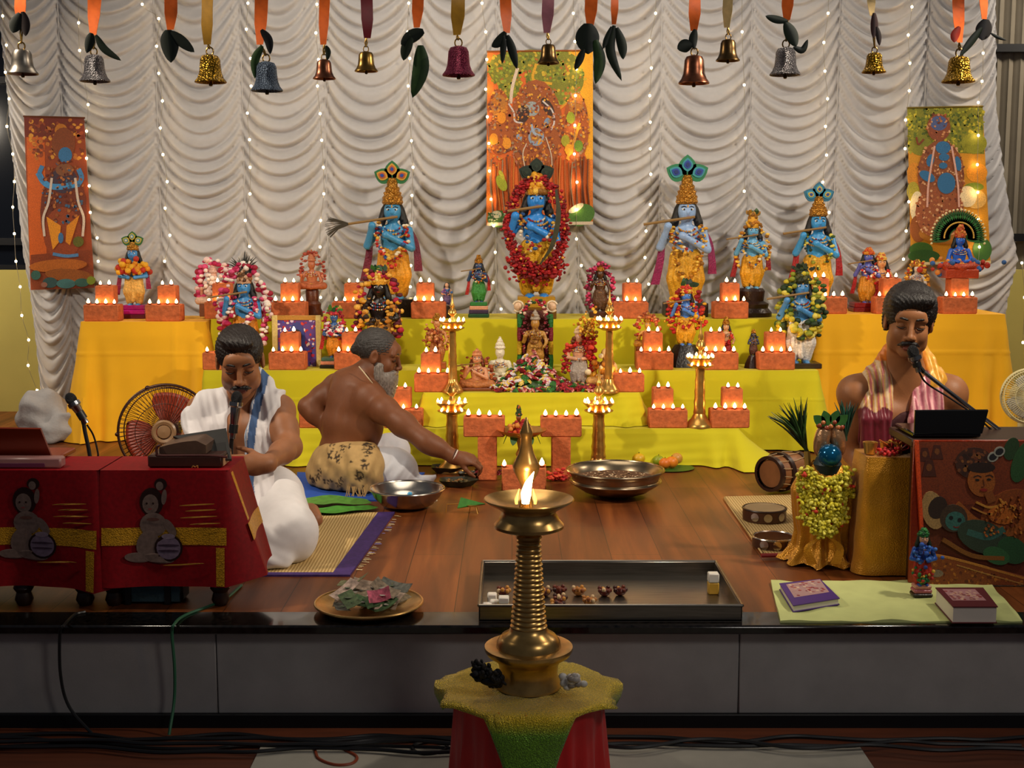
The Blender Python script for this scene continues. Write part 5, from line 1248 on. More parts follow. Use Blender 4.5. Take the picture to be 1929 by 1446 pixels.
def redskirt(u, v):
    a = 2 * math.pi * u; z = HZ + 0.004 + (ztop - 0.006 - HZ) * v; t = 1 - v
    r = RS * (0.93 + 0.05 * t) + t * 0.012 * math.sin(a * 17 + 1) + t * 0.008 * math.sin(a * 29)
    return (LX + r * math.cos(a), YL0 + r * math.sin(a), z)
m.grid(redskirt, 160, 14, wrapu=True); m.lathe([(RS * 0.93, ztop - 0.006), (0, ztop - 0.006)], (LX, YL0, 0), 40, cap=False); m.build('skirt', M_RSATIN, T)
m = MB(); m.lathe([(0, ztop - 0.03), (RS * 0.9, ztop - 0.03), (RS * 0.9, ztop - 0.008), (0, ztop - 0.008)], (LX, YL0, 0), 40); m.build('seat', M_BLACK, T)
m = MB(); v = []; f = []; N_ = 72
def drop(a):                                            # reach of the square scarf in direction a
    out = 0.0
    for b, w, l in ((-math.pi / 2, 0.50, 0.34), (0.05, 0.55, 0.055), (math.pi - 0.05, 0.55, 0.07), (math.pi / 2, 0.6, 0.12)):
        d = abs((a - b + math.pi) % (2 * math.pi) - math.pi); out = max(out, l * max(0, 1 - d / w))
    return out + 0.012
rows = 15
for j in range(rows):
    for i in range(N_):
        a = 2 * math.pi * i / N_; q = j / (rows - 1); L = drop(a)
        s_ = q * (RS + 0.012 + L); r = min(s_, RS + 0.012); dn = max(0, s_ - RS - 0.012)
        bow = 0.028 * math.exp(-((dn - 0.02) / 0.05) ** 2) * (dn > 0) * (1.4 if abs(math.cos(a)) > 0.85 else 0.5) * (1 + math.sin(9 * a)) * 0.5
        v.append((LX + (r + bow + 0.02 * dn) * math.cos(a), YL0 + (r + bow + 0.02 * dn) * math.sin(a), ztop + 0.001 - dn * 0.96 + 0.002 * math.sin(7 * a + 30 * s_)))
for j in range(rows - 1):
    for i in range(N_):
        k = (i + 1) % N_; f.append((j * N_ + i, j * N_ + k, (j + 1) * N_ + k, (j + 1) * N_ + i))
m.add(v, f); o = m.build('scarf', M_GCLOTH, loc=(LX, YL0, ztop), ang=70); tag(o, 'sparkling gold-green scarf draped over the red stool, one corner hanging in front', 'cloth')
sol = o.modifiers.new('thick', 'SOLIDIFY'); sol.thickness = 0.002; sol.offset = 1
T = thing('brass_lamp', 'big brass oil lamp with one tall flame on the gold-draped stool', 'lamp', (LX, YL0, ztop + 0.004))
m = MB(); m.lathe([(0, ztop + 0.004), (rf(62), ztop + 0.004), (rf(63), zf(1290)), (rf(62), zf(1284)), (rf(55), zf(1268)), (rf(57), zf(1250)), (rf(62), zf(1240)), (rf(80), zf(1229)), (rf(84), zf(1222)), (rf(84), zf(1216)), (rf(76), zf(1215)), (rf(62), zf(1216)), (rf(60), zf(1206)), (rf(52), zf(1196)), (rf(38), zf(1188)), (rf(35), zf(1180)), (0, zf(1180))], (LX, YL0, 0), 56, cap=False); m.build('base', M_BRASSD, T)
m = MB(); pr = [(0, zf(1184))]
for i in range(19):
    y = 1182 - i * 8.9; w = 34 - 12 * (i / 18) ** 0.8
    pr += [(rf(w - 1.5), zf(y)), (rf(w + 1.5), zf(y - 2.5)), (rf(w + 1.5), zf(y - 4.5)), (rf(w - 1.5), zf(y - 7))]
pr += [(rf(20), zf(1016)), (rf(25), zf(1012)), (rf(25), zf(1008)), (rf(18), zf(1002)), (rf(17), zf(985)), (0, zf(985))]
m.lathe(pr, (LX, YL0, 0), 36, cap=False); m.build('stem', M_BRASSD, T)
m = MB(); m.lathe([(0, zf(988)), (rf(56), zf(996)), (rf(66), zf(992)), (rf(66), zf(987)), (rf(58), zf(978)), (rf(51), zf(966)), (rf(52), zf(960)), (rf(66), zf(952)), (rf(80), zf(944)), (rf(85), zf(940)), (rf(84), zf(938)), (rf(76), zf(942)), (rf(60), zf(951)), (rf(40), zf(956)), (0, zf(957))], (LX, YL0, 0), 56, cap=False); m.build('oil_dish', M_BRASSD, T)
YFN = YL0; fx = LX + rf(-6)
m = MB(); m.lathe([(rf(14), zf(958)), (rf(10), zf(930)), (rf(9), zf(918)), (rf(14), zf(906)), (rf(24), zf(886)), (rf(26), zf(876)), (rf(22), zf(868)), (rf(14), zf(852)), (rf(10.5), zf(836)), (rf(10.5), zf(822)), (rf(12.5), zf(816)), (rf(11.5), zf(812)), (rf(5), zf(796)), (rf(1.5), zf(786)), (0, zf(785))], (LX - rf(5), YL0, 0), 28, cap=False); m.build('finial', M_BRASSD, T)
def fl(pts, rs):
    m = MB(); m.tube(spline(pts, 5), [float(np.interp(i / (5 * (len(pts) - 1)), np.linspace(0, 1, len(rs)), rs)) for i in range(5 * (len(pts) - 1) + 1)], 10)
    return m
M_FLAME2 = mat('lamp flame', '#ffc060', 0.5, emit=((1.0, 0.66, 0.28), 22)); M_FLAME3 = mat('orange lamp flame', '#ff8020', 0.5, emit=((1.0, 0.30, 0.05), 5))
yq = YL0 - 0.07
m = fl([at(990, 948, yq), at(991, 930, yq), at(996, 910, yq), at(1006, 888, yq)], [rf(7), rf(10), rf(7), rf(0.6)]); m.build('flame', M_FLAME2, T)
for x0, x1 in ((973, 978), (1008, 1004)):
    m = fl([at(x0, 949, yq + 0.02), at(x0, 940, yq + 0.02), at(x1, 920, yq + 0.02)], [rf(2.5), rf(3.5), rf(0.5)]); m.build('flame', M_FLAME3, T)
m = MB(); m.tube([at(988, 950, yq), at(990, 944, yq)], 0.005, 6, '#15100c'); m.build('wick', M_ATTR, T)
pl = bpy.data.lights.new('flame_light', 'POINT'); pl.energy = 1.6; pl.color = (1.0, 0.62, 0.28); pl.shadow_soft_size = 0.02
plo = bpy.data.objects.new('flame_light', pl); COL.objects.link(plo); plo.location = [float(a) for a in at(998, 905, yq - 0.04)]
rnd = random.Random(31)
m = MB()
for i in range(170):
    t = rnd.random(); p = at(893 + 48 * t + rnd.gauss(0, 6), 1256 + 28 * t + rnd.gauss(0, 7), YL0 - 0.10 + rnd.gauss(0, 0.012)); p[2] = max(p[2], ztop + 0.008)
    m.ball(p, (rnd.uniform(0.004, 0.011), rnd.uniform(0.004, 0.010), rnd.uniform(0.003, 0.006)), rnd.choice(['#0c0a0c', '#16100f', '#100d12', '#1c1412']), 1, rotm(rnd.uniform(0, 3), rnd.uniform(0, 3), 0))
m.ball(at(925, 1280, YL0 - 0.1), (0.032, 0.022, 0.016), '#0c0a0c', 2)
p0 = at(920, 1275, YL0 - 0.1); p0[2] = ztop; o = m.build('flower_bunch', M_BLOB, loc=p0); tag(o, 'black wilted flower bunch lying against the base of the big brass lamp', 'flowers')
m = MB()
for i in range(30):
    p = at(1076 + rnd.gauss(0, 8), 1281 + rnd.gauss(0, 5), YL0 - 0.11 + rnd.gauss(0, 0.01)); p[2] = max(p[2], ztop + 0.012); m.ball(p, (0.012, 0.01, 0.01), rnd.choice(['#d8d4cc', '#b8b0a8', '#e6e2dc', '#9a8f86']), 1)
p0 = at(1074, 1285, YL0 - 0.11); p0[2] = ztop; o = m.build('jasmine_bunch', mat('pale petals', attr=True, rough=0.35), loc=p0); tag(o, 'small white jasmine bunch on the gold scarf beside the big lamp', 'flowers')

# ================================================================ STAGE FRONT: tray, plate, green cloth
M_TRAY = mat('brushed steel tray', '#8b857c', 0.32, 1.0, noise=(8, 0.2), stretch=(1, 20, 20))
a0 = gnd(902, 1172); a1 = gnd(1398, 1172); yb = gnd(1000, 1088)[1] + 0.02; hT = at(1000, 1142, a0[1])[2]
T = thing('steel_tray', 'long rectangular steel tray on the dark granite edge, behind the big brass lamp', 'tray', ((a0[0] + a1[0]) / 2, (a0[1] + yb) / 2, 0.003))
xc = (a0[0] + a1[0]) / 2; wT = a1[0] - a0[0]; dT = yb - a0[1]; yc = (a0[1] + yb) / 2
m = MB(); m.box((xc, yc, 0.006), (wT, dT, 0.006))
for s in (-1, 1):
    m.box((xc + s * (wT / 2 - 0.003), yc, hT / 2 + 0.003), (0.006, dT, hT), 0.002); m.box((xc, yc + s * (dT / 2 - 0.003), hT / 2 + 0.003), (wT, 0.006, hT), 0.002)
m.build('pan', M_TRAY, T)
m = MB()
for s in (-1, 1):
    m.tube([(xc - wT / 2, yc + s * dT / 2, hT + 0.003), (xc + wT / 2, yc + s * dT / 2, hT + 0.003)], 0.005, 8); m.tube([(xc + s * wT / 2, yc - dT / 2, hT + 0.003), (xc + s * wT / 2, yc + dT / 2, hT + 0.003)], 0.005, 8)
m.build('rim', M_TRAY, T)
M_WAX = mat('candle wax', attr=True, rough=0.5, sss=0.2)
def on_tray(px, py): q = gnd(px, py, 0.009); q[1] = min(q[1], yb - 0.02); return q
def block(px, py, w, h, lab, two=True):
    p = on_tray(px, py); w = mpx(w, p[1], 1100); h = mpx(h, p[1], 1100); m = MB()
    if two: m.box(p + (0, 0, h * 0.28), (w, w, h * 0.56), 0.003, '#d8a83a'); m.box(p + (0, 0, h * 0.78), (w, w, h * 0.44), 0.003, '#ece6da')
    else: m.box(p + (0, 0, h / 2), (w, w, h), 0.004, '#ece4d8')
    o = m.build('wax_block', M_WAX, loc=p); tag(o, lab, 'candle', 'wax blocks in the steel tray')
block(1343, 1117, 20, 40, 'tall white and amber wax block in the far corner of the steel tray')
block(949, 1150, 20, 28, 'white and amber wax block among the white cubes in the steel tray')
block(918, 1150, 19, 15, 'white wax cube nearest the tray corner, left of the stacked cubes', False)
block(931, 1147, 17, 18, 'white wax cube under the topmost cube in the steel tray', False)
block(927, 1136, 18, 20, 'white wax cube behind the others in the steel tray', False)
fruit = [(949, 1122), (1026, 1122), (1054, 1120), (1055, 1136), (1050, 1147), (1090, 1121), (1110, 1140), (1139, 1122), (1168, 1121)]
nm = ['beside the white cubes', 'just right of the lamp stem', 'behind the heaped pair', 'heaped at the back of the pair', 'nearest the tray front', 'with pale petals in mid row', 'the paler one nearer the front', 'first of the last pair', 'last of the row']
for i, (px, py) in enumerate(fruit):
    p = on_tray(px, py); m = MB(); r_ = random.Random(i); big = i in (5, 6)
    col = ['#5a1c10', '#3a120c', '#6a2a14'] if not big else ['#a86a2a', '#8a4a1c']
    m.ball(p + (0, 0, 0.014), (0.02, 0.018, 0.014), col[0], 2)
    for k in range(7):
        a = k * 0.9; m.ball(p + (0.019 * math.cos(a), 0.017 * math.sin(a), 0.02 + 0.006 * (k % 2)), (0.007, 0.007, 0.008), r_.choice(col + ['#c98a3a', '#d8b88a']), 1)
    o = m.build('fruit_piece', M_GLOSS, loc=p); tag(o, 'dark glazed fruit piece in the steel tray, ' + nm[i], 'fruit', 'glazed fruit pieces in the steel tray')
pc = gnd(695, 1148); R = mpx(101, pc[1], 1140)
T = thing('brass_plate', 'round brass plate full of banknotes at the stage edge', 'plate', pc)
m = MB(); m.lathe([(0, 0.0), (R * 0.72, 0.0), (R * 0.9, 0.012), (R, 0.024), (R, 0.028), (R * 0.88, 0.018), (R * 0.7, 0.006), (0, 0.006)], pc, 56, cap=False); m.build('dish', M_BRASSD, T)
m = MB(); m.tube([pc + (R * math.cos(a), R * math.sin(a), 0.027) for a in arc(48, 0, 2 * math.pi * 47 / 48)], 0.004, 6, closed=True); m.build('rim', M_BRASSD, T)
M_NOTE = mat('banknote paper', attr=True, rough=0.8, noise=(70, 0.5))
NC = ['#6a6a4a', '#8a7a62', '#4a5a3a', '#a08a78', '#5a5a52', '#3f5a34', '#b0988a', '#7a6a58']
nrnd = random.Random(14)
for i in range(26):
    a = nrnd.uniform(0, 6.28); rr = R * 0.62 * math.sqrt(nrnd.random()); c = pc + (rr * math.cos(a), rr * math.sin(a), 0.016 + 0.0022 * i)
    col = '#c05a72' if i == 25 else NC[i % 8]
    if i == 25: c = np.array(gnd(715, 1122, 0.07))
    tilt = nrnd.uniform(-0.35, 0.35); up = 0.9 if i == 25 else nrnd.uniform(-0.1, 0.5); M_ = rotm(up, tilt, 0) @ rotm(0, 0, nrnd.uniform(0, 3.14) if i < 25 else 0.2)
    bend = nrnd.uniform(-0.012, 0.012); wN, hN = (0.036, 0.022) if i == 25 else (nrnd.uniform(0.04, 0.055), nrnd.uniform(0.022, 0.03))
    m = MB(); V = []; 
    for side in (0.0, 0.0012):
        for q in range(5):
            u = q / 2 - 1; V += [M_ @ np.array((u * wN, -hN, bend * (u * u) * 1.5 + side)) + c, M_ @ np.array((u * wN, hN, bend * (u * u) * 1.5 + side)) + c]
    F_ = []
    for q in range(4): F_ += [(q * 2, q * 2 + 1, q * 2 + 3, q * 2 + 2), (10 + q * 2, 12 + q * 2, 13 + q * 2, 11 + q * 2), (q * 2, q * 2 + 2, 12 + q * 2, 10 + q * 2), (q * 2 + 1, 11 + q * 2, 13 + q * 2, q * 2 + 3)]
    F_ += [(0, 10, 11, 1), (8, 9, 19, 18)]
    m.add(V, F_, col); m.ball(M_ @ np.array((wN * 0.3, 0, 0.0015 + bend * 0.14)) + c, (hN * 0.5, hN * 0.5, 0.0008), '#9a948a' if i % 2 else '#54604a', 1)
    o = m.build('banknote', M_NOTE, loc=c)
    kindn = {0: 'grey-green', 1: 'tan', 2: 'dull green', 3: 'pale brown', 4: 'grey', 5: 'green', 6: 'pinkish beige', 7: 'brown'}[i % 8]
    tag(o, 'pink banknote standing up at the back of the plate of money' if i == 25 else kindn + ' crumpled banknote in the brass plate of money', 'banknote', 'the pink banknote' if i == 25 else kindn + ' banknotes in the brass plate')
def slab(name, pts, th, m_, label, cat, z0=0.0, parent=None, wav=0.0, **kw):
    P = [gnd(x, y, z0) for x, y in pts]
    n = 24; v = []; f = []
    for s in (0, 1):
        for j in range(n + 1):
            for i in range(n + 1):
                u, w = i / n, j / n; p = (P[0] * (1 - u) + P[1] * u) * (1 - w) + (P[3] * (1 - u) + P[2] * u) * w
                zz = th * s + (wav * (math.sin(u * 17 + w * 5) * math.sin(w * 11 + u * 3) + 0.6 * math.sin(u * 31 + w * 7)) + wav * 1.6 if s else 0)
                v.append((p[0], p[1], z0 + zz))
    M1 = (n + 1) ** 2; g = lambda i, j, s: s * M1 + j * (n + 1) + i
    for j in range(n):
        for i in range(n): f += [(g(i, j, 0), g(i, j + 1, 0), g(i + 1, j + 1, 0), g(i + 1, j, 0)), (g(i, j, 1), g(i + 1, j, 1), g(i + 1, j + 1, 1), g(i, j + 1, 1))]
    for i in range(n): f += [(g(i, 0, 0), g(i + 1, 0, 0), g(i + 1, 0, 1), g(i, 0, 1)), (g(i, n, 0), g(i, n, 1), g(i + 1, n, 1), g(i + 1, n, 0)), (g(0, i, 0), g(0, i, 1), g(0, i + 1, 1), g(0, i + 1, 0)), (g(n, i, 0), g(n, i + 1, 0), g(n, i + 1, 1), g(n, i, 1))]
    m = MB(); m.add(v, f); c = sum(P) / 4
    return m.build(name, m_, parent, loc=None if parent else c, label=label, cat=cat, ang=60, **kw)
M_GREENC = mat('pale green cotton', '#c9d088', 0.85, noise=(10, 0.08)); slab('floor_cloth', [(1470, 1174), (1926, 1174), (1862, 1097), (1452, 1099)], 0.004, M_GREENC, 'pale green cloth spread at the stage edge under two books and a figurine', 'cloth', wav=0.0035)
ZG = 0.012
def book(label, pts, th, col, cover, ZB=ZG):
    P = [gnd(x, y, ZB + th) for x, y in pts]; c = sum(P) / 4
    T = thing('book', label, 'book', (c[0], c[1], ZB))
    def pr(q, z0, z1, col, mt, nm):
        m = MB(); n = 4; v = [(p[0], p[1], z0) for p in q] + [(p[0], p[1], z1) for p in q]
        m.add(v, [(3, 2, 1, 0), (4, 5, 6, 7)] + [(i, (i + 1) % 4, 4 + (i + 1) % 4, 4 + i) for i in range(4)], col); return m.build(nm, mt, T, smooth=False)
    inner = [c + (p - c) * 0.96 for p in P]
    pr(inner, ZB + 0.003, ZB + th - 0.003, '#d8d0c4', M_ATTR, 'pages'); pr(P, ZB, ZB + 0.003, col, M_ATTR, 'back_cover'); pr(P, ZB + th - 0.003, ZB + th, col, M_ATTR, 'front_cover')
    m = MB(); r_ = random.Random(len(label)); e1 = P[1] - P[0]; e2 = P[3] - P[0]
    q = [P[0] + e1 * a + e2 * b for a, b in ((0.12, 0.3), (0.88, 0.3), (0.88, 0.9), (0.12, 0.9))]
    m.add([(p[0], p[1], ZB + th + 0.0005) for p in q], [(0, 1, 2, 3)], cover[0])
    for i in range(60):
        a, b = r_.uniform(0.15, 0.85), r_.uniform(0.34, 0.86); p = P[0] + e1 * a + e2 * b; m.ball((p[0], p[1], ZB + th + 0.0008), (0.006, 0.006, 0.0006), r_.choice(cover), 1)
    m.build('cover_picture', M_ATTR, T, smooth=False)
book('purple book with a red patterned cover picture on the pale green cloth', [(1494, 1140), (1582, 1126), (1545, 1090), (1468, 1098)], 0.024, '#4a2a7a', ['#b08a8a', '#a03a3a', '#d8b8a0', '#8a2a3a'])
book('thick dark red book with a floral cover picture on the pale green cloth', [(1795, 1142), (1880, 1142), (1852, 1106), (1762, 1106)], 0.055, '#5a1820', ['#a8787a', '#8a2a2a', '#c9a08a', '#7a3a3a'])
g_ = gnd(1735, 1122, ZG)
deity('small blue and red painted figurine with green hair on the pale green cloth', 1735, g_[1], ZG, 996, base=('box', 0.20, 0.36, ['#1c1210', '#b0606a', '#c98a7a']), crown=('flowers', 0.12, ['#1f6a34', '#2f8a3a', '#174a22']), skin='#2a5ab8', cloth='#b02a1c', arms='lap', res=0.016, hair='#15240f', eyes=True, face='#d09a78', wide=1, seed=41, name='figurine', garl=(('mass', ['#2a5ab8', '#1c3f8a', '#4a82d8'], 40, 0.04, (0, 0.6, 0.11, 0.09)), ('mass', ['#b02a1c', '#d8a83a', '#1f6a34'], 40, 0.035, (0, 0.2, 0.09, 0.1))))

# ================================================================ MATS, BOWLS AND OFFERINGS ON THE FLOOR
def straw(name, axis_):
    m = mat(name, '#b99c62', 0.75); nt = m.node_tree; N = nt.nodes; K = nt.links; b = N['Principled BSDF']
    tc = N.new('ShaderNodeTexCoord'); w = N.new('ShaderNodeTexWave'); w.bands_direction = axis_; w.inputs['Scale'].default_value = 26; w.inputs['Distortion'].default_value = 1.2
    K.new(tc.outputs['Object'], w.inputs[0]); cr = N.new('ShaderNodeValToRGB'); cr.color_ramp.elements[0].color = lin('#9a7a42'); cr.color_ramp.elements[1].color = lin('#cdb078'); K.new(w.outputs['Fac'], cr.inputs[0]); K.new(cr.outputs[0], b.inputs['Base Color'])
    bp = N.new('ShaderNodeBump'); bp.inputs['Strength'].default_value = 0.4; K.new(w.outputs['Fac'], bp.inputs['Height']); K.new(bp.outputs[0], b.inputs['Normal']); return m
M_STRAW = straw('woven straw', 'X'); M_PURP = mat('purple mat border', '#3d2266', 0.8, noise=(60, 0.25)); M_BLUEC = mat('blue cloth', '#1f4fae', 0.85, noise=(12, 0.1))
T = thing('straw_mat', 'straw mat with purple borders under the white-clad singer', 'mat', gnd(620, 1030))
slab('weave', [(470, 1084), (625, 1084), (712, 967), (490, 967)], 0.006, M_STRAW, None, None, parent=T)
slab('border', [(625, 1084), (660, 1084), (744, 966), (712, 967)], 0.007, M_PURP, None, None, parent=T)
slab('border', [(470, 1086), (660, 1086), (660, 1081), (470, 1081)], 0.0075, M_PURP, None, None, parent=T)
m = MB(); rr = random.Random(2)
for i in range(40):
    t = rr.random(); p = gnd(660 + 84 * t + 3, 1084 - 118 * t, 0.004); m.tube([p, p + (rr.uniform(0.008, 0.03), rr.uniform(-0.01, 0.01), -0.001)], 0.0015, 4, rr.choice(['#cdb078', '#8a7ab0', '#d8c8a0']))
m.build('fringe', M_ATTR, T)
slab('floor_cloth', [(556, 946), (712, 944), (800, 892), (560, 892)], 0.006, M_BLUEC, 'blue cloth on the floor under the bearded priest', 'cloth', wav=0.001)
def floor_leaf(label, pts, hw, col, z, bend=0.012):
    P = spline([gnd(x, y, z) for x, y in pts], 6); n = len(P); v = []; f = []
    for i, p in enumerate(P):
        t = i / (n - 1); d = P[min(i + 1, n - 1)] - P[max(i - 1, 0)]; w = np.array((-d[1], d[0], 0)); w /= np.linalg.norm(w) + 1e-9; b = hw * (math.sin(math.pi * min(1, 0.08 + 0.92 * t)) ** 0.5 if t < 1 else 0.05)
        for s, dz in ((-1, bend), (0, 0), (1, bend), (1, bend + 0.002), (0, 0.003), (-1, bend + 0.002)): v.append(p + w * b * s + (0, 0, dz * b / hw + 0.003 * math.sin(t * 14 + s)))
    for i in range(n - 1):
        for q in range(6): r = (q + 1) % 6; f.append((i * 6 + q, (i + 1) * 6 + q, (i + 1) * 6 + r, i * 6 + r))
    f.append([0, 1, 2, 3, 4, 5]); f.append([(n - 1) * 6 + q for q in (5, 4, 3, 2, 1, 0)])
    m = MB(); m.add(v, f, col); c = P[n // 2]; o = m.build('banana_leaf', M_LEAF, loc=c, ang=60); tag(o, label, 'leaf', 'banana leaves beside the straw mat')
floor_leaf('upper green banana leaf lying between blue cloth and straw mat', [(556, 950), (620, 946), (700, 948)], 0.085, '#4f8a34', 0.016)
floor_leaf('lower green banana leaf lying on the edge of the straw mat', [(575, 966), (640, 964), (712, 956)], 0.06, '#3f8a2c', 0.008)
def vessel(label, px, py0, prof, m_, Y=None, name='steel_bowl', cat='bowl', z=0.0, ring=None):
    p = gnd(px, py0, z); T = thing(name, label, cat, p); k = mpx(1, p[1], py0)
    m = MB(); m.lathe([(r * k, z_ * k) for r, z_ in prof], p, 52, cap=False); m.build('basin', m_, T)
    if ring:
        for r, z_ in ring: m = MB(); m.tube([p + (r * k * math.cos(a), r * k * math.sin(a), z_ * k) for a in arc(52, 0, 2 * math.pi * 51 / 52)], 2.2 * k, 8, closed=True); m.build('rim_band', m_, T)
    return T, p, k
T, p, k = vessel('wide steel bowl of small offerings on the floor beside the blue cloth', 767, 956, [(0, 0), (30, 0), (50, 9), (62, 22), (70, 37), (71, 38), (68, 37), (58, 22), (46, 12), (0, 6)], M_STEEL, ring=[(70, 37.5)])
br = random.Random(6)
for i, (dx, dy, c, lab, s) in enumerate(((3, 18, '#3a9ad0', 'blue plastic packet', 1.2), (26, 14, '#c04a7a', 'pink flower', 1.1), (28, -2, '#e8e0c8', 'white flower', 1.0), (44, 12, '#e6e6e0', 'crumpled white paper', 1.1), (48, -4, '#9aa83a', 'yellow-green flower', 1.1), (-40, 0, '#b08a5a', 'brown nut cluster', 1.1))):
    m = MB(); c0 = p + (dx * k, dy * k, 13 * k)
    if i == 0: m.box(c0 + (0, 0, 5 * k), (9 * k, 5 * k, 18 * k), 2 * k, c, rotm(0.2, 0.1, 0.3))
    else:
        for q in range(14): m.ball(c0 + np.array((br.gauss(0, 3.5), br.gauss(0, 3.5), abs(br.gauss(0, 3)))) * k * s, 2.6 * k, c if q % 3 else '#d8c8a8', 1)
    o = m.build('packet' if i == 0 else 'offering', M_GLOSS if i == 0 else M_BLOB, loc=c0); tag(o, lab + ' in the wide steel bowl', 'packet' if i == 0 else 'offering')
M_URLI = mat('dull bell metal', '#97876f', 0.28, 1.0, noise=(14, 0.15))
T, p, k = vessel('wide ribbed bronze urn with flared lip on the wooden floor', 1159, 934, [(0, 0), (34, 2), (60, 11), (80, 24), (85, 29), (82, 33), (83, 40), (86, 45), (91, 50), (91, 52), (86, 49), (80, 42), (76, 34), (60, 29), (0, 27)], M_URLI, name='bronze_urn', ring=[(90.5, 51), (84.5, 30)])
m = MB(); ur = random.Random(3)
m.lathe([(0, 33 * k), (60 * k, 33 * k), (77 * k, 35 * k), (70 * k, 30 * k), (0, 28 * k)], p, 40, '#5a3a22', cap=False)
for i in range(260):
    a = ur.uniform(0, 6.28); r_ = 74 * math.sqrt(ur.random()); m.ball(p + (r_ * k * math.cos(a), r_ * k * math.sin(a), 34 * k), (2.2 * k, 2.2 * k, 1.4 * k), ur.choice(['#7a5a3a', '#8a6a4a', '#4a2c18', '#a08060', '#c0a888']), 0)
o = m.build('grain', M_BLOB, loc=p + (0, 0, 30 * k)); tag(o, 'brown grain filling the wide bronze urn', 'grain', kind='stuff')
m = MB(); lp = gnd(1258, 882)
m.lathe([(0, 0), (0.105, 0.002), (0.12, 0.006), (0.1, 0.006), (0, 0.004)], lp, 24, '#2a5a1c', sx=1.15, cap=False); o = m.build('banana_leaf', M_LEAF, loc=lp); tag(o, 'round green leaf on the floor under the pile of fruit', 'leaf')
M_FRUIT = mat('fruit skin', attr=True, rough=0.4, noise=(40, 0.12), bump=(120, 0.08))
for px, py, r, c, lab in ((1203, 875, 11, '#d8a81c', 'yellow mango at the end of the fruit row'), (1224, 872, 10, '#9a9a1c', 'green mango next to the yellow one'), (1240, 877, 10, '#8f9a1c', 'round green fruit beside the oranges'), (1252, 882, 10, '#d8721c', 'orange beside the green fruit on the leaf'), (1265, 881, 11, '#e0801c', 'bright orange nearest the front of the leaf'), (1274, 874, 11, '#c9903a', 'tan fruit behind the bright orange'), (1248, 868, 9, '#6a8a1c', 'small green fruit at the back of the pile')):
    p = gnd(px, py, 0.006); k = mpx(1, p[1], 870); m = MB(); m.ball(p + (0, 0, r * k), (r * k * 1.12, r * k, r * k), c, 3); o = m.build('fruit', M_FRUIT, loc=p); T0 = tag(o, lab, 'fruit', 'fruit on the round leaf')
    m = MB(); m.tube([p + (0, 0, 1.95 * r * k), p + (0.002, 0, 2.2 * r * k)], 0.002, 5, '#4a3a1c'); ORG[o] = p; m.build('stalk', M_ATTR, o)
# offering plate on a brass stand between the piers
ps = gnd(983, 905); Tq = thing('offering_stand', 'brass plate on a stem between the T-shaped piers, holding leaves', 'stand', ps); zp = at(983, 816, ps[1])[2]; k = mpx(1, ps[1], 820)
m = MB(); m.lathe([(0, 0), (34 * k, 0), (30 * k, 6 * k), (10 * k, 14 * k), (7 * k, 40 * k), (12 * k, 52 * k), (7 * k, 62 * k), (12 * k, zp - 4 * k), (0, zp - 4 * k)], ps, 24, cap=False); m.build('stem', M_BRASS, Tq)
m = MB(); m.lathe([(0, zp - 6 * k), (30 * k, zp - 4 * k), (46 * k, zp + 6 * k), (47 * k, zp + 8 * k), (30 * k, zp), (0, zp - 2 * k)], ps, 36, cap=False); m.build('plate', M_BRASS, Tq)
for i in range(6):
    a = i * 1.05; q = ps + (26 * k * math.cos(a), 14 * k * math.sin(a), zp + 2 * k); m = MB(); m.prism(leaf_c(9 * k, 24 * k), 0, 0.002, '#2f6a24', rotm(-1.2, 0, a - 1.57), q, axis='z'); o = m.build('leaf', M_LEAF, loc=q); tag(o, 'small green leaf on the brass offering stand', 'leaf', 'leaves on the offering stand')
deity('small orange figure with a green crown standing on the brass offering plate', 977, ps[1] - 0.0, zp - 0.004, 764, pose='sit', skin='#8a4a24', cloth='#a82018', arms='lap', crown=('flowers', 0.3, ['#2a4a1c', '#c8641c', '#1c3314']), res=0.03, hair=None, eyes=False, garl=(('mass', ['#c8501c', '#a01818', '#d88a3a'], 40, 0.07, (0, 0.6, 0.14, 0.12)),), seed=51, name='figurine')
def heap(name, label, cat, px, py, cols, n, sx_, sy_, r, seed, h=0.02):
    p = gnd(px, py); m = MB(); q = random.Random(seed)
    for i in range(n): m.ball(p + (q.gauss(0, sx_), q.gauss(0, sy_), r * 0.6 + abs(q.gauss(0, h))), (r * q.uniform(0.7, 1.2), r, r * 0.6), q.choice(cols), 1)
    o = m.build(name, M_BLOB, loc=p); return tag(o, label, cat)
heap('flower_heap', 'loose red flowers at the foot of the right T-shaped pier', 'flowers', 1050, 905, ['#b0181c', '#c8321c', '#d84a2a'], 60, 0.03, 0.02, 0.011, 1)
heap('flower_heap', 'pink and red flowers beside the priest hand at the left T-shaped pier', 'flowers', 914, 900, ['#c0386a', '#8a1428', '#d87a9a', '#5a0c18'], 50, 0.045, 0.025, 0.011, 2)
heap('flower', 'single white flower ball in front of the priest hand', 'flower', 897, 892, ['#e8e4e0', '#d8d0d0'], 16, 0.008, 0.008, 0.01, 3, 0.008)
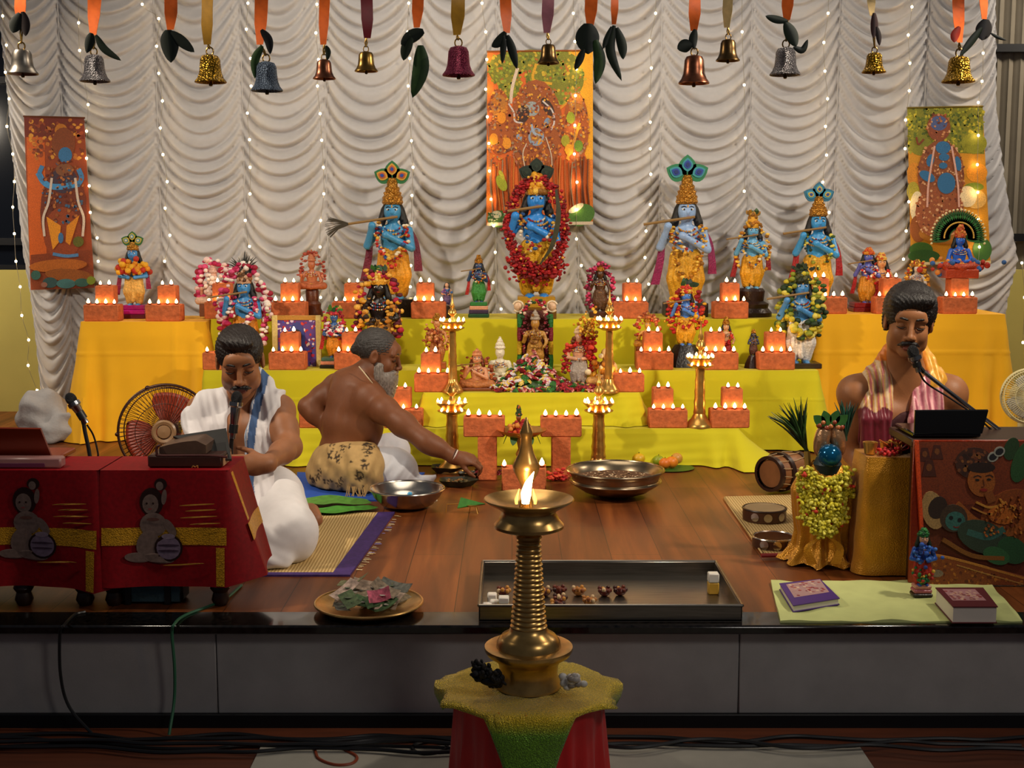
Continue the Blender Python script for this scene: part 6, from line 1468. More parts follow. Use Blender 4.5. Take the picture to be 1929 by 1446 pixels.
for (px, py, r, lab) in ((862, 915, 36, 'dark leaf cup of offerings nearest the steel bowl'), (845, 890, 34, 'dark leaf cup under the priest forearm'), (882, 902, 20, 'small dark leaf cup beside the priest hand')):
    p = gnd(px, py); k = mpx(1, p[1], 900); T = thing('leaf_cup', lab, 'cup', p)
    m = MB(); m.lathe([(0, 0.002), (r * 0.7 * k, 0.003), (r * k, 12 * k), (r * 1.02 * k, 13 * k), (r * 0.8 * k, 6 * k), (0, 0.006)], p, 22, '#2a2a14', sy=0.75, rip=(5, 0.10), cap=False); m.build('cup', M_LEAF, T)
    m = MB(); q = random.Random(px)
    for i in range(40): a = q.uniform(0, 6.28); d = r * 0.75 * k * math.sqrt(q.random()); m.ball(p + (d * math.cos(a), d * 0.75 * math.sin(a), 8 * k), 3.2 * k * q.uniform(0.7, 1.2), q.choice(['#5a4a1c', '#3a3a1a', '#8a5a2a', '#6a5a34', '#a8743a']), 1)
    o = m.build('offering', M_BLOB, loc=p + (0, 0, 6 * k)); tag(o, 'mixed petals and grain in the ' + lab.replace(' of offerings', ''), 'offering', kind='stuff')
p = gnd(890, 966); T = thing('leaf_holder', 'folded green leaf resting on a small brass tripod on the floor', 'holder', p); k = mpx(1, p[1], 950)
m = MB()
for dx, dy in ((-6, 4), (12, 6), (10, -8)): m.tube([p + (dx * k, dy * k, 0), p + (dx * 0.6 * k, dy * 0.5 * k, 14 * k)], 0.0025, 6)
m.lathe([(0, 13 * k), (10 * k, 14 * k), (11 * k, 16 * k), (0, 16 * k)], p, 16); m.tube([p + (-50 * k, 0, 0.002), p + (-48 * k, 0, 17 * k), p + (-22 * k, 0, 18 * k)], 0.0022, 6); m.build('tripod', M_BRASS, T)
m = MB(); m.add([p + np.array(q) * k for q in ((-28, -6, 12), (-22, 2, 30), (24, 0, 18), (-4, -8, 16), (-28, -6, 10), (-22, 4, 29), (24, 2, 16), (-4, -6, 14))], [(0, 3, 2, 1), (4, 5, 6, 7), (0, 1, 5, 4), (1, 2, 6, 5), (2, 3, 7, 6), (3, 0, 4, 7)], '#3a7a2a'); m.build('leaf', M_LEAF, T, smooth=False)

# ================================================================ LOW TABLES WITH RED CLOTHS
M_REDC = mat('red silk print', attr=True, rough=0.6, spec=0.2, noise=(80, 0.18))
M_ZARI = mat('gold zari band', '#c8921c', 0.38, 0.4, vor=(220, 0.3), noise=(160, 0.35))
M_DWOOD = mat('dark turned wood', '#2a140c', 0.4, noise=(12, 0.2))
YT = 4.1; ZT = at(300, 887, YT)[2]; ZH = at(300, 1100, YT)[2]
def red_table(x0p, x1p, label_t, label_c, seed, legs, hem=1100):
    xa = xat(x0p, YT, ZT); xb = xat(x1p, YT, ZT); dp = 0.24; zh = at(300, hem, YT)[2]
    T = thing('low_table', label_t, 'table', ((xa + xb) / 2, YT + dp / 2, 0))
    m = MB(); m.box(((xa + xb) / 2, YT + dp / 2, ZT - 0.02), (xb - xa - 0.02, dp - 0.02, 0.03), 0.004); m.build('tabletop', M_DWOOD, T)
    for lx in legs:
        for yy in (YT + 0.04, YT + dp - 0.04):
            x = xat(lx, yy, 0.05); m = MB(); z = ZT - 0.035
            m.lathe([(0, 0), (0.02, 0), (0.03, 0.02), (0.024, 0.045), (0.034, 0.06), (0.026, 0.08), (0.036, 0.11), (0.03, 0.16), (0.03, z), (0, z)], (x, yy, 0), 16); m.build('leg', M_DWOOD, T)
    H = ZT - zh; r = random.Random(seed); ph = [r.uniform(0, 6) for _ in range(4)]
    def surf(u, v):                                     # u round the four sides, v from top edge down
        per = 2 * (xb - xa + dp); s = u * per; W_, D_ = xb - xa, dp
        if s < W_: x, y, nx_, ny_ = xa + s, YT, 0, -1
        elif s < W_ + D_: x, y, nx_, ny_ = xb, YT + (s - W_), 1, 0
        elif s < 2 * W_ + D_: x, y, nx_, ny_ = xb - (s - W_ - D_), YT + D_, 0, 1
        else: x, y, nx_, ny_ = xa, YT + D_ - (s - 2 * W_ - D_), -1, 0
        dc = min(abs(x - xa), abs(x - xb)) + (abs(y - YT) if nx_ else 0)
        off = v * (0.012 + 0.012 * math.sin(s * 13 + ph[0]) + 0.006 * math.sin(s * 29 + ph[1]) + 0.05 * math.exp(-(dc / 0.08) ** 2)) + 0.006
        if nx_ > 0: off += 0.07 * v
        return np.array((x + nx_ * off, y + ny_ * off, ZT + 0.004 - H * v * (1 + 0.02 * math.sin(s * 5 + ph[2])) * (0.93 if nx_ > 0 else 1)))
    nu, nv = 150, 22
    bands = []
    C = thing('table_cloth', label_c, 'cloth', ((xa + xb) / 2, YT, ZT))
    W_ = xb - xa; P = 2 * (W_ + dp)
    m = MB('#7c0510'); m.grid(surf, nu, nv, wrapu=True)
    m.add([(xa - 0.006, YT - 0.006, ZT + 0.004), (xb + 0.006, YT - 0.006, ZT + 0.004), (xb + 0.006, YT + dp + 0.006, ZT + 0.004), (xa - 0.006, YT + dp + 0.006, ZT + 0.004)], [(0, 1, 2, 3)], '#8c0814')
    m.build('silk', M_REDC, C, ang=70)
    def patch(nm, mt, u0, u1, v0, v1, k=0.0015, col=None):
        m = MB(col or '#ffffff'); m.grid(lambda a, b: surf(u0 + (u1 - u0) * a, v0 + (v1 - v0) * b) + np.array((0.4 * k if u0 > W_ / P - 0.005 else 0, -k, 0)), 60, 8); m.build(nm, mt, C, ang=70)
    us = W_ / P; ue = (W_ + dp) / P
    patch('gold_band', M_ZARI, 0.004, us - 0.001, 0.49, 0.64); patch('gold_band', M_ZARI, us, ue, 0.5, 0.66)
    patch('gold_border', M_ZARI, us - 0.028, us - 0.006, 0.66, 0.99)
    patch('gold_border', M_ZARI, us + 0.008, us + 0.03, 0.03, 0.48)
    # printed child with a butter pot, and brush strokes
    def S2(px, py):
        fx_ = (px - x0p) / (x1p - x0p); return surf(max(0.002, min(us - 0.002, fx_ * us)), max(0.01, min(0.98, (py - 887) / (hem - 887))))
    m = MB(); cxp = x0p + (0.36 if x0p > 0 else 0.455) * (x1p - x0p); dx = cxp - 268; kk = [0]
    def blob(px, py, rx, ry, col, rot=0):
        kk[0] += 1; r_ = math.radians(rot); V_ = []
        for i in range(18):
            a = 2 * math.pi * i / 18; x = rx * math.cos(a); y = ry * math.sin(a); V_.append(S2(px + dx + x * math.cos(r_) - y * math.sin(r_), py + x * math.sin(r_) + y * math.cos(r_)) + np.array((0, -0.003 - 0.0004 * kk[0], 0)))
        m.add(V_, [list(range(18))[::-1]], col)
    sk, dk = '#675550', '#220e0c'
    blob(278, 944, 22, 26, dk); blob(276, 948, 15, 18, sk); blob(296, 912, 12, 11, dk); blob(294, 915, 7, 8, sk); blob(302, 935, 5, 14, sk, 8); blob(281, 985, 25, 22, sk); blob(312, 990, 8, 18, sk, -35)
    blob(270, 1020, 20, 26, sk, 20); blob(252, 1044, 24, 9, sk, 5); blob(290, 1046, 30, 9, sk, 6); blob(309, 1027, 27, 25, dk); blob(309, 1027, 23, 21, '#6a5a6e'); blob(309, 1006, 13, 5, '#7a6a7a'); blob(309, 1022, 21, 2, '#3a2a3a'); blob(309, 1032, 20, 2, '#3a2a3a'); blob(281, 975, 12, 3, '#5a3a34'); blob(270, 946, 2, 2, dk); blob(282, 946, 2, 2, dk); blob(276, 956, 4, 1.5, '#7a3a3a')
    for i, (px, py, w) in enumerate(((365, 948, 34), (372, 958, 30), (368, 970, 36), (380, 982, 30), (338, 1056, 40))): blob(px, py, w, 1.3, '#a87a2a', -3)
    m.build('print', M_REDC, C, smooth=False)
red_table(-90, 186, 'low dark table at the stage edge, mostly hidden by its hanging red cloth, laptop end', 'red printed cloth on the low table under the brown laptop', 1, (45, 160), 1106)
red_table(190, 428, 'low dark table at the stage edge holding the singer\'s open book', 'red printed cloth with gold bands on the low table under the open book', 2, (215, 415), 1098)
m = MB(); c = gnd(272, 1146); c[1] += 0.06; w = mpx(128, c[1], 1130); h = mpx(48, c[1], 1130)
T = thing('travel_bag', 'dark bag with a shiny blue panel lying under the low red table', 'bag', c)
m.box(c + (0, 0.04, h / 2), (w, 0.1, h), 0.012); m.build('body', M_BLACK, T)
m = MB(); m.box(c + (-0.0, -0.012, h * 0.5), (w * 0.5, 0.006, h * 0.8), 0.002); m.build('panel', mat('shiny blue vinyl', '#3a5a66', 0.2, 0.3, bump=(30, 0.4)), T)
m = MB(); m.box(c + (w * 0.40, -0.012, h * 0.5), (w * 0.14, 0.006, h * 0.8), 0.002); m.build('pocket', mat('shiny blue vinyl'), T)
for s in (-1, 1): m = MB(); m.box(c + (s * w * 0.29, -0.018, h * 0.5), (w * 0.09, 0.005, h * 0.96), 0.001); m.build('strap', M_BLACK, T)

# book box, open book
zt = ZT + 0.005; Yb = YT + 0.11
def pbox(px0, px1, py0, py1, Y, dep, m, col=None, bev=0.003, zb=None):
    a = at(px0, py1, Y); b = at(px1, py0, Y)
    z0 = a[2] if zb is None else zb; m.box(((a[0] + b[0]) / 2, Y + dep / 2, (z0 + b[2]) / 2), (b[0] - a[0], dep, b[2] - z0), bev, col); return a, b
M_COVER = mat('dark book cover', attr=True, rough=0.45, noise=(30, 0.15))
a_ = at(345, 880, YT + 0.03); T = thing('closed_book', 'thick dark brown book lying under the open book on the red table', 'book', (a_[0], YT + 0.1, zt))
m = MB(); pbox(278, 418, 857, 881, YT + 0.03, 0.15, m, '#3a1a10', 0.006, zt); m.build('cover', M_COVER, T)
m = MB(); q = at(418, 860, YT + 0.03); m.box((q[0] - 0.001, YT + 0.10, (zt + q[2]) / 2 - 0.001), (0.006, 0.12, (q[2] - zt) * 0.72), 0.0, '#b08a68'); m.build('pages', M_COVER, T)
zt2 = q[2] + 0.002; k = mpx(1, YT + 0.04, 850)
xL = at(300, 850, YT + 0.04)[0]; xM = at(388, 850, YT + 0.04)[0]; xR = at(440, 850, YT + 0.04)[0]
T = thing('open_book', 'thick dark book open in the hands of the white-shawled singer', 'book', (xM, YT + 0.12, zt2))
m = MB(); n = 24; V_ = []; 
for j in (0, 1):
    for i in range(n + 1):
        u = i / n; x = xL + (xM - xL) * u; z = zt2 + 0.028 + 0.022 * math.sin(min(1, u * 1.15) * math.pi * 0.5) * (1 - 0.7 * max(0, (u - 0.8) / 0.2))
        V_ += [(x, YT + 0.04 + 0.15 * j, zt2 + 0.006), (x, YT + 0.04 + 0.15 * j, z)]
F_ = []
for i in range(n): a = i * 2; b = (n + 1) * 2; F_ += [(a, a + 2, a + 3, a + 1), (a + b, a + 1 + b, a + 3 + b, a + 2 + b), (a + 1, a + 3, a + 3 + b, a + 1 + b), (a, a + b, a + 2 + b, a + 2)]
F_ += [(0, 1, 1 + (n + 1) * 2, (n + 1) * 2), (2 * n, 2 * n + (n + 1) * 2, 2 * n + 1 + (n + 1) * 2, 2 * n + 1)]
m.add(V_, F_, '#5a4234'); m.build('left_pages', M_COVER, T)
m = MB(); m.tube(spline([(xL + 0.005, YT + 0.034, zt2 + 0.036), (xL - 0.006, YT + 0.034, zt2 + 0.03), (xL - 0.006, YT + 0.034, zt2 + 0.008), (xL + 0.006, YT + 0.034, zt2 + 0.002), (xM, YT + 0.034, zt2 + 0.002), (xR - 0.02, YT + 0.034, zt2 - 0.004)], 6), 0.0045, 6, '#4a1c18'); m.build('spine', M_COVER, T)
m = MB(); cv = [at(326, 821, YT + 0.17), at(428, 864, YT + 0.06) * 0.75 + at(396, 864, YT + 0.06) * 0.25 - (0, 0, 0.0), at(436, 864, YT + 0.09), at(426, 806, YT + 0.2)]; m.add(cv + [p - (0, -0.004, 0.008) for p in cv], [(0, 1, 2, 3), (7, 6, 5, 4), (0, 4, 5, 1), (1, 5, 6, 2), (2, 6, 7, 3), (3, 7, 4, 0)], '#22201e'); m.build('cover', M_COVER, T)
m = MB(); pbox(388, 392, 858, 868, YT + 0.036, 0.02, m, '#a88a70', 0.001); m.build('page_edge', M_COVER, T)
p = at(366, 880, YT + 0.012); m = MB(); m.tube(spline([(p[0] - 0.008, p[1], zt + 0.004), (p[0] - 0.003, p[1], zt + 0.01), (p[0] + 0.003, p[1], zt + 0.006), (p[0] + 0.01, p[1], zt + 0.011), (p[0] + 0.012, p[1], zt + 0.003)], 4), 0.002, 6); o = m.build('safety_pin', M_BRASS, loc=(p[0], p[1], zt)); tag(o, 'small brass pin on the edge of the red table under the closed book', 'pin')

# laptop and pink box on the other table
M_LAP = mat('brown laptop lid', '#8a3014', 0.3, 0.2); M_LAPB = mat('black laptop lid', '#0f0f10', 0.18, 0.2)
def laptop(label, q, Y, zb, m_, lean=0.1):
    """q = pixel corners of the lid: top-left, top-right, bottom-right, bottom-left"""
    P = [at(*q[0], Y - lean), at(*q[1], Y - lean), at(*q[2], Y), at(*q[3], Y)]
    P[2][2] = P[3][2] = zb + 0.016
    T = thing('laptop', label, 'laptop', ((P[2] + P[3]) / 2 * (1, 1, 0) + (0, 0, zb)))
    th = np.array((0, 0.008, 0.003)); m = MB(); m.add(P + [p + th for p in P], [(0, 1, 2, 3)[::-1], (4, 5, 6, 7), (0, 4, 5, 1)[::-1], (1, 5, 6, 2)[::-1], (2, 6, 7, 3)[::-1], (3, 7, 4, 0)[::-1]]); m.build('lid', m_, T, smooth=False)
    m = MB(); m.add([p + th * 1.02 + (P[(i + 2) % 4] - p) * 0.04 for i, p in enumerate(P)], [(0, 1, 2, 3)]); m.build('screen', mat('dark laptop screen', '#0a0c10', 0.1), T, smooth=False)
    w = P[2][0] - P[3][0]; m = MB(); m.box((P[3][0] + w / 2, Y + 0.12, zb + 0.009), (w, 0.22, 0.016), 0.004); m.build('keyboard_base', m_, T)
laptop('reddish brown laptop on the low red table at the stage corner', [(-60, 806), (76, 808), (99, 862), (-60, 862)], YT + 0.09, ZT + 0.005, M_LAP, 0.05)
m = MB(); a, b = pbox(-30, 114, 862, 884, YT + 0.02, 0.05, m, None, 0.006, ZT + 0.005); T = thing('plastic_box', 'flat translucent pink plastic box in front of the brown laptop', 'box', ((a[0] + b[0]) / 2, YT + 0.045, ZT + 0.005)); m.build('tub', mat('pink clear plastic', '#c08a86', 0.35, trans=0.3), T)
m = MB(); pbox(-30, 84, 872, 880, YT + 0.0185, 0.002, m); m.build('label_strip', mat('violet paper', '#6a2a4a', 0.6), T)

# ================================================================ MICROPHONES
M_CHROME = mat('microphone metal', '#9a9a9c', 0.25, 1.0); M_GRILLE = mat('microphone grille', '#1c1c1f', 0.5, 0.6, vor=(400, 0.6))
def mic_stand(label, head, tail, pole, foot, Yh, cable=None, foot_r=0.11):
    """head / tail pixels of the microphone, pole pixel points down to the foot (world points)"""
    a = at(*head[:2], head[2]); b = at(*tail[:2], tail[2]); d = (b - a) / np.linalg.norm(b - a); L = np.linalg.norm(b - a); R = frame_to(-d)
    T = thing('microphone_stand', label, 'microphone', foot)
    m = MB(); m.ball(a + d * 0.022, (0.0205, 0.0205, 0.026), None, 3, R); m.build('grille', M_GRILLE, T)
    m = MB(); m.tube([a + d * 0.036, a + d * 0.05, a + d * 0.055, a + d * (L - 0.03), a + d * (L - 0.028), a + d * L], [0.024, 0.024, 0.0185, 0.0125, 0.011, 0.011], 18); m.build('handle', M_CHROME, T)
    m = MB(); m.tube([b - d * 0.05, b - d * 0.02], 0.016, 14); m.tube([b - d * 0.035, pole[0]], 0.008, 8); m.build('clip', M_BLACK, T)
    m = MB(); m.tube(spline(pole, 8) if len(pole) > 2 else pole, 0.0075, 10); m.build('pole', M_CHROME if 'long' in label else M_BLACK, T)
    m = MB(); f = np.array(foot)
    m.lathe([(0, 0), (foot_r, 0), (foot_r, 0.012), (0.03, 0.025), (0.012, 0.03), (0, 0.03)], f, 24); m.build('foot', M_BLACK, T)
    if cable: m = MB(); m.tube(spline(cable, 8), 0.0035, 6); m.build('cable', M_BLACK, T)
Ya = 4.75; f0 = gnd(182, 930); f0 = np.array((at(178, 880, Ya)[0], Ya, 0.0))
mic_stand('chrome microphone on a black stand rising between the two red tables', (128, 742, Ya), (163, 797, Ya), [at(158, 800, Ya), at(160, 812, Ya), at(172, 880, Ya), f0 + (0, 0, 0.02)], f0, Ya, [at(164, 800, Ya), at(176, 820, Ya + 0.02), at(184, 850, Ya + 0.02), at(189, 885, Ya + 0.02), f0 + (0.08, 0, 0.004)])
Yc = 4.48; f1 = np.array((at(432, 900, Yc)[0], Yc, 0.0))
mic_stand('microphone on a bent black stand in front of the mouth of the white-shawled singer', (447, 738, 4.5), (438, 826, Yc), [at(437, 822, Yc), at(435, 860, Yc), f1 + (0, 0, 0.15), f1 + (0, 0, 0.02)], f1, Yc, None, 0.09)
Yd = 4.56; f2 = np.array((at(1945, 900, Yd)[0], Yd + 0.1, 0.0))
mic_stand('microphone on a long slanting boom before the orange-shawled singer', (1717, 652, Yd), (1731, 700, Yd), [at(1740, 700, Yd), at(1820, 762, Yd), at(1945, 856, Yd + 0.1)], f2, Yd, [at(1731, 700, Yd), at(1746, 722, Yd + 0.01), at(1790, 750, Yd + 0.02), at(1840, 785, Yd + 0.03), at(1900, 840, Yd + 0.06)])
mst = [o for o in bpy.data.objects if o.name.startswith('microphone_stand')][-1]
m = MB(); e_ = at(1945, 856, Yd + 0.1); m.tube([e_, (f2[0], f2[1], 0.02)], 0.009, 10); m.build('upright', M_BLACK, mst)

# ================================================================ FANS
M_CAGE = mat('brown fan wire', '#3a1c10', 0.4, 0.4); M_BLADE = mat('brown clear fan blade', '#8a2a0a', 0.5); M_CREAM = mat('cream fan wire', '#c8bc8a', 0.45); M_CREAMB = mat('grey fan blade', '#a8a49a', 0.3)
def fan(label, px, py, rpx, Y, foot_z, mc, mbl, tilt=0.12, yaw=0.0, group=None):
    c = at(px, py, Y); R = mpx(rpx, Y, py); M_ = rotm(math.pi / 2 - tilt, 0, yaw)
    T = thing('table_fan', label, 'fan', (c[0], c[1] + 0.08, foot_z))
    P = lambda x, y, z: c + M_ @ np.array((x, y, z))
    m = MB()
    for zz, rr in ((0.0, 1.0), (0.035, 0.96), (-0.05, 0.92)):
        m.tube([P(R * rr * math.cos(a), R * rr * math.sin(a), zz) for a in arc(60, 0, 2 * math.pi * 59 / 60)], 0.006 if zz == 0 else 0.0028, 8, closed=True)
    m.tube([P(R * 0.6 * math.cos(a), R * 0.6 * math.sin(a), 0.06) for a in arc(40, 0, 2 * math.pi * 39 / 40)], 0.0016, 5, closed=True)
    for i in range(64):
        a = 2 * math.pi * i / 64
        for sg in (1, -1): m.tube([P(R * 0.24 * math.cos(a), R * 0.24 * math.sin(a), 0.068 * sg), P(R * 0.62 * math.cos(a + 0.05), R * 0.62 * math.sin(a + 0.05), 0.06 * sg), P(R * 0.92 * math.cos(a + 0.1), R * 0.92 * math.sin(a + 0.1), 0.035 * sg), P(R * math.cos(a + 0.1), R * math.sin(a + 0.1), 0.0)], 0.0013, 4)
    m.build('cage', mc, T)
    m = MB(); m.lathe([(R * 0.24, 0.062), (R * 0.26, 0.068), (R * 0.22, 0.074), (R * 0.16, 0.07)], c, 28, M=M_, cap=False); m.lathe([(R * 0.15, 0.066), (R * 0.13, 0.072), (0, 0.076)], c, 24, M=M_); m.build('centre_cap', mat('tan fan cap', '#8a6a4a', 0.35) if mc is M_CAGE else mc, T)
    for b in range(3):
        a0 = math.radians(75 + 120 * b + (0 if mc is M_CAGE else 30)); m = MB()
        def blade(u, v):
            r = R * (0.14 + 0.70 * v); w = 1.2 * (0.55 + 0.6 * math.sin(math.pi * min(1, v * 0.72 + 0.12))); a = a0 + (u - 0.5) * w
            return P(r * math.cos(a), r * math.sin(a), 0.018 + 0.05 * (u - 0.5) + 0.0016 * math.sin(u * 80))
        m.grid(blade, 48, 10); o = m.build('blade', mbl, T, ang=60); so = o.modifiers.new('thick', 'SOLIDIFY'); so.thickness = 0.002
    m = MB(); m.lathe([(0.05, 0.0), (0.055, -0.03), (0.05, -0.1), (0.02, -0.13), (0, -0.13)], P(0, 0, -0.05), 20, M=M_); m.tube([P(0, 0, 0.05), P(0, 0, -0.1)], 0.01, 8); m.build('motor', mc, T)
    zb = foot_z; m = MB(); q = P(0, 0, -0.12); m.tube([q, (q[0], q[1], zb + 0.03)], 0.016, 12); m.build('post', mc, T)
    m = MB(); m.lathe([(0, 0), (0.13, 0), (0.13, 0.015), (0.05, 0.035), (0.02, 0.05), (0, 0.05)], (q[0], q[1], zb), 28); m.build('foot', mc, T)
    if mc is M_CAGE: m = MB(); m.ball(P(R * math.cos(1.95), R * math.sin(1.95), 0.0), 0.012, None, 2); m.ball(P(-R * 1.02, -0.01, 0), 0.01, None, 2); m.build('clip', mc, T)
fan('brown table fan with dark red blades beside the white-shawled singer', 313, 812, 88, 5.75, 0.0, M_CAGE, M_BLADE, 0.1, 0.12)
fan('cream table fan at the stage side behind the black laptop', 1939, 746, 51, 5.6, 0.0, M_CREAM, M_CREAMB, 0.05, -0.15)

# white bundle behind, near the yellow wall
p = gnd(95, 829); b = SDF(p + (-0.32, -0.25, -0.01), p + (0.4, 0.3, 0.5), 0.012)
Q = lambda px, py, dy=0.0: at(px, py, p[1] + dy)
for (px, py, r, dy) in ((70, 770, 0.09, 0), (90, 762, 0.08, 0.03), (95, 795, 0.10, 0), (120, 800, 0.09, 0.02), (65, 805, 0.07, 0.0), (140, 812, 0.05, -0.03), (50, 790, 0.06, 0.05), (120, 775, 0.05, 0.05), (100, 815, 0.07, -0.08)): b.ell(Q(px, py, dy), (r * 1.15, r, r), k=0.05)
b.cap(Q(62, 745, 0.02), Q(100, 752, 0.04), 0.03, 0.03, 0.06); b.cap(Q(80, 812, -0.1), Q(130, 780, -0.06), 0.02, 0.02, 0.03); b.cap(Q(105, 822, -0.12), Q(145, 800, -0.06), 0.02, 0.015, 0.03); b.half(p + (0, 0, 0.002), (0, 0, -1))
def crump(V):
    V = V.copy(); n_ = np.sin(V[:, 0] * 31 + V[:, 2] * 23) * np.sin(V[:, 2] * 41 - V[:, 0] * 17 + V[:, 1] * 9); V[:, 1] -= 0.012 * n_; V[:, 2] += 0.008 * np.sin(V[:, 0] * 37 + V[:, 1] * 29); V[:, 2] = np.maximum(V[:, 2], 0.001); return V
b.build('cloth_bundle', mat('grey white sacking', '#a9a6a6', 0.9, noise=(14, 0.1), bump=(70, 0.3)), loc=p, disp=crump, label='grey-white cloth bundle on the floor beside the yellow wall', cat='bundle')

# ================================================================ RIGHT-HAND FRONT: gold table, pot figure, painted panel
M_GSATIN = mat('gold satin', '#c4860f', 0.33, 0.4, noise=(16, 0.12), vor=(230, 0.22), sheen=0.2)
Yg = 4.5; zg = at(1660, 862, Yg)[2]
gx0, gx1 = at(1632, 862, Yg)[0], at(1760, 862, Yg)[0]
drape('table_cloth', 'gold satin cloth over the small table behind the yellow-garlanded pot figure', gx0, gx1, Yg, Yg + 0.2, zg, 0.006, M_GSATIN, 0.012, 0.012, 12, corner=0.012, wav=22)
for px, py, s, lab in ((1637, 852, 1.0, 'gold cup nearest the pot figure on the gold satin table'), (1604, 850, 0.8, 'small gold cup at the edge of the gold satin table')):
    q = at(px, py, Yg + 0.06); q[2] = zg + 0.001; q[0] = max(q[0], gx0 + 0.03); m = MB(); m.lathe([(0.014 * s, 0), (0.02 * s, 0.004), (0.024 * s, 0.03 * s), (0.028 * s, 0.046 * s), (0.024 * s, 0.044 * s), (0.02 * s, 0.012), (0, 0.01)], q + ((0.07, 0.05, 0) if s < 1 else 0), 20, cap=False); o = m.build('cup', M_BRASS, loc=q); tag(o, lab, 'cup')
q = at(1668, 858, Yg + 0.05); q[2] = zg; m = MB(); rr = random.Random(8)
for i in range(40): m.ball(q + (rr.gauss(0, 0.022), rr.gauss(0, 0.02), 0.006 + abs(rr.gauss(0, 0.008))), 0.007, rr.choice(['#b0101c', '#d02a2a', '#8a0c14']), 1)
o = m.build('flower_heap', M_BLOB, loc=q); tag(o, 'red flowers on the gold satin table beside the gold cup', 'flowers')
q = at(1688, 838, Yg + 0.08); q[2] = zg; m = MB()
for i in range(14): m.tube(spline([q + (rr.gauss(0, 0.012), rr.gauss(0, 0.01), 0.004), q + (rr.gauss(0, 0.025), rr.gauss(0, 0.02), 0.03), q + (rr.gauss(0, 0.035), rr.gauss(0, 0.02), 0.055)], 4), 0.003, 5, rr.choice(['#a01c1c', '#c06a2a', '#7a1414', '#d0a03a']))
o = m.build('thread_bunch', M_ATTR, loc=q); tag(o, 'tangled red and gold threads on the gold satin table by the laptop', 'threads')
# pot figure
pp_ = gnd(1552, 1078); Yp = pp_[1] + 0.16; X0 = at(1550, 980, Yp)[0]; zz = lambda y: at(1550, y, Yp)[2]; kk = mpx(1, Yp, 950)
T = thing('pot_figure', 'gold-draped pot figure with a blue globe face and leaf crown, hung with yellow flowers', 'figure', (X0, Yp, 0))
m = MB()
def gown(u, v):
    a = 2 * math.pi * u; r = float(np.interp(v, [0, 0.06, 0.16, 0.3, 0.5, 0.72, 0.85, 1.0], [76, 66, 52, 48, 56, 60, 48, 22])) * kk
    w = (1 - v) ** 1.2; r += kk * (7 * w * math.sin(a * 9 + 2 * v) + 4 * w * math.sin(a * 17 + 1) + 1.6 * math.sin(a * 23))
    z = 0.004 + (zz(868) - 0.004) * v + (0.014 * abs(math.sin(a * 5)) * (v < 0.05)); return (X0 + r * math.cos(a), Yp + r * math.sin(a) * 0.9, z)
m.grid(gown, 120, 40, wrapu=True); m.build('gown', M_GSATIN, T, ang=75)
m = MB()
for cx_, s in ((1532, -1), (1572, 1)):
    m.strip(spline([at(1556 + s * 2, 1008, Yp - 0.125), at(cx_ + s * 10, 1030, Yp - 0.14), at(cx_ + s * 2, 1062, Yp - 0.15)], 6), [0.006 + 0.001 * i for i in range(13)], (1, -0.3, 0), 0.003)
m.build('waist_ties', M_GSATIN, T)
m = MB(); fc = at(1563, 858, Yp - 0.07); m.ball(fc, 22 * kk, None, 3); m.build('face', mat('blue foil globe', '#0f5a86', 0.12, 0.6), T)
m = MB(); m.lathe([(0, -30 * kk), (18 * kk, -28 * kk), (26 * kk, -10 * kk), (20 * kk, 4 * kk), (0, 8 * kk)], fc + (0, 0.03, -8 * kk), 24); m.build('neck', mat('dark teal cloth', '#0c2c34', 0.5), T)
for s in (-1, 1):
    m = MB(); c0 = at(1563 + s * 14, 826, Yp - 0.02); m.ball(c0, (15 * kk, 16 * kk, 34 * kk), None, 3, rotm(0, s * -0.22, 0)); m.build('crown_lobe', mat('copper foil crown', '#b8906c', 0.3, 0.8, bump=(40, 0.4)), T)
m = MB(); c0 = at(1563, 800, Yp - 0.03)
for i in range(7): m.ball(c0 + (-0.042 + 0.014 * i, -0.01, 0.012 * math.sin(i * 2)), 0.011, '#b0683a' if i % 2 else '#8a3a24', 2)
m.build('crown_band', M_GLOSS, T)
for a in (-0.9, -0.35, 0.3, 0.85): m = MB(); m.prism(leaf_c(11 * kk, 30 * kk), -0.002, 0.002, '#2a5a24', rotm(0, a, 0), c0 + (0.02 * a, -0.015, 0)); m.build('crown_leaf', M_LEAF, T)
def frond(label, base, dirs, L, col, seed, w=1.0):
    m = MB(); r_ = random.Random(seed)
    for i in range(36):
        a = dirs + r_.uniform(-0.55, 0.55) * w; l = L * r_.uniform(0.75, 1.05); y = r_.uniform(-0.03, 0.03); t0 = r_.uniform(0.0, 0.35)
        b0 = base + np.array((math.sin(dirs), 0, math.cos(dirs))) * L * t0; tip = base + np.array((math.sin(a) * l, y, math.cos(a) * l))
        m.tube(spline([b0, (b0 + tip) / 2 + (0, 0, 0.01), tip], 4), [0.0045] * 4 + [0.004, 0.003, 0.0025, 0.0015, 0.0006], 4, r_.choice(col))
    m.tube([base, base + np.array((math.sin(dirs), 0, math.cos(dirs))) * L * 0.5], 0.008, 6, col[0]); m.build(label, M_LEAF, T)
frond('palm_frond', at(1520, 850, Yp), -0.42, 100 * kk, ['#1c3314', '#2a4a1c', '#14240f'], 1, 0.8)
m = MB(); m.tube([at(1520, 850, Yp), at(1523, 895, Yp - 0.02)], 0.012, 8, '#8a6a1c'); m.build('frond_stalk', M_ATTR, T)
frond('feather_tuft', at(1592, 830, Yp - 0.02), 0.0, 74 * kk, ['#1f4030', '#2a5a4a', '#14302a'], 2, 0.5)
gm = MB(); rr = random.Random(12)
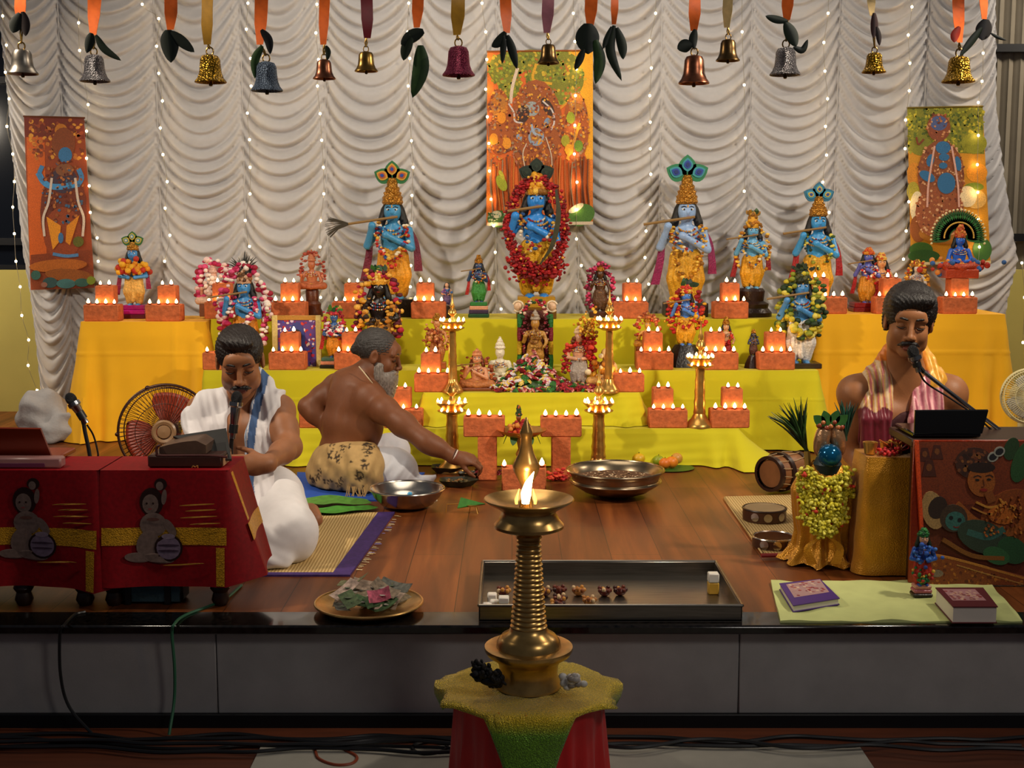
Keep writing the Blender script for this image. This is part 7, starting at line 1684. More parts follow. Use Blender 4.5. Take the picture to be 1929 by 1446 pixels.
for i in range(300):
    a = rr.uniform(-2.7, -0.45); t = rr.random(); y = 885 + 120 * t; half = np.interp(t, [0, 0.3, 0.7, 1], [60, 62, 52, 20]); px = 1553 + half * math.cos(a) * rr.uniform(0.55, 1.05)
    dist = math.sqrt(max(0, 1 - ((px - 1550) / 68) ** 2)) * 62 * kk; c = at(px, y, Yp - 0.02 - 0.9 * dist); c[1] -= rr.uniform(0.0, 0.02)
    if abs(px - 1563) < 20 and y < 900: continue
    for q_ in range(4): gm.ball(c + np.array((rr.gauss(0, 0.008), rr.gauss(0, 0.004), rr.gauss(0, 0.008))), (0.0065, 0.006, 0.010), rr.choice(['#d0c42a', '#bdb01c', '#e0d858', '#a8a024']) if i % 22 else '#c0301c', 1, rotm(rr.uniform(0, 3), rr.uniform(0, 3), 0))
o = gm.build('flower_garland', M_BLOB, loc=at(1550, 940, Yp - 0.15)); tag(o, 'yellow-green blossom garland hung over the gold-draped pot figure', 'garland')

# painted panel in front of the black laptop
YP = 4.36; zP = at(1800, 829, YP)[2]; A = at(1722, 829, YP); B = at(2010, 829, YP)
T = thing('low_table', 'low table at the stage side with a painted panel covering its front', 'table', ((A[0] + B[0]) / 2, YP + 0.2, 0))
m = MB(); m.box(((A[0] + B[0]) / 2, YP + 0.16, zP - 0.015), (B[0] - A[0], 0.28, 0.03), 0.004); m.build('tabletop', M_DWOOD, T)
for x in (A[0] + 0.04, B[0] - 0.04):
    for y in (YP + 0.06, YP + 0.26): m = MB(); m.box((x, y, (zP - 0.03) / 2), (0.05, 0.05, zP - 0.03), 0.004); m.build('leg', M_DWOOD, T)
T = thing('wall_painting', 'dark orange painted panel of a crowned woman holding a blue child', 'painting', ((A[0] + B[0]) / 2, YP, 0.01))
C0 = at(1722, 1106, YP); m = MB(); m.box(((A[0] + B[0]) / 2, YP + 0.008, (zP + 0.012) / 2), (B[0] - A[0], 0.012, zP - 0.012), 0.002, '#8a2a0c'); m.build('board', M_GLOSS, T)
a = Art(YP - 0.001); r = random.Random(5)
a.poly([(1728, 832), (1990, 832), (1990, 1102), (1737, 1102)], '#5a2208'); a.poly([(1728, 832), (1990, 832), (1990, 950), (1733, 950)], '#6a2a0a')
for x, y, s in ((1742, 855, 12), (1765, 850, 12), (1750, 880, 14)): a.poly([(x - s, y + s * 1.2), (x - s * 0.5, y - s), (x + s * 0.5, y - s), (x + s, y + s * 1.2)], '#42180a'); a.ell(x, y, s * 0.4, s * 0.5, '#6a3a14')
a.ell(1905, 845, 14, 22, '#1f3a1c', 20); a.ell(1925, 870, 18, 40, '#234a24', 20)
a.ell(1835, 872, 36, 30, '#3a1c10'); a.dots(90, (1800, 845, 1880, 905), (2, 5), ['#5a2a14', '#7a4a1c', '#2a120a', '#6a3a1c'], r, in_ell((1835, 872, 36, 30)))
for x, y in ((1870, 860), (1882, 850)): a.ell(x, y, 11, 9, '#8a8a80', -30); a.ell(x, y, 8, 6, '#15151a', -30)
a.ell(1915, 990, 70, 70, '#7a3a0c'); a.ell(1958, 960, 38, 60, '#8a440f'); a.ell(1848, 905, 26, 30, '#8a4a14', -8); a.ell(1848, 880, 26, 10, '#22100a'); a.line([(1833, 898), (1841, 895), (1848, 898)], 2, '#2a120a'); a.line([(1856, 896), (1864, 894), (1870, 898)], 2, '#2a120a'); a.ell(1840, 903, 4, 2, '#15100c'); a.ell(1862, 902, 4, 2, '#15100c'); a.line([(1851, 902), (1853, 914), (1848, 916)], 1.5, '#5a2a10'); a.ell(1852, 922, 7, 3, '#7a1c10')
a.line([(1860, 925), (1868, 945)], 16, '#7a4012'); a.line([(1838, 945), (1865, 955), (1895, 945)], 4, '#b07a2a'); a.line([(1830, 955), (1865, 968), (1905, 955)], 3, '#a8702a'); a.ell(1885, 970, 26, 16, '#a85a14', 10)
a.line([(1800, 950), (1840, 985), (1900, 1000), (1930, 985)], 18, '#8a4a14')
a.ell(1757, 960, 22, 36, '#9a7a4a', -12); a.ell(1765, 955, 17, 22, '#2a1a12', 25); a.ell(1795, 975, 26, 26, '#3a2a1c'); a.ell(1798, 980, 19, 18, '#2f5f58'); a.ell(1790, 974, 4, 4, '#0c1414'); a.ell(1806, 978, 4, 4, '#0c1414'); a.line([(1794, 990), (1800, 992), (1806, 990)], 2, '#6a1c14')
a.ell(1850, 1010, 50, 30, '#2a3a2c', 20); a.line([(1820, 1000), (1860, 1010), (1890, 995)], 12, '#2f5a52'); a.ell(1905, 1035, 30, 24, '#1f4a2a', 30); a.ell(1875, 1045, 26, 16, '#2a5a34', 20); a.line([(1775, 1015), (1830, 1045), (1890, 1050)], 8, '#7a4a14')
a.poly([(1738, 1040), (1800, 1050), (1930, 1085), (1990, 1100), (1738, 1100)], '#7a3a10'); a.dots(140, (1740, 1045, 1930, 1100), (1.5, 4), ['#a8641c', '#5a240a', '#8a4a14'], r, lambda x, y: y > 1045 + (x - 1740) * 0.26)
a.line([(1740, 1042), (1800, 1052), (1930, 1088)], 4, '#b0742a'); a.ell(1763, 1078, 12, 7, '#7a6a5a'); a.line([(1800, 1062), (1860, 1080), (1925, 1098)], 2, '#a87a3a')
a.dots(160, (1765, 930, 1929, 1010), (1.5, 3.5), ['#a85a1c', '#6a2c0c', '#8a4a18', '#b87a2a'], r, in_ell((1915, 990, 66, 60)))
a.poly([(1722, 829), (1729, 829), (1738, 1000), (1732, 1000)], '#c8420c')
a.m.build('picture', M_PAINT, T, smooth=False)
laptop('open black laptop on the side table behind the painted panel', [(1724, 774), (1862, 773), (1850, 824), (1722, 822)], YP + 0.035, zP + 0.002, M_LAPB, 0.0)

# mat with drums
T = thing('straw_mat', 'narrow straw mat under the drum and tambourines', 'mat', gnd(1460, 990))
slab('weave', [(1440, 1044), (1600, 1048), (1560, 932), (1364, 937)], 0.006, M_STRAW, None, None, parent=T)
m = MB(); m.tube([gnd(1436, 1042, 0.008), gnd(1364, 938, 0.008)], 0.004, 6); m.build('edging', M_STRAW, T)
M_DRUM = mat('dark drum shell', '#4a2a18', 0.35, noise=(16, 0.2)); M_SKIN = mat('drum skin', '#a88f68', 0.7, noise=(8, 0.1))
def tamb(label, px, py0, r, h, skin=True):
    p = gnd(px, py0, 0.008); k = mpx(1, p[1], py0); p[1] += r * k * 0.9; T = thing('tambourine', label, 'drum', p); R = r * k; H = h * k
    m = MB(); m.lathe([(R * 0.9, 0), (R, 0), (R * 1.01, H * 0.5), (R, H), (R * 0.9, H), (R * 0.9, 0)], p, 44, cap=False); m.build('shell', M_DRUM, T)
    if skin: m = MB(); m.lathe([(R * 0.93, H * 0.97), (R * 0.92, H + 0.003), (0, H + 0.004)], p, 44, cap=False); m.build('skin', M_SKIN, T)
    m = MB(); m.tube([p + (R * math.cos(a), R * math.sin(a), H) for a in arc(44, 0, 2 * math.pi * 43 / 44)], 0.004, 6, closed=True); m.build('rim', M_STEEL if not skin else M_DWOOD, T)
    for a in (-2.2, -1.6, -0.9): m = MB(); m.lathe([(0, -0.003), (0.018, -0.002), (0.018, 0.002), (0, 0.003)], p + (R * 1.005 * math.cos(a), R * 1.005 * math.sin(a), H * 0.5), 14, M=rotm(math.pi / 2, 0, a + math.pi / 2)); m.build('jingle', M_STEEL, T)
tamb('tambourine with a pale skin on the narrow straw mat', 1447, 986, 41, 22); tamb('smaller open tambourine with a metal rim in front of the skinned one', 1464, 1036, 40, 18, False)
m = MB(); m.tube([gnd(1434, 1046, 0.016), gnd(1500, 1044, 0.016)], 0.008, 8, '#8a1c18'); o = m.build('drum_stick', M_ATTR, loc=gnd(1465, 1045, 0.01)); tag(o, 'red stick lying at the end of the narrow straw mat', 'stick')
p = gnd(1478, 940); Yh = p[1] + 0.1; T = thing('hand_drum', 'brown barrel hand drum lying tilted on the mat behind the tambourines', 'drum', (p[0], Yh, 0.006))
a0 = at(1450, 925, Yh); b0 = at(1500, 882, Yh + 0.12); a0[2] = max(a0[2], 0.1); d = (b0 - a0); L = np.linalg.norm(d); R_ = frame_to(d / L)
m = MB(); m.lathe([(0.065, 0), (0.082, L * 0.3), (0.09, L * 0.5), (0.085, L * 0.7), (0.075, L)], a0, 30, M=R_); m.build('shell', mat('light brown drum wood', '#8a5a34', 0.45, noise=(12, 0.2)), T)
for t in (0.0, 0.36, 1.0): m = MB(); m.lathe([(0.07 + 0.015 * (t == 0.36), L * t - 0.012), (0.085 + 0.01 * (t == 0.36), L * t - 0.012), (0.085 + 0.01 * (t == 0.36), L * t + 0.012), (0.07, L * t + 0.012)], a0, 30, M=R_, cap=False); m.build('hoop', M_DWOOD, T)
m = MB()
for i in range(14): a = 2 * math.pi * i / 14; m.tube([a0 + R_ @ np.array((0.083 * math.cos(a), 0.083 * math.sin(a), 0.0)), a0 + R_ @ np.array((0.094 * math.cos(a + 0.2), 0.094 * math.sin(a + 0.2), L * 0.5)), a0 + R_ @ np.array((0.082 * math.cos(a), 0.082 * math.sin(a), L))], 0.002, 4)
m.build('lacing', M_SKIN, T)

# ================================================================ CABLES
M_GCAB = mat('green cable', '#245a40', 0.5); M_BCAB = mat('black cable', '#0d0e12', 0.45)
def cable(label, pts, m_, r=0.005, name='cable'):
    m = MB(); P = spline(pts, 8); m.tube(P, r, 6); o = m.build(name, m_, loc=P[len(P) // 2]); return tag(o, label, 'cable')
eY = 3.895; zf2 = HZ + 0.006
cable('green cable running from the red table over the stage edge', [gnd(455, 1102, 0.006), gnd(420, 1130, 0.006), gnd(350, 1158, 0.006), gnd(328, 1176, 0.012), np.array((at(324, 1195, eY)[0], eY, -0.02)), at(329, 1260, 3.90), at(328, 1320, 3.90), np.array((at(318, 1372, 3.86)[0], 3.86, zf2))], M_GCAB)
cable('dark cable hanging over the stage edge below the table leg nearest the laptop', [gnd(160, 1152, 0.006), gnd(140, 1158, 0.006), gnd(120, 1178, 0.012), np.array((at(113, 1198, eY)[0], eY, -0.02)), at(114, 1270, 3.90), at(130, 1330, 3.90), np.array((at(175, 1380, 3.86)[0], 3.86, zf2))], M_BCAB)
fl_ = lambda x, y, z=0.008: gnd(x, y, HZ + z)
cr_ = random.Random(9)
names = ['black cable lying along the foot of the stage, hugging the wall', 'black cable snaking just in front of the stage foot', 'dark cable crossing the pale tiles towards the stool', 'looped black cable on the wooden hall floor', 'thin dark cable trailing past the tile edge']
for i, lab in enumerate(names):
    pts = []; x = -60 - 20 * i; y = 1386 + 6 * i
    while x < 1010: pts.append(fl_(x, y + cr_.uniform(-5, 9), 0.008 + 0.011 * (i % 3))); x += cr_.uniform(70, 130)
    cable(lab, pts, M_BCAB, 0.006)
for i, lab in enumerate(['black cable along the stage foot past the red stool', 'second black cable curving over the tiles past the stool', 'dark cable arching up against the stage foot']):
    pts = []; x = 1120; y = 1392 + 8 * i
    while x < 2000: pts.append(fl_(x, y + cr_.uniform(-6, 6) - (14 if i == 2 and 1260 < x < 1420 else 0), 0.008 + 0.011 * (i % 3))); x += cr_.uniform(70, 130)
    cable(lab, pts, M_BCAB, 0.006)
cable('black cable coiled in a loop on the pale tiles', [fl_(600, 1396), fl_(700, 1390), fl_(790, 1392), fl_(838, 1400), fl_(835, 1414), fl_(800, 1420), fl_(778, 1412), fl_(786, 1400), fl_(830, 1392), fl_(900, 1390)], M_BCAB, 0.006)
cable('orange brown cable bent in a loop on the pale tiles', [fl_(560, 1396), fl_(590, 1408), fl_(600, 1428), fl_(630, 1440), fl_(662, 1438), fl_(672, 1425), fl_(650, 1412), fl_(640, 1404)], mat('orange cable', '#8a3a1c', 0.5), 0.005)

# ================================================================ PEOPLE
M_SK = mat('skin', attr=True, rough=0.52, noise=(35, 0.06), bump=(220, 0.06), sss=0.06, spec=0.38)
M_HAIR = mat('hair', attr=True, rough=0.42, noise=(160, 0.4), bump=(260, 0.5), stretch=(1, 1, 0.25))
M_LINEN = mat('fine white cotton', attr=True, rough=0.85, noise=(20, 0.05), sheen=0.15)
BASE_H = np.array([[-1, 0, 0], [0, -1, 0], [0, 0, 1.0]]).T
def head_frame(c, yaw, pitch, roll, s):
    R = np.array(Matrix.Rotation(math.radians(yaw), 3, 'Z')) @ BASE_H @ np.array(Matrix.Rotation(math.radians(-pitch), 3, 'X')) @ np.array(Matrix.Rotation(math.radians(roll), 3, 'Y'))
    return (lambda x, y, z: np.asarray(c) + s * (R @ np.array((x, y, z)))), R, s
def head_solid(b, fr, lip='#7d4034', jaw=1.0):
    H, R, s = fr
    def e(c, r, k=0.02, **kw): b.ell(H(*c), np.array(r) * s, R, k * s, **kw)
    def c(a, d, r0, r1, k=0.012, **kw): b.cap(H(*a), H(*d), r0 * s, r1 * s, k * s, **kw)
    e((0, -0.016, 0.036), (0.076, 0.096, 0.084), 0.01); e((0, 0.022, -0.036), (0.063 * jaw, 0.066, 0.080), 0.03)
    e((0, 0.066, -0.098), (0.026 * jaw, 0.020, 0.020), 0.03)
    for q in (-1, 1):
        e((0.037 * q, 0.056, -0.032), (0.024, 0.024, 0.026), 0.022); e((0.050 * q, 0.015, -0.072), (0.015, 0.032, 0.024), 0.03)
    e((0, 0.075, 0.040), (0.052, 0.022, 0.030), 0.02)
    c((-0.046, 0.076, 0.024), (0.046, 0.076, 0.024), 0.010, 0.010, 0.014)
    for q in (-1, 1): e((0.033 * q, 0.098, 0.004), (0.020, 0.017, 0.012), 0.012, op='-')
    for q in (-1, 1): e((0.033 * q, 0.072, 0.003), (0.0165, 0.0145, 0.0135), 0.004)
    c((0, 0.086, 0.020), (0, 0.108, -0.030), 0.0085, 0.0105, 0.010); e((0, 0.109, -0.034), (0.0125, 0.012, 0.0105), 0.008)
    for q in (-1, 1): e((0.0145 * q, 0.098, -0.038), (0.0085, 0.011, 0.0085), 0.006)
    for q in (-1, 1): e((0.0085 * q, 0.106, -0.0475), (0.0045, 0.006, 0.004), 0.003, op='-')
    e((0, 0.088, -0.056), (0.022, 0.014, 0.012), 0.012)
    e((0, 0.0925, -0.0655), (0.024, 0.010, 0.0055), 0.004, col=lip); e((0, 0.0915, -0.0765), (0.0205, 0.011, 0.0065), 0.004, col=lip)
    for q in (-1, 1):
        e((0.0805 * q, -0.004, -0.002), (0.009, 0.020, 0.033), 0.006); e((0.088 * q, 0.002, 0.002), (0.006, 0.010, 0.018), 0.004, op='-')
def face_details(T, fr, brow='#140e0c', moustache='#120c0b', open_eyes=False, mw=1.0):
    H, R, s = fr
    for q in (-1, 1):
        m = MB(); m.tube([H(0.016 * q, 0.0835, 0.000), H(0.024 * q, 0.0868, -0.0035), H(0.034 * q, 0.0872, -0.005), H(0.044 * q, 0.083, -0.0035), H(0.050 * q, 0.077, 0.0)], [0.0008 * s, 0.0018 * s, 0.0022 * s, 0.0018 * s, 0.0008 * s], 6, '#0e0908'); m.build('eyelashes', M_HAIR, T)
        m = MB(); m.tube(spline([H(0.012 * q, 0.0925, 0.0275), H(0.026 * q, 0.0925, 0.0315), H(0.042 * q, 0.0855, 0.0315), H(0.058 * q, 0.0685, 0.024)], 4), [0.0025 * s] + [0.0046 * s] * 5 + [0.0044 * s, 0.004 * s, 0.0036 * s, 0.003 * s, 0.0024 * s, 0.0018 * s, 0.0010 * s], 8, brow); m.build('eyebrow', M_HAIR, T)
        if open_eyes: m = MB(); m.ball(H(0.034 * q, 0.0845, 0.0015), (0.0065 * s, 0.0035 * s, 0.0055 * s), '#0c0908', 2, R); m.build('eye', M_GLOSS, T)
    if moustache:
        lo = H(0, 0.09, -0.06) - 0.07 * s; b = SDF(lo, lo + 0.14 * s, 0.0032 * s)
        for q in (-1, 1): b.chain([H(0.003 * q, 0.1015, -0.0545), H(0.020 * q * mw, 0.0975, -0.0585), H(0.036 * q * mw, 0.083, -0.0685)], [0.0075 * s, 0.0085 * s, 0.0035 * s], 0.004 * s)
        b.build('moustache', M_HAIR, T, default=moustache)
def hair_cap(T, fr, col, style):
    H, R, s = fr; lo = H(0, -0.01, 0.03) - 0.19 * s; b = SDF(lo, lo + 0.38 * s, 0.0045 * s)
    def e(c, r, k=0.015, **kw): b.ell(H(*c), np.array(r) * s, R, k * s, **kw)
    if style == 'short':
        e((0, -0.018, 0.042), (0.085, 0.104, 0.087)); e((0, 0.056, 0.098), (0.052, 0.030, 0.018), 0.02); e((0.015, 0.03, 0.112), (0.05, 0.05, 0.016), 0.02)
        e((0, 0.125, -0.034), (0.066, 0.098, 0.118), 0.008, op='-'); e((0, 0.03, -0.125), (0.2, 0.10, 0.105), 0.01, op='-'); e((0, -0.09, -0.15), (0.2, 0.1, 0.09), 0.01, op='-')
    elif style == 'full':
        e((0, -0.020, 0.050), (0.095, 0.110, 0.100)); e((-0.018, 0.066, 0.094), (0.056, 0.030, 0.028), 0.02); e((0.045, 0.05, 0.085), (0.036, 0.034, 0.036), 0.02)
        for q in (-1, 1): e((0.074 * q, -0.030, 0.0), (0.018, 0.040, 0.045), 0.015)
        e((0, 0.128, -0.036), (0.0655, 0.100, 0.114), 0.008, op='-'); e((0, 0.06, -0.145), (0.2, 0.10, 0.105), 0.01, op='-'); e((0, -0.06, -0.175), (0.2, 0.16, 0.09), 0.01, op='-')
        for q in (-1, 1): e((0.090 * q, 0.002, -0.02), (0.018, 0.024, 0.042), 0.004, op='-')
    elif style == 'grey':
        e((0, -0.020, 0.039), (0.079, 0.099, 0.084)); e((0, -0.112, 0.0), (0.020, 0.022, 0.022), 0.025)
        e((0, 0.125, -0.018), (0.072, 0.106, 0.128), 0.01, op='-'); e((0, 0.04, -0.125), (0.2, 0.10, 0.105), 0.01, op='-'); e((0, -0.09, -0.16), (0.2, 0.1, 0.09), 0.01, op='-')
        for q in (-1, 1): e((0.088 * q, -0.004, -0.002), (0.014, 0.026, 0.040), 0.004, op='-')
    def strands(V):
        r = V - H(0, -0.02, 0.04); L = np.linalg.norm(r, axis=1, keepdims=True); q = r @ R / s
        a = np.arctan2(q[:, 0] + 0.3 * q[:, 1], q[:, 2] + 0.02); w = (0.0016 * np.sin(a * 46 + q[:, 1] * 90) + 0.0014 * np.sin(a * 83 + q[:, 1] * 55)) * s
        return V + r / L * w[:, None]
    return b.build('hair', M_HAIR, T, default=col, disp=strands)
def hand_solid(b, w, d, n, side, curl=(0.5, 0.5, 0.4), s=1.0, thumb=0.6, spread=0.0):
    """w wrist, d direction of the fingers, n palm normal, side +1/-1: where the thumb sits across the palm"""
    w = np.asarray(w, float); d = np.array(d, float); d /= np.linalg.norm(d); n = np.array(n, float); n -= d * (n @ d); n /= np.linalg.norm(n); x = np.cross(d, n) * side
    R = np.stack([x, n, d], 1)
    b.ell(w + d * 0.046 * s, np.array((0.040, 0.016, 0.050)) * s, R, 0.012)
    b.cap(w - d * 0.012 * s, w + d * 0.03 * s, 0.026 * s, 0.028 * s, 0.03)
    for i, (o, L) in enumerate(((0.029, 0.92), (0.0105, 1.0), (-0.0085, 0.94), (-0.0265, 0.74))):
        p = w + (d * (0.086 - 0.006 * abs(i - 1)) + x * o) * s; dd = d + x * spread * (1.5 - i) * 0.12; dd /= np.linalg.norm(dd); a = 0.0; r = 0.0095 if i < 3 else 0.0082
        for j, (l, r1) in enumerate(((0.043, 0.0088), (0.027, 0.0078), (0.021, 0.0062))):
            a += curl[j] * (1 + 0.07 * i); q = p + (dd * math.cos(a) + n * math.sin(a)) * l * L * s
            b.cap(p, q, r * s, r1 * s, 0.004); p, r = q, r1
    p = w + (d * 0.022 + x * 0.026 + n * 0.004) * s
    for l, r0, r1, a in ((0.042, 0.0135, 0.0108, 0.75), (0.032, 0.0105, 0.0092, 0.45), (0.024, 0.009, 0.0072, 0.25)):
        q = p + (d * math.cos(a * 1.1) + x * math.sin(a) * (1 - 0.3 * thumb) + n * thumb * 0.7) / 1.15 * l * s; b.cap(p, q, r0 * s, r1 * s, 0.006); p = q
def like(b):
    s = SDF.__new__(SDF); s.ax = b.ax; s.h = b.h; s.f = np.full(b.f.shape, 1.0, np.float32); s.cols = []; return s
def worn(b, region, off):
    """cloth lying on the body: the body grown by off, kept inside the region"""
    region.f = np.maximum(region.f, b.f - off); return region
def fine(*pts):
    return tuple(tuple((p[i] - r, p[i] + r, h) for p, r, h in pts) for i in range(3))
def ripple(fr_, amp, freq, ax=(1, 0, 0), push=(0, -1, 0), wob=9.0):
    ax = np.array(ax, float); push = np.array(push, float)
    def f(V):
        q = V @ ax; w = np.sin(q * freq + 1.3 * np.sin(V[:, 2] * wob)) + 0.5 * np.sin(q * freq * 2.1 + 2 + np.sin(V[:, 2] * wob * 1.7)); return V + push * (amp * w)[:, None]
    return f

# ---------------------------------------------------------------- singer in the white shawl
hc = at(452, 680, 4.86); fr = head_frame(hc, 10, 21, 2, 1.06)
T = thing('person', 'singer in a white shawl and white dhoti reading an open book at a microphone', 'person', (at(470, 960, 4.98)[0], 4.98, 0.008))
W2 = at(500, 874, 4.49); E2 = at(545, 842, 4.80); S2 = at(524, 776, 4.94); S1 = at(384, 776, 4.94); E1 = at(356, 846, 4.84); W1 = at(372, 872, 4.50)
b = SDF((at(330, 700, 4.9)[0], 4.18, 0.0), (at(605, 700, 4.9)[0], 5.2, 0.90), 0.0085, fine((hc + (0, -0.03, 0), 0.135, 0.0042), (W2 + (-0.07, -0.05, 0), 0.10, 0.0038)))
b.ell(at(456, 818, 4.97), (0.165, 0.105, 0.15), k=0.03); b.ell(at(460, 900, 4.96), (0.145, 0.115, 0.15), k=0.05); b.ell(at(468, 970, 4.98), (0.16, 0.13, 0.12), k=0.05)
for s_ in (-1, 1): b.ell(at(456 + 38 * s_, 808, 4.90), (0.075, 0.05, 0.06), k=0.04)
b.cap(at(456, 775, 4.98), hc + np.array((0, 0.035, -0.05)), 0.062, 0.055, 0.03)
for S_, dx in ((S1, 30), (S2, -30)): b.cap(at(456, 757, 4.98), S_ + np.array((0, 0.01, 0.01)), 0.052, 0.055, 0.035); b.ell(S_, (0.066, 0.066, 0.066), k=0.03)
b.chain([S2, E2, W2], [0.057, 0.046, 0.029], 0.025); b.ell((S2 * 0.5 + E2 * 0.5), (0.055, 0.055, 0.07), k=0.03); b.ell(E2 * 0.68 + W2 * 0.32, (0.045, 0.05, 0.042), k=0.03)
b.chain([S1, E1, W1], [0.057, 0.045, 0.029], 0.025)
hand_solid(b, W2, (-0.86, -0.42, 0.06), (-0.35, 0.9, -0.25), -1, (0.35, 0.6, 0.5), 1.0, 0.45); hand_solid(b, W1, (0.7, -0.7, 0.1), (0.3, 0.3, 0.8), 1, (0.4, 0.5, 0.4))
head_solid(b, fr, '#6f3a30'); b.cap(at(584, 966, 4.92), at(594, 978, 4.86), 0.04, 0.03, 0.02)
b.build('body', M_SK, T, default='#93603f', smooth_it=1)
hair_cap(T, fr, '#1a100c', 'short'); face_details(T, fr)
g = SDF((at(330, 700, 4.9)[0], 4.3, 0.0), (at(625, 700, 4.9)[0], 5.25, 0.55), 0.0085)
g.ell(at(478, 945, 4.98), (0.185, 0.155, 0.15), k=0.03); g.chain([at(515, 935, 4.94), at(545, 1002, 4.68), at(480, 1046, 4.58)], [0.12, 0.098, 0.07], 0.05); g.chain([at(435, 935, 4.94), at(385, 1005, 4.68), at(450, 1046, 4.62)], [0.12, 0.095, 0.07], 0.05)
g.ell(at(545, 1025, 4.70), (0.085, 0.09, 0.07), k=0.04); g.cap(at(505, 1050, 4.56), at(535, 1056, 4.58), 0.035, 0.03, 0.03); g.half((0, 0, 0.008), (0, 0, -1))
def dh(V):
    V = V.copy(); q = V[:, 0] * 8 + V[:, 2] * 30 + V[:, 1] * 10; w = (0.0055 * np.sin(q * 2.1 + 2 * np.sin(V[:, 0] * 14)) + 0.003 * np.sin(q * 4.9 + V[:, 0] * 26)) * (0.5 + 0.5 * np.sin(V[:, 0] * 11 + V[:, 2] * 7)); V[:, 1] -= w; V[:, 0] += 0.5 * w; V[:, 2] = np.maximum(V[:, 2], 0.0085); return V
g.build('dhoti', M_LINEN, T, default='#dcd9da', disp=dh)
r = like(b); P0 = at(432, 738, 5.02)
r.chain([at(430, 745, 4.99), at(402, 765, 4.92), at(388, 800, 4.88), at(392, 850, 4.86), at(398, 905, 4.86)], [0.04, 0.075, 0.085, 0.075, 0.06], 0.02); r.chain([at(400, 752, 5.0), at(368, 790, 4.92), at(366, 830, 4.88)], [0.05, 0.055, 0.03], 0.02)
worn(b, r, 0.017)
for i, x in enumerate((384, 396, 408, 418)): r.cap(at(x, 800, 4.862 - 0.004 * i), at(x + 4, 890, 4.85), 0.016, 0.015, 0.012)
r.build('shawl', M_LINEN, T, default='#dedadc', disp=ripple(None, 0.0045, 105, (1, 0.2, 0.25)))
r = like(b)
r.chain([at(500, 712, 5.0), at(508, 735, 4.97), at(502, 770, 4.90), at(488, 820, 4.86), at(484, 880, 4.85), at(486, 930, 4.83)], [0.045, 0.058, 0.058, 0.05, 0.05, 0.05], 0.02); r.chain([at(470, 725, 5.03), at(440, 735, 5.03)], [0.04, 0.04], 0.02)
worn(b, r, 0.017)
r.chain([at(486, 700, 4.98), at(503, 722, 4.97), at(512, 752, 4.93)], [0.022, 0.026, 0.02], 0.02)
for i, x in enumerate((472, 485, 498)): r.cap(at(x + 6, 820, 4.845), at(x + 8, 900, 4.83), 0.018, 0.018, 0.012); r.cap(at(x + 8, 900, 4.83), at(x + 18, 985, 4.72), 0.018, 0.02, 0.015)
stripe = [at(494, 700, 4.9), at(490, 740, 4.9), at(484, 780, 4.9), at(478, 840, 4.9), at(480, 900, 4.9), at(482, 960, 4.8)]
def stripes(V, C):
    C = C.copy(); zz_ = [p[2] for p in stripe][::-1]; xx_ = [p[0] for p in stripe][::-1]; d = V[:, 0] - np.interp(V[:, 2], zz_, xx_)
    C[np.abs(d) < 0.016] = lin('#3d5a86'); C[np.abs(d + 0.024) < 0.004] = lin('#8a9cb4'); return C
r.build('shawl', M_LINEN, T, default='#dedadc', disp=ripple(None, 0.004, 105, (1, 0.2, 0.2)), paint=stripes)

# ---------------------------------------------------------------- bearded priest, seen from behind
hc = at(713, 669, 6.10); fr = head_frame(hc, 84, 14, 0, 1.05); H, R, s = fr
T = thing('person', 'bare-backed bearded grey-haired priest seated cross-legged, reaching one arm to the floor', 'person', (at(650, 900, 6.1)[0], 6.1, 0.01))
SL, SR = at(634, 728, 6.20), at(724, 772, 5.96); EL, WL = at(580, 766, 6.16), at(622, 812, 6.12); ER, WR = at(803, 832, 5.86), at(860, 862, 5.86)
b = SDF((at(555, 700, 6.1)[0], 5.70, 0.0), (at(915, 700, 6.1)[0], 6.45, 0.80), 0.0085, fine((hc, 0.135, 0.0042), (WR + (0.06, 0, 0), 0.08, 0.004)))
b.ell(at(674, 752, 6.09), (0.155, 0.115, 0.12), rotm(0, 0, -0.5), 0.03); b.ell(at(661, 797, 6.08), (0.142, 0.112, 0.13), k=0.05); b.ell(at(655, 845, 6.09), (0.140, 0.12, 0.10), k=0.05); b.ell(at(668, 722, 6.10), (0.12, 0.09, 0.07), rotm(0, 0.25, -0.4), 0.04)
b.ell(at(692, 752, 5.985), (0.055, 0.035, 0.07), rotm(0, 0.2, 0), 0.04); b.ell(at(640, 750, 6.06), (0.05, 0.035, 0.065), k=0.04); b.ell(at(692, 808, 6.05), (0.07, 0.08, 0.08), k=0.05)
b.cap(at(672, 715, 6.10), hc + np.array((-0.025, 0, -0.045)), 0.068, 0.056, 0.03)
for S_ in (SL, SR): b.cap(at(674, 722, 6.09), S_, 0.05, 0.056, 0.04); b.ell(S_, 0.060, k=0.03)
b.chain([at(655, 735, 5.965), at(646, 780, 5.955), at(640, 830, 5.95)], [0.012, 0.014, 0.012], 0.04, op='-')
b.chain([SR, ER, WR], [0.060, 0.045, 0.029], 0.03); b.ell(SR * 0.55 + ER * 0.45, (0.06, 0.052, 0.06), k=0.03); b.ell(ER * 0.7 + WR * 0.3, (0.05, 0.042, 0.042), k=0.03)
b.chain([SL, EL, WL], [0.056, 0.045, 0.03], 0.025); b.ell(SL * 0.5 + EL * 0.5, 0.055, k=0.03); b.ell(EL * 0.7 + WL * 0.3, 0.046, k=0.03)
hand_solid(b, WR, (1, 0.05, -0.12), (-0.15, 0.5, -0.85), -1, (0.7, 0.75, 0.5), 1.02, 0.8); hand_solid(b, WL, (0.9, 0.35, -0.3), (0.3, 0.9, 0), 1, (0.3, 0.3, 0.2))
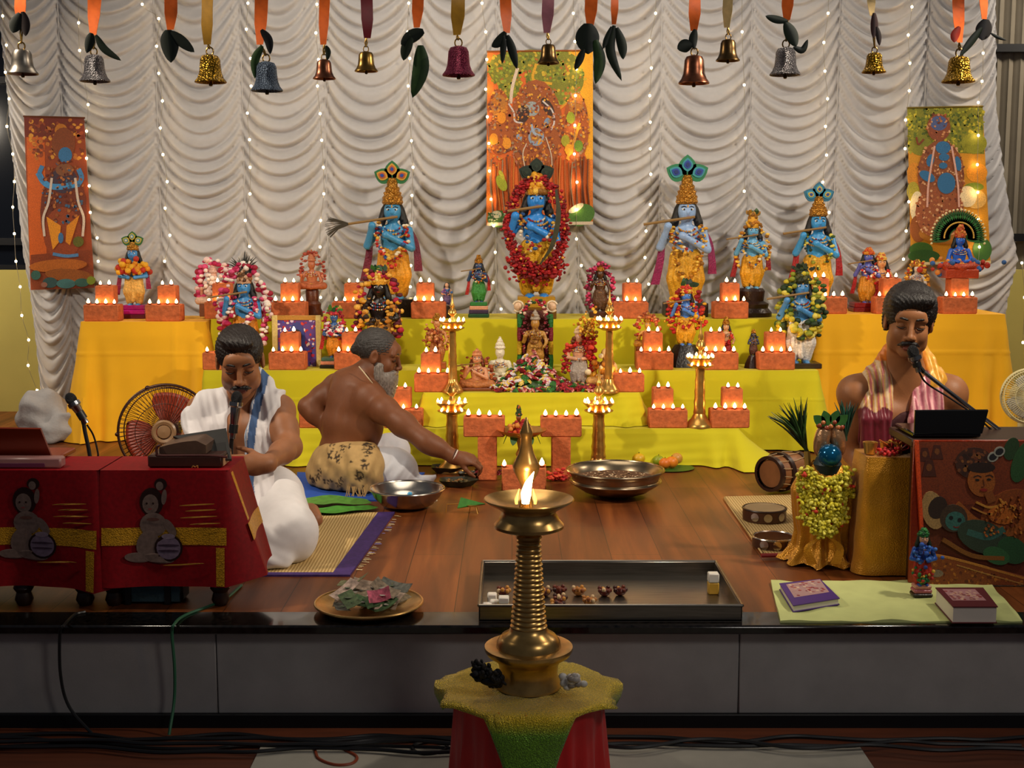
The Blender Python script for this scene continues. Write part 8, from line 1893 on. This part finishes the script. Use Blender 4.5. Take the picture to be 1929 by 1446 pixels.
head_solid(b, fr, '#5f3228')
b.build('body', M_SK, T, default='#78482c')
hair_cap(T, fr, '#3c3836', 'grey'); face_details(T, fr, '#2a2220', None, True)
lo = H(0, 0.04, -0.1) - 0.16; q = SDF(lo, lo + 0.32, 0.0055); e = lambda c, r_, k=0.02, **kw: q.ell(H(*c), np.array(r_) * s, R, k, **kw)
e((0, 0.046, -0.085), (0.068, 0.066, 0.052)); e((0, 0.062, -0.125), (0.056, 0.052, 0.058), 0.03); e((0, 0.074, -0.172), (0.038, 0.036, 0.046), 0.03)
for qq in (-1, 1): e((0.0655 * qq, 0.026, -0.050), (0.011, 0.022, 0.050), 0.02); e((0.02 * qq, 0.094, -0.054), (0.02, 0.012, 0.008), 0.01)
e((0, 0.122, -0.022), (0.03, 0.034, 0.024), 0.004, op='-'); e((0, 0.116, -0.071), (0.020, 0.018, 0.005), 0.003, op='-'); e((0, 0.03, 0.05), (0.2, 0.10, 0.075), 0.01, op='-')
def curls(V): n_ = np.sin(V[:, 0] * 210 + V[:, 2] * 90) * np.sin(V[:, 2] * 170 + V[:, 1] * 120); return V + np.array((1, 0, 0)) * (0.0022 * n_)[:, None]
q.build('beard', M_HAIR, T, default='#857c74', disp=curls)
m = MB(); c_ = [at(676, 690, 6.0), at(686, 702, 5.99), at(697, 716, 5.985), at(707, 728, 6.02)]; m.tube(spline(c_, 5), 0.0028, 6, '#d8c4a0'); m.build('neck_thread', M_ATTR, T)
d_ = (WR - ER) / np.linalg.norm(WR - ER); F_ = frame_to(d_)
for o_, c_ in ((-0.012, '#e8e2dc'), (-0.004, '#7a1c1c'), (-0.019, '#3a1c14')):
    m = MB(); m.tube([WR + d_ * o_ + F_ @ np.array((0.033 * math.cos(a), 0.033 * math.sin(a), 0)) for a in arc(20, 0, 2 * math.pi * 19 / 20)], 0.0038, 6, c_, closed=True); m.build('bracelet', M_ATTR, T)
# white dhoti over the folded legs, printed cloth round the hips
g = SDF((at(560, 700, 6.1)[0], 5.6, 0.0), (at(835, 700, 6.1)[0], 6.6, 0.42), 0.0085)
g.chain([at(660, 878, 6.04), at(742, 884, 5.98), at(700, 908, 6.0)], [0.12, 0.098, 0.07], 0.04); g.chain([at(670, 862, 6.2), at(738, 850, 6.30), at(700, 890, 6.2)], [0.11, 0.085, 0.07], 0.04); g.ell(at(752, 886, 5.97), (0.085, 0.08, 0.075), k=0.03)
g.chain([at(780, 905, 5.95), at(805, 905, 5.95), at(820, 897, 5.98)], [0.03, 0.02, 0.01], 0.03); g.half((0, 0, 0.012), (0, 0, -1))
def dh2(V):
    V = V.copy(); q_ = V[:, 0] * 40 - V[:, 2] * 12 + 0.6 * np.sin(V[:, 2] * 30); w = (0.0048 * np.sin(q_ * 2.2 + np.sin(V[:, 2] * 22)) + 0.0018 * np.sin(q_ * 4.7)) * (0.5 + 0.5 * np.sin(V[:, 0] * 9 + V[:, 2] * 13)); V[:, 1] -= w; V[:, 2] = np.maximum(V[:, 2] + 0.5 * w, 0.0125); return V
g.build('dhoti', M_LINEN, T, default='#cfd0d8', disp=dh2)
g = SDF((at(560, 700, 6.1)[0], 5.6, 0.0), (at(735, 700, 6.1)[0], 6.5, 0.45), 0.0085)
g.ell(at(648, 862, 6.09), (0.152, 0.135, 0.10), k=0.03); g.ell(at(634, 890, 6.09), (0.150, 0.15, 0.11), k=0.04); g.cap(at(640, 905, 5.99), at(690, 900, 5.97), 0.08, 0.06, 0.04); g.cap(at(655, 852, 6.0), at(696, 848, 5.97), 0.05, 0.04, 0.03); g.cap(at(640, 880, 6.02), at(682, 884, 5.93), 0.130, 0.122, 0.03)
for i, x in enumerate((662, 675, 688)): g.chain([at(x, 846, 5.90), at(x + 2, 885, 5.82), at(x + 1, 922, 5.84)], [0.022, 0.022, 0.018], 0.012)
g.chain([at(622, 838, 5.95), at(626, 870, 5.90), at(648, 898, 5.86), at(668, 862, 5.86)], [0.016] * 4, 0.012); g.half((0, 0, 0.012), (0, 0, -1)); g.half(at(650, 824, 6.1), (-0.15, 0, 1))
pr_ = random.Random(17); sp = [(pr_.uniform(582, 700), pr_.uniform(828, 925), pr_.uniform(0.010, 0.022)) for _ in range(34)]; spw = [(at(x, y, 5.95), r_) for x, y, r_ in sp]
def motif(V, C):
    C = C.copy()
    for p, r_ in spw:
        dx = V[:, 0] - p[0]; dz = V[:, 2] - p[2]; d = np.sqrt(dx ** 2 + dz ** 2); a = np.arctan2(dz, dx); C[(d < r_ * (0.75 + 0.3 * np.sin(a * 5))) & (np.sin(d * 900) > -0.5)] = lin('#3a2a18')
    top = at(650, 832, 5.95)[2]; C[(V[:, 2] > top) & (V[:, 0] > at(655, 830, 5.95)[0])] = lin('#4a3a22'); return C
def rp(V):
    V = V.copy(); w = 0.005 * np.sin(V[:, 0] * 55 + V[:, 2] * 60) + 0.003 * np.sin(V[:, 0] * 120 - V[:, 2] * 50); V[:, 1] -= w; V[:, 2] = np.maximum(V[:, 2], 0.0125); return V
g.build('waist_cloth', mat('printed cotton', attr=True, rough=0.85, noise=(30, 0.1)), T, default='#b89660', paint=motif, disp=rp)
m = MB(); rr = random.Random(4)
for i in range(16): x = 655 + i * 2.4; m.tube([at(x, 912, 5.82), at(x + rr.uniform(-3, 3), 926, 5.81), at(x + rr.uniform(-5, 5), 936, 5.81)], 0.0022, 4, '#b89660')
m.build('fringe', M_ATTR, T)

# ---------------------------------------------------------------- singer in the orange and pink shawl
hc = at(1712, 607, 4.80); fr = head_frame(hc, -12, 8, -4, 1.04)
T = thing('person', 'moustached singer with closed eyes in an orange and pink shawl behind the black laptop', 'person', (at(1702, 900, 4.9)[0], 5.0, 0.0))
S1, S2 = at(1612, 742, 4.88), at(1788, 742, 4.88); E1, E2 = at(1610, 850, 4.94), at(1800, 842, 4.94); W1, W2 = at(1652, 925, 4.74), at(1745, 925, 4.76)
b = SDF((at(1560, 700, 4.9)[0], 4.50, 0.0), (at(1845, 700, 4.9)[0], 5.25, 1.02), 0.0085, fine((hc + (0, -0.02, 0), 0.15, 0.0042)))
b.ell(at(1700, 790, 4.93), (0.170, 0.11, 0.16), k=0.03); b.ell(at(1700, 880, 4.94), (0.155, 0.125, 0.15), k=0.05); b.ell((at(1700, 960, 5.0)[0], 5.0, 0.12), (0.17, 0.14, 0.12), k=0.05)
for s_ in (-1, 1): b.ell(at(1700 + 42 * s_, 785, 4.86), (0.08, 0.05, 0.065), k=0.04)
b.cap(at(1702, 740, 4.93), hc + np.array((0, 0.04, -0.06)), 0.076, 0.063, 0.04)
for S_ in (S1, S2): b.cap(at(1700, 712, 4.93), S_ + np.array((0, 0.01, 0.008)), 0.072, 0.060, 0.05); b.ell(S_, 0.064, k=0.04)
for S_, E_, W_ in ((S1, E1, W1), (S2, E2, W2)): b.chain([S_, E_, W_], [0.060, 0.048, 0.030], 0.025); b.ell(S_ * 0.5 + E_ * 0.5, (0.057, 0.057, 0.075), k=0.03)
hand_solid(b, W1, (0.5, -0.8, -0.2), (0.2, 0, -1), 1, (0.3, 0.3, 0.2)); hand_solid(b, W2, (-0.5, -0.8, -0.2), (-0.2, 0, -1), -1, (0.3, 0.3, 0.2))
for s_ in (-1, 1): b.chain([(at(1700, 960, 5.0)[0] + 0.1 * s_, 4.98, 0.12), (at(1700, 960, 5.0)[0] + 0.27 * s_, 4.78, 0.10), (at(1700, 960, 5.0)[0] - 0.02 * s_, 4.70, 0.07)], [0.10, 0.07, 0.045], 0.03)
head_solid(b, fr, '#7a4236', 1.04)
b.build('body', M_SK, T, default='#95613c')
hair_cap(T, fr, '#130c0a', 'full'); face_details(T, fr, mw=1.05)
XR = at(1700, 960, 5.0)[0]; g = SDF((XR - 0.42, 4.55, 0.0), (XR + 0.42, 5.2, 0.36), 0.011)
g.ell((XR, 5.0, 0.13), (0.19, 0.16, 0.14), k=0.03)
for s_ in (-1, 1): g.chain([(XR + 0.1 * s_, 4.98, 0.13), (XR + 0.27 * s_, 4.78, 0.11), (XR - 0.02 * s_, 4.70, 0.08)], [0.115, 0.09, 0.07], 0.04)
g.half((0, 0, 0.004), (0, 0, -1)); g.build('dhoti', M_LINEN, T, default='#d8d4cc', disp=lambda V: np.column_stack([V[:, 0], V[:, 1] - 0.004 * np.sin(V[:, 0] * 70 + V[:, 2] * 30), np.maximum(V[:, 2], 0.004)]))
M_SHAWL = mat('shiny striped shawl', attr=True, rough=0.42, metal=0.1, noise=(60, 0.15), sheen=0.15)
def shade_strip(side):
    def f(V, C):
        C = C.copy(); z0 = at(1650, 770, 4.8)[2]; zt_ = at(1650, 665, 4.8)[2]; st = np.sin(V[:, 0] * 260 + 0.8 * np.sin(V[:, 2] * 12))
        if side < 0:
            C[:] = lin('#c99a4a'); C[st > 0.3] = lin('#d8b892'); C[st < -0.6] = lin('#b8605a'); C[V[:, 2] > zt_ - 0.035] = lin('#d8781c'); C[V[:, 2] < z0 + 0.01 * np.sin(V[:, 0] * 90)] = lin('#6a1224')
        else:
            C[:] = lin('#c0707c'); C[st > 0.45] = lin('#d8a09c'); C[st < -0.6] = lin('#9a4a5a'); C[V[:, 2] > at(1750, 700, 4.8)[2]] = lin('#d8841c'); C[(V[:, 0] > at(1752, 700, 4.83)[0]) & (V[:, 2] > at(1750, 730, 4.8)[2])] = lin('#d89a2a'); C[V[:, 2] < at(1700, 800, 4.8)[2]] = lin('#7a1c34')
        return C
    return f
r = like(b); r.chain([at(1690, 672, 5.0), at(1668, 672, 4.95), at(1652, 720, 4.88), at(1648, 770, 4.83), at(1648, 830, 4.82), at(1650, 880, 4.82)], [0.05, 0.05, 0.062, 0.060, 0.060, 0.055], 0.02); worn(b, r, 0.018)
for i, x in enumerate((1630, 1644, 1658, 1670)): r.chain([at(x + 6, 730, 4.835), at(x, 790, 4.79), at(x - 2, 872, 4.79)], [0.014, 0.017, 0.017], 0.012)
r.chain([at(1676, 654, 4.93), at(1664, 680, 4.90), at(1648, 722, 4.85)], [0.02, 0.026, 0.022], 0.02)
r.build('shawl', M_SHAWL, T, default='#c99a4a', paint=shade_strip(-1), disp=ripple(None, 0.0045, 120, (1, 0.1, 0.06)))
r = like(b); r.chain([at(1716, 672, 5.0), at(1740, 672, 4.95), at(1752, 720, 4.88), at(1746, 770, 4.83), at(1738, 830, 4.82), at(1730, 880, 4.82)], [0.05, 0.05, 0.060, 0.058, 0.058, 0.055], 0.02); worn(b, r, 0.018)
for i, x in enumerate((1724, 1737, 1750, 1762)): r.chain([at(x + 2, 735, 4.835), at(x - 4, 790, 4.79), at(x - 14, 860, 4.79)], [0.014, 0.017, 0.017], 0.012)
r.chain([at(1738, 654, 4.93), at(1748, 680, 4.90), at(1758, 722, 4.85)], [0.02, 0.026, 0.022], 0.02)
r.build('shawl', M_SHAWL, T, default='#c0707c', paint=shade_strip(1), disp=ripple(None, 0.0045, 120, (1, 0.1, 0.1)))
r = like(b); r.ell(at(1700, 830, 4.9), (0.12, 0.2, 0.14), k=0.02); worn(b, r, 0.006); r.build('undershirt', mat('dark maroon cotton', '#3a0f14', 0.8), T)
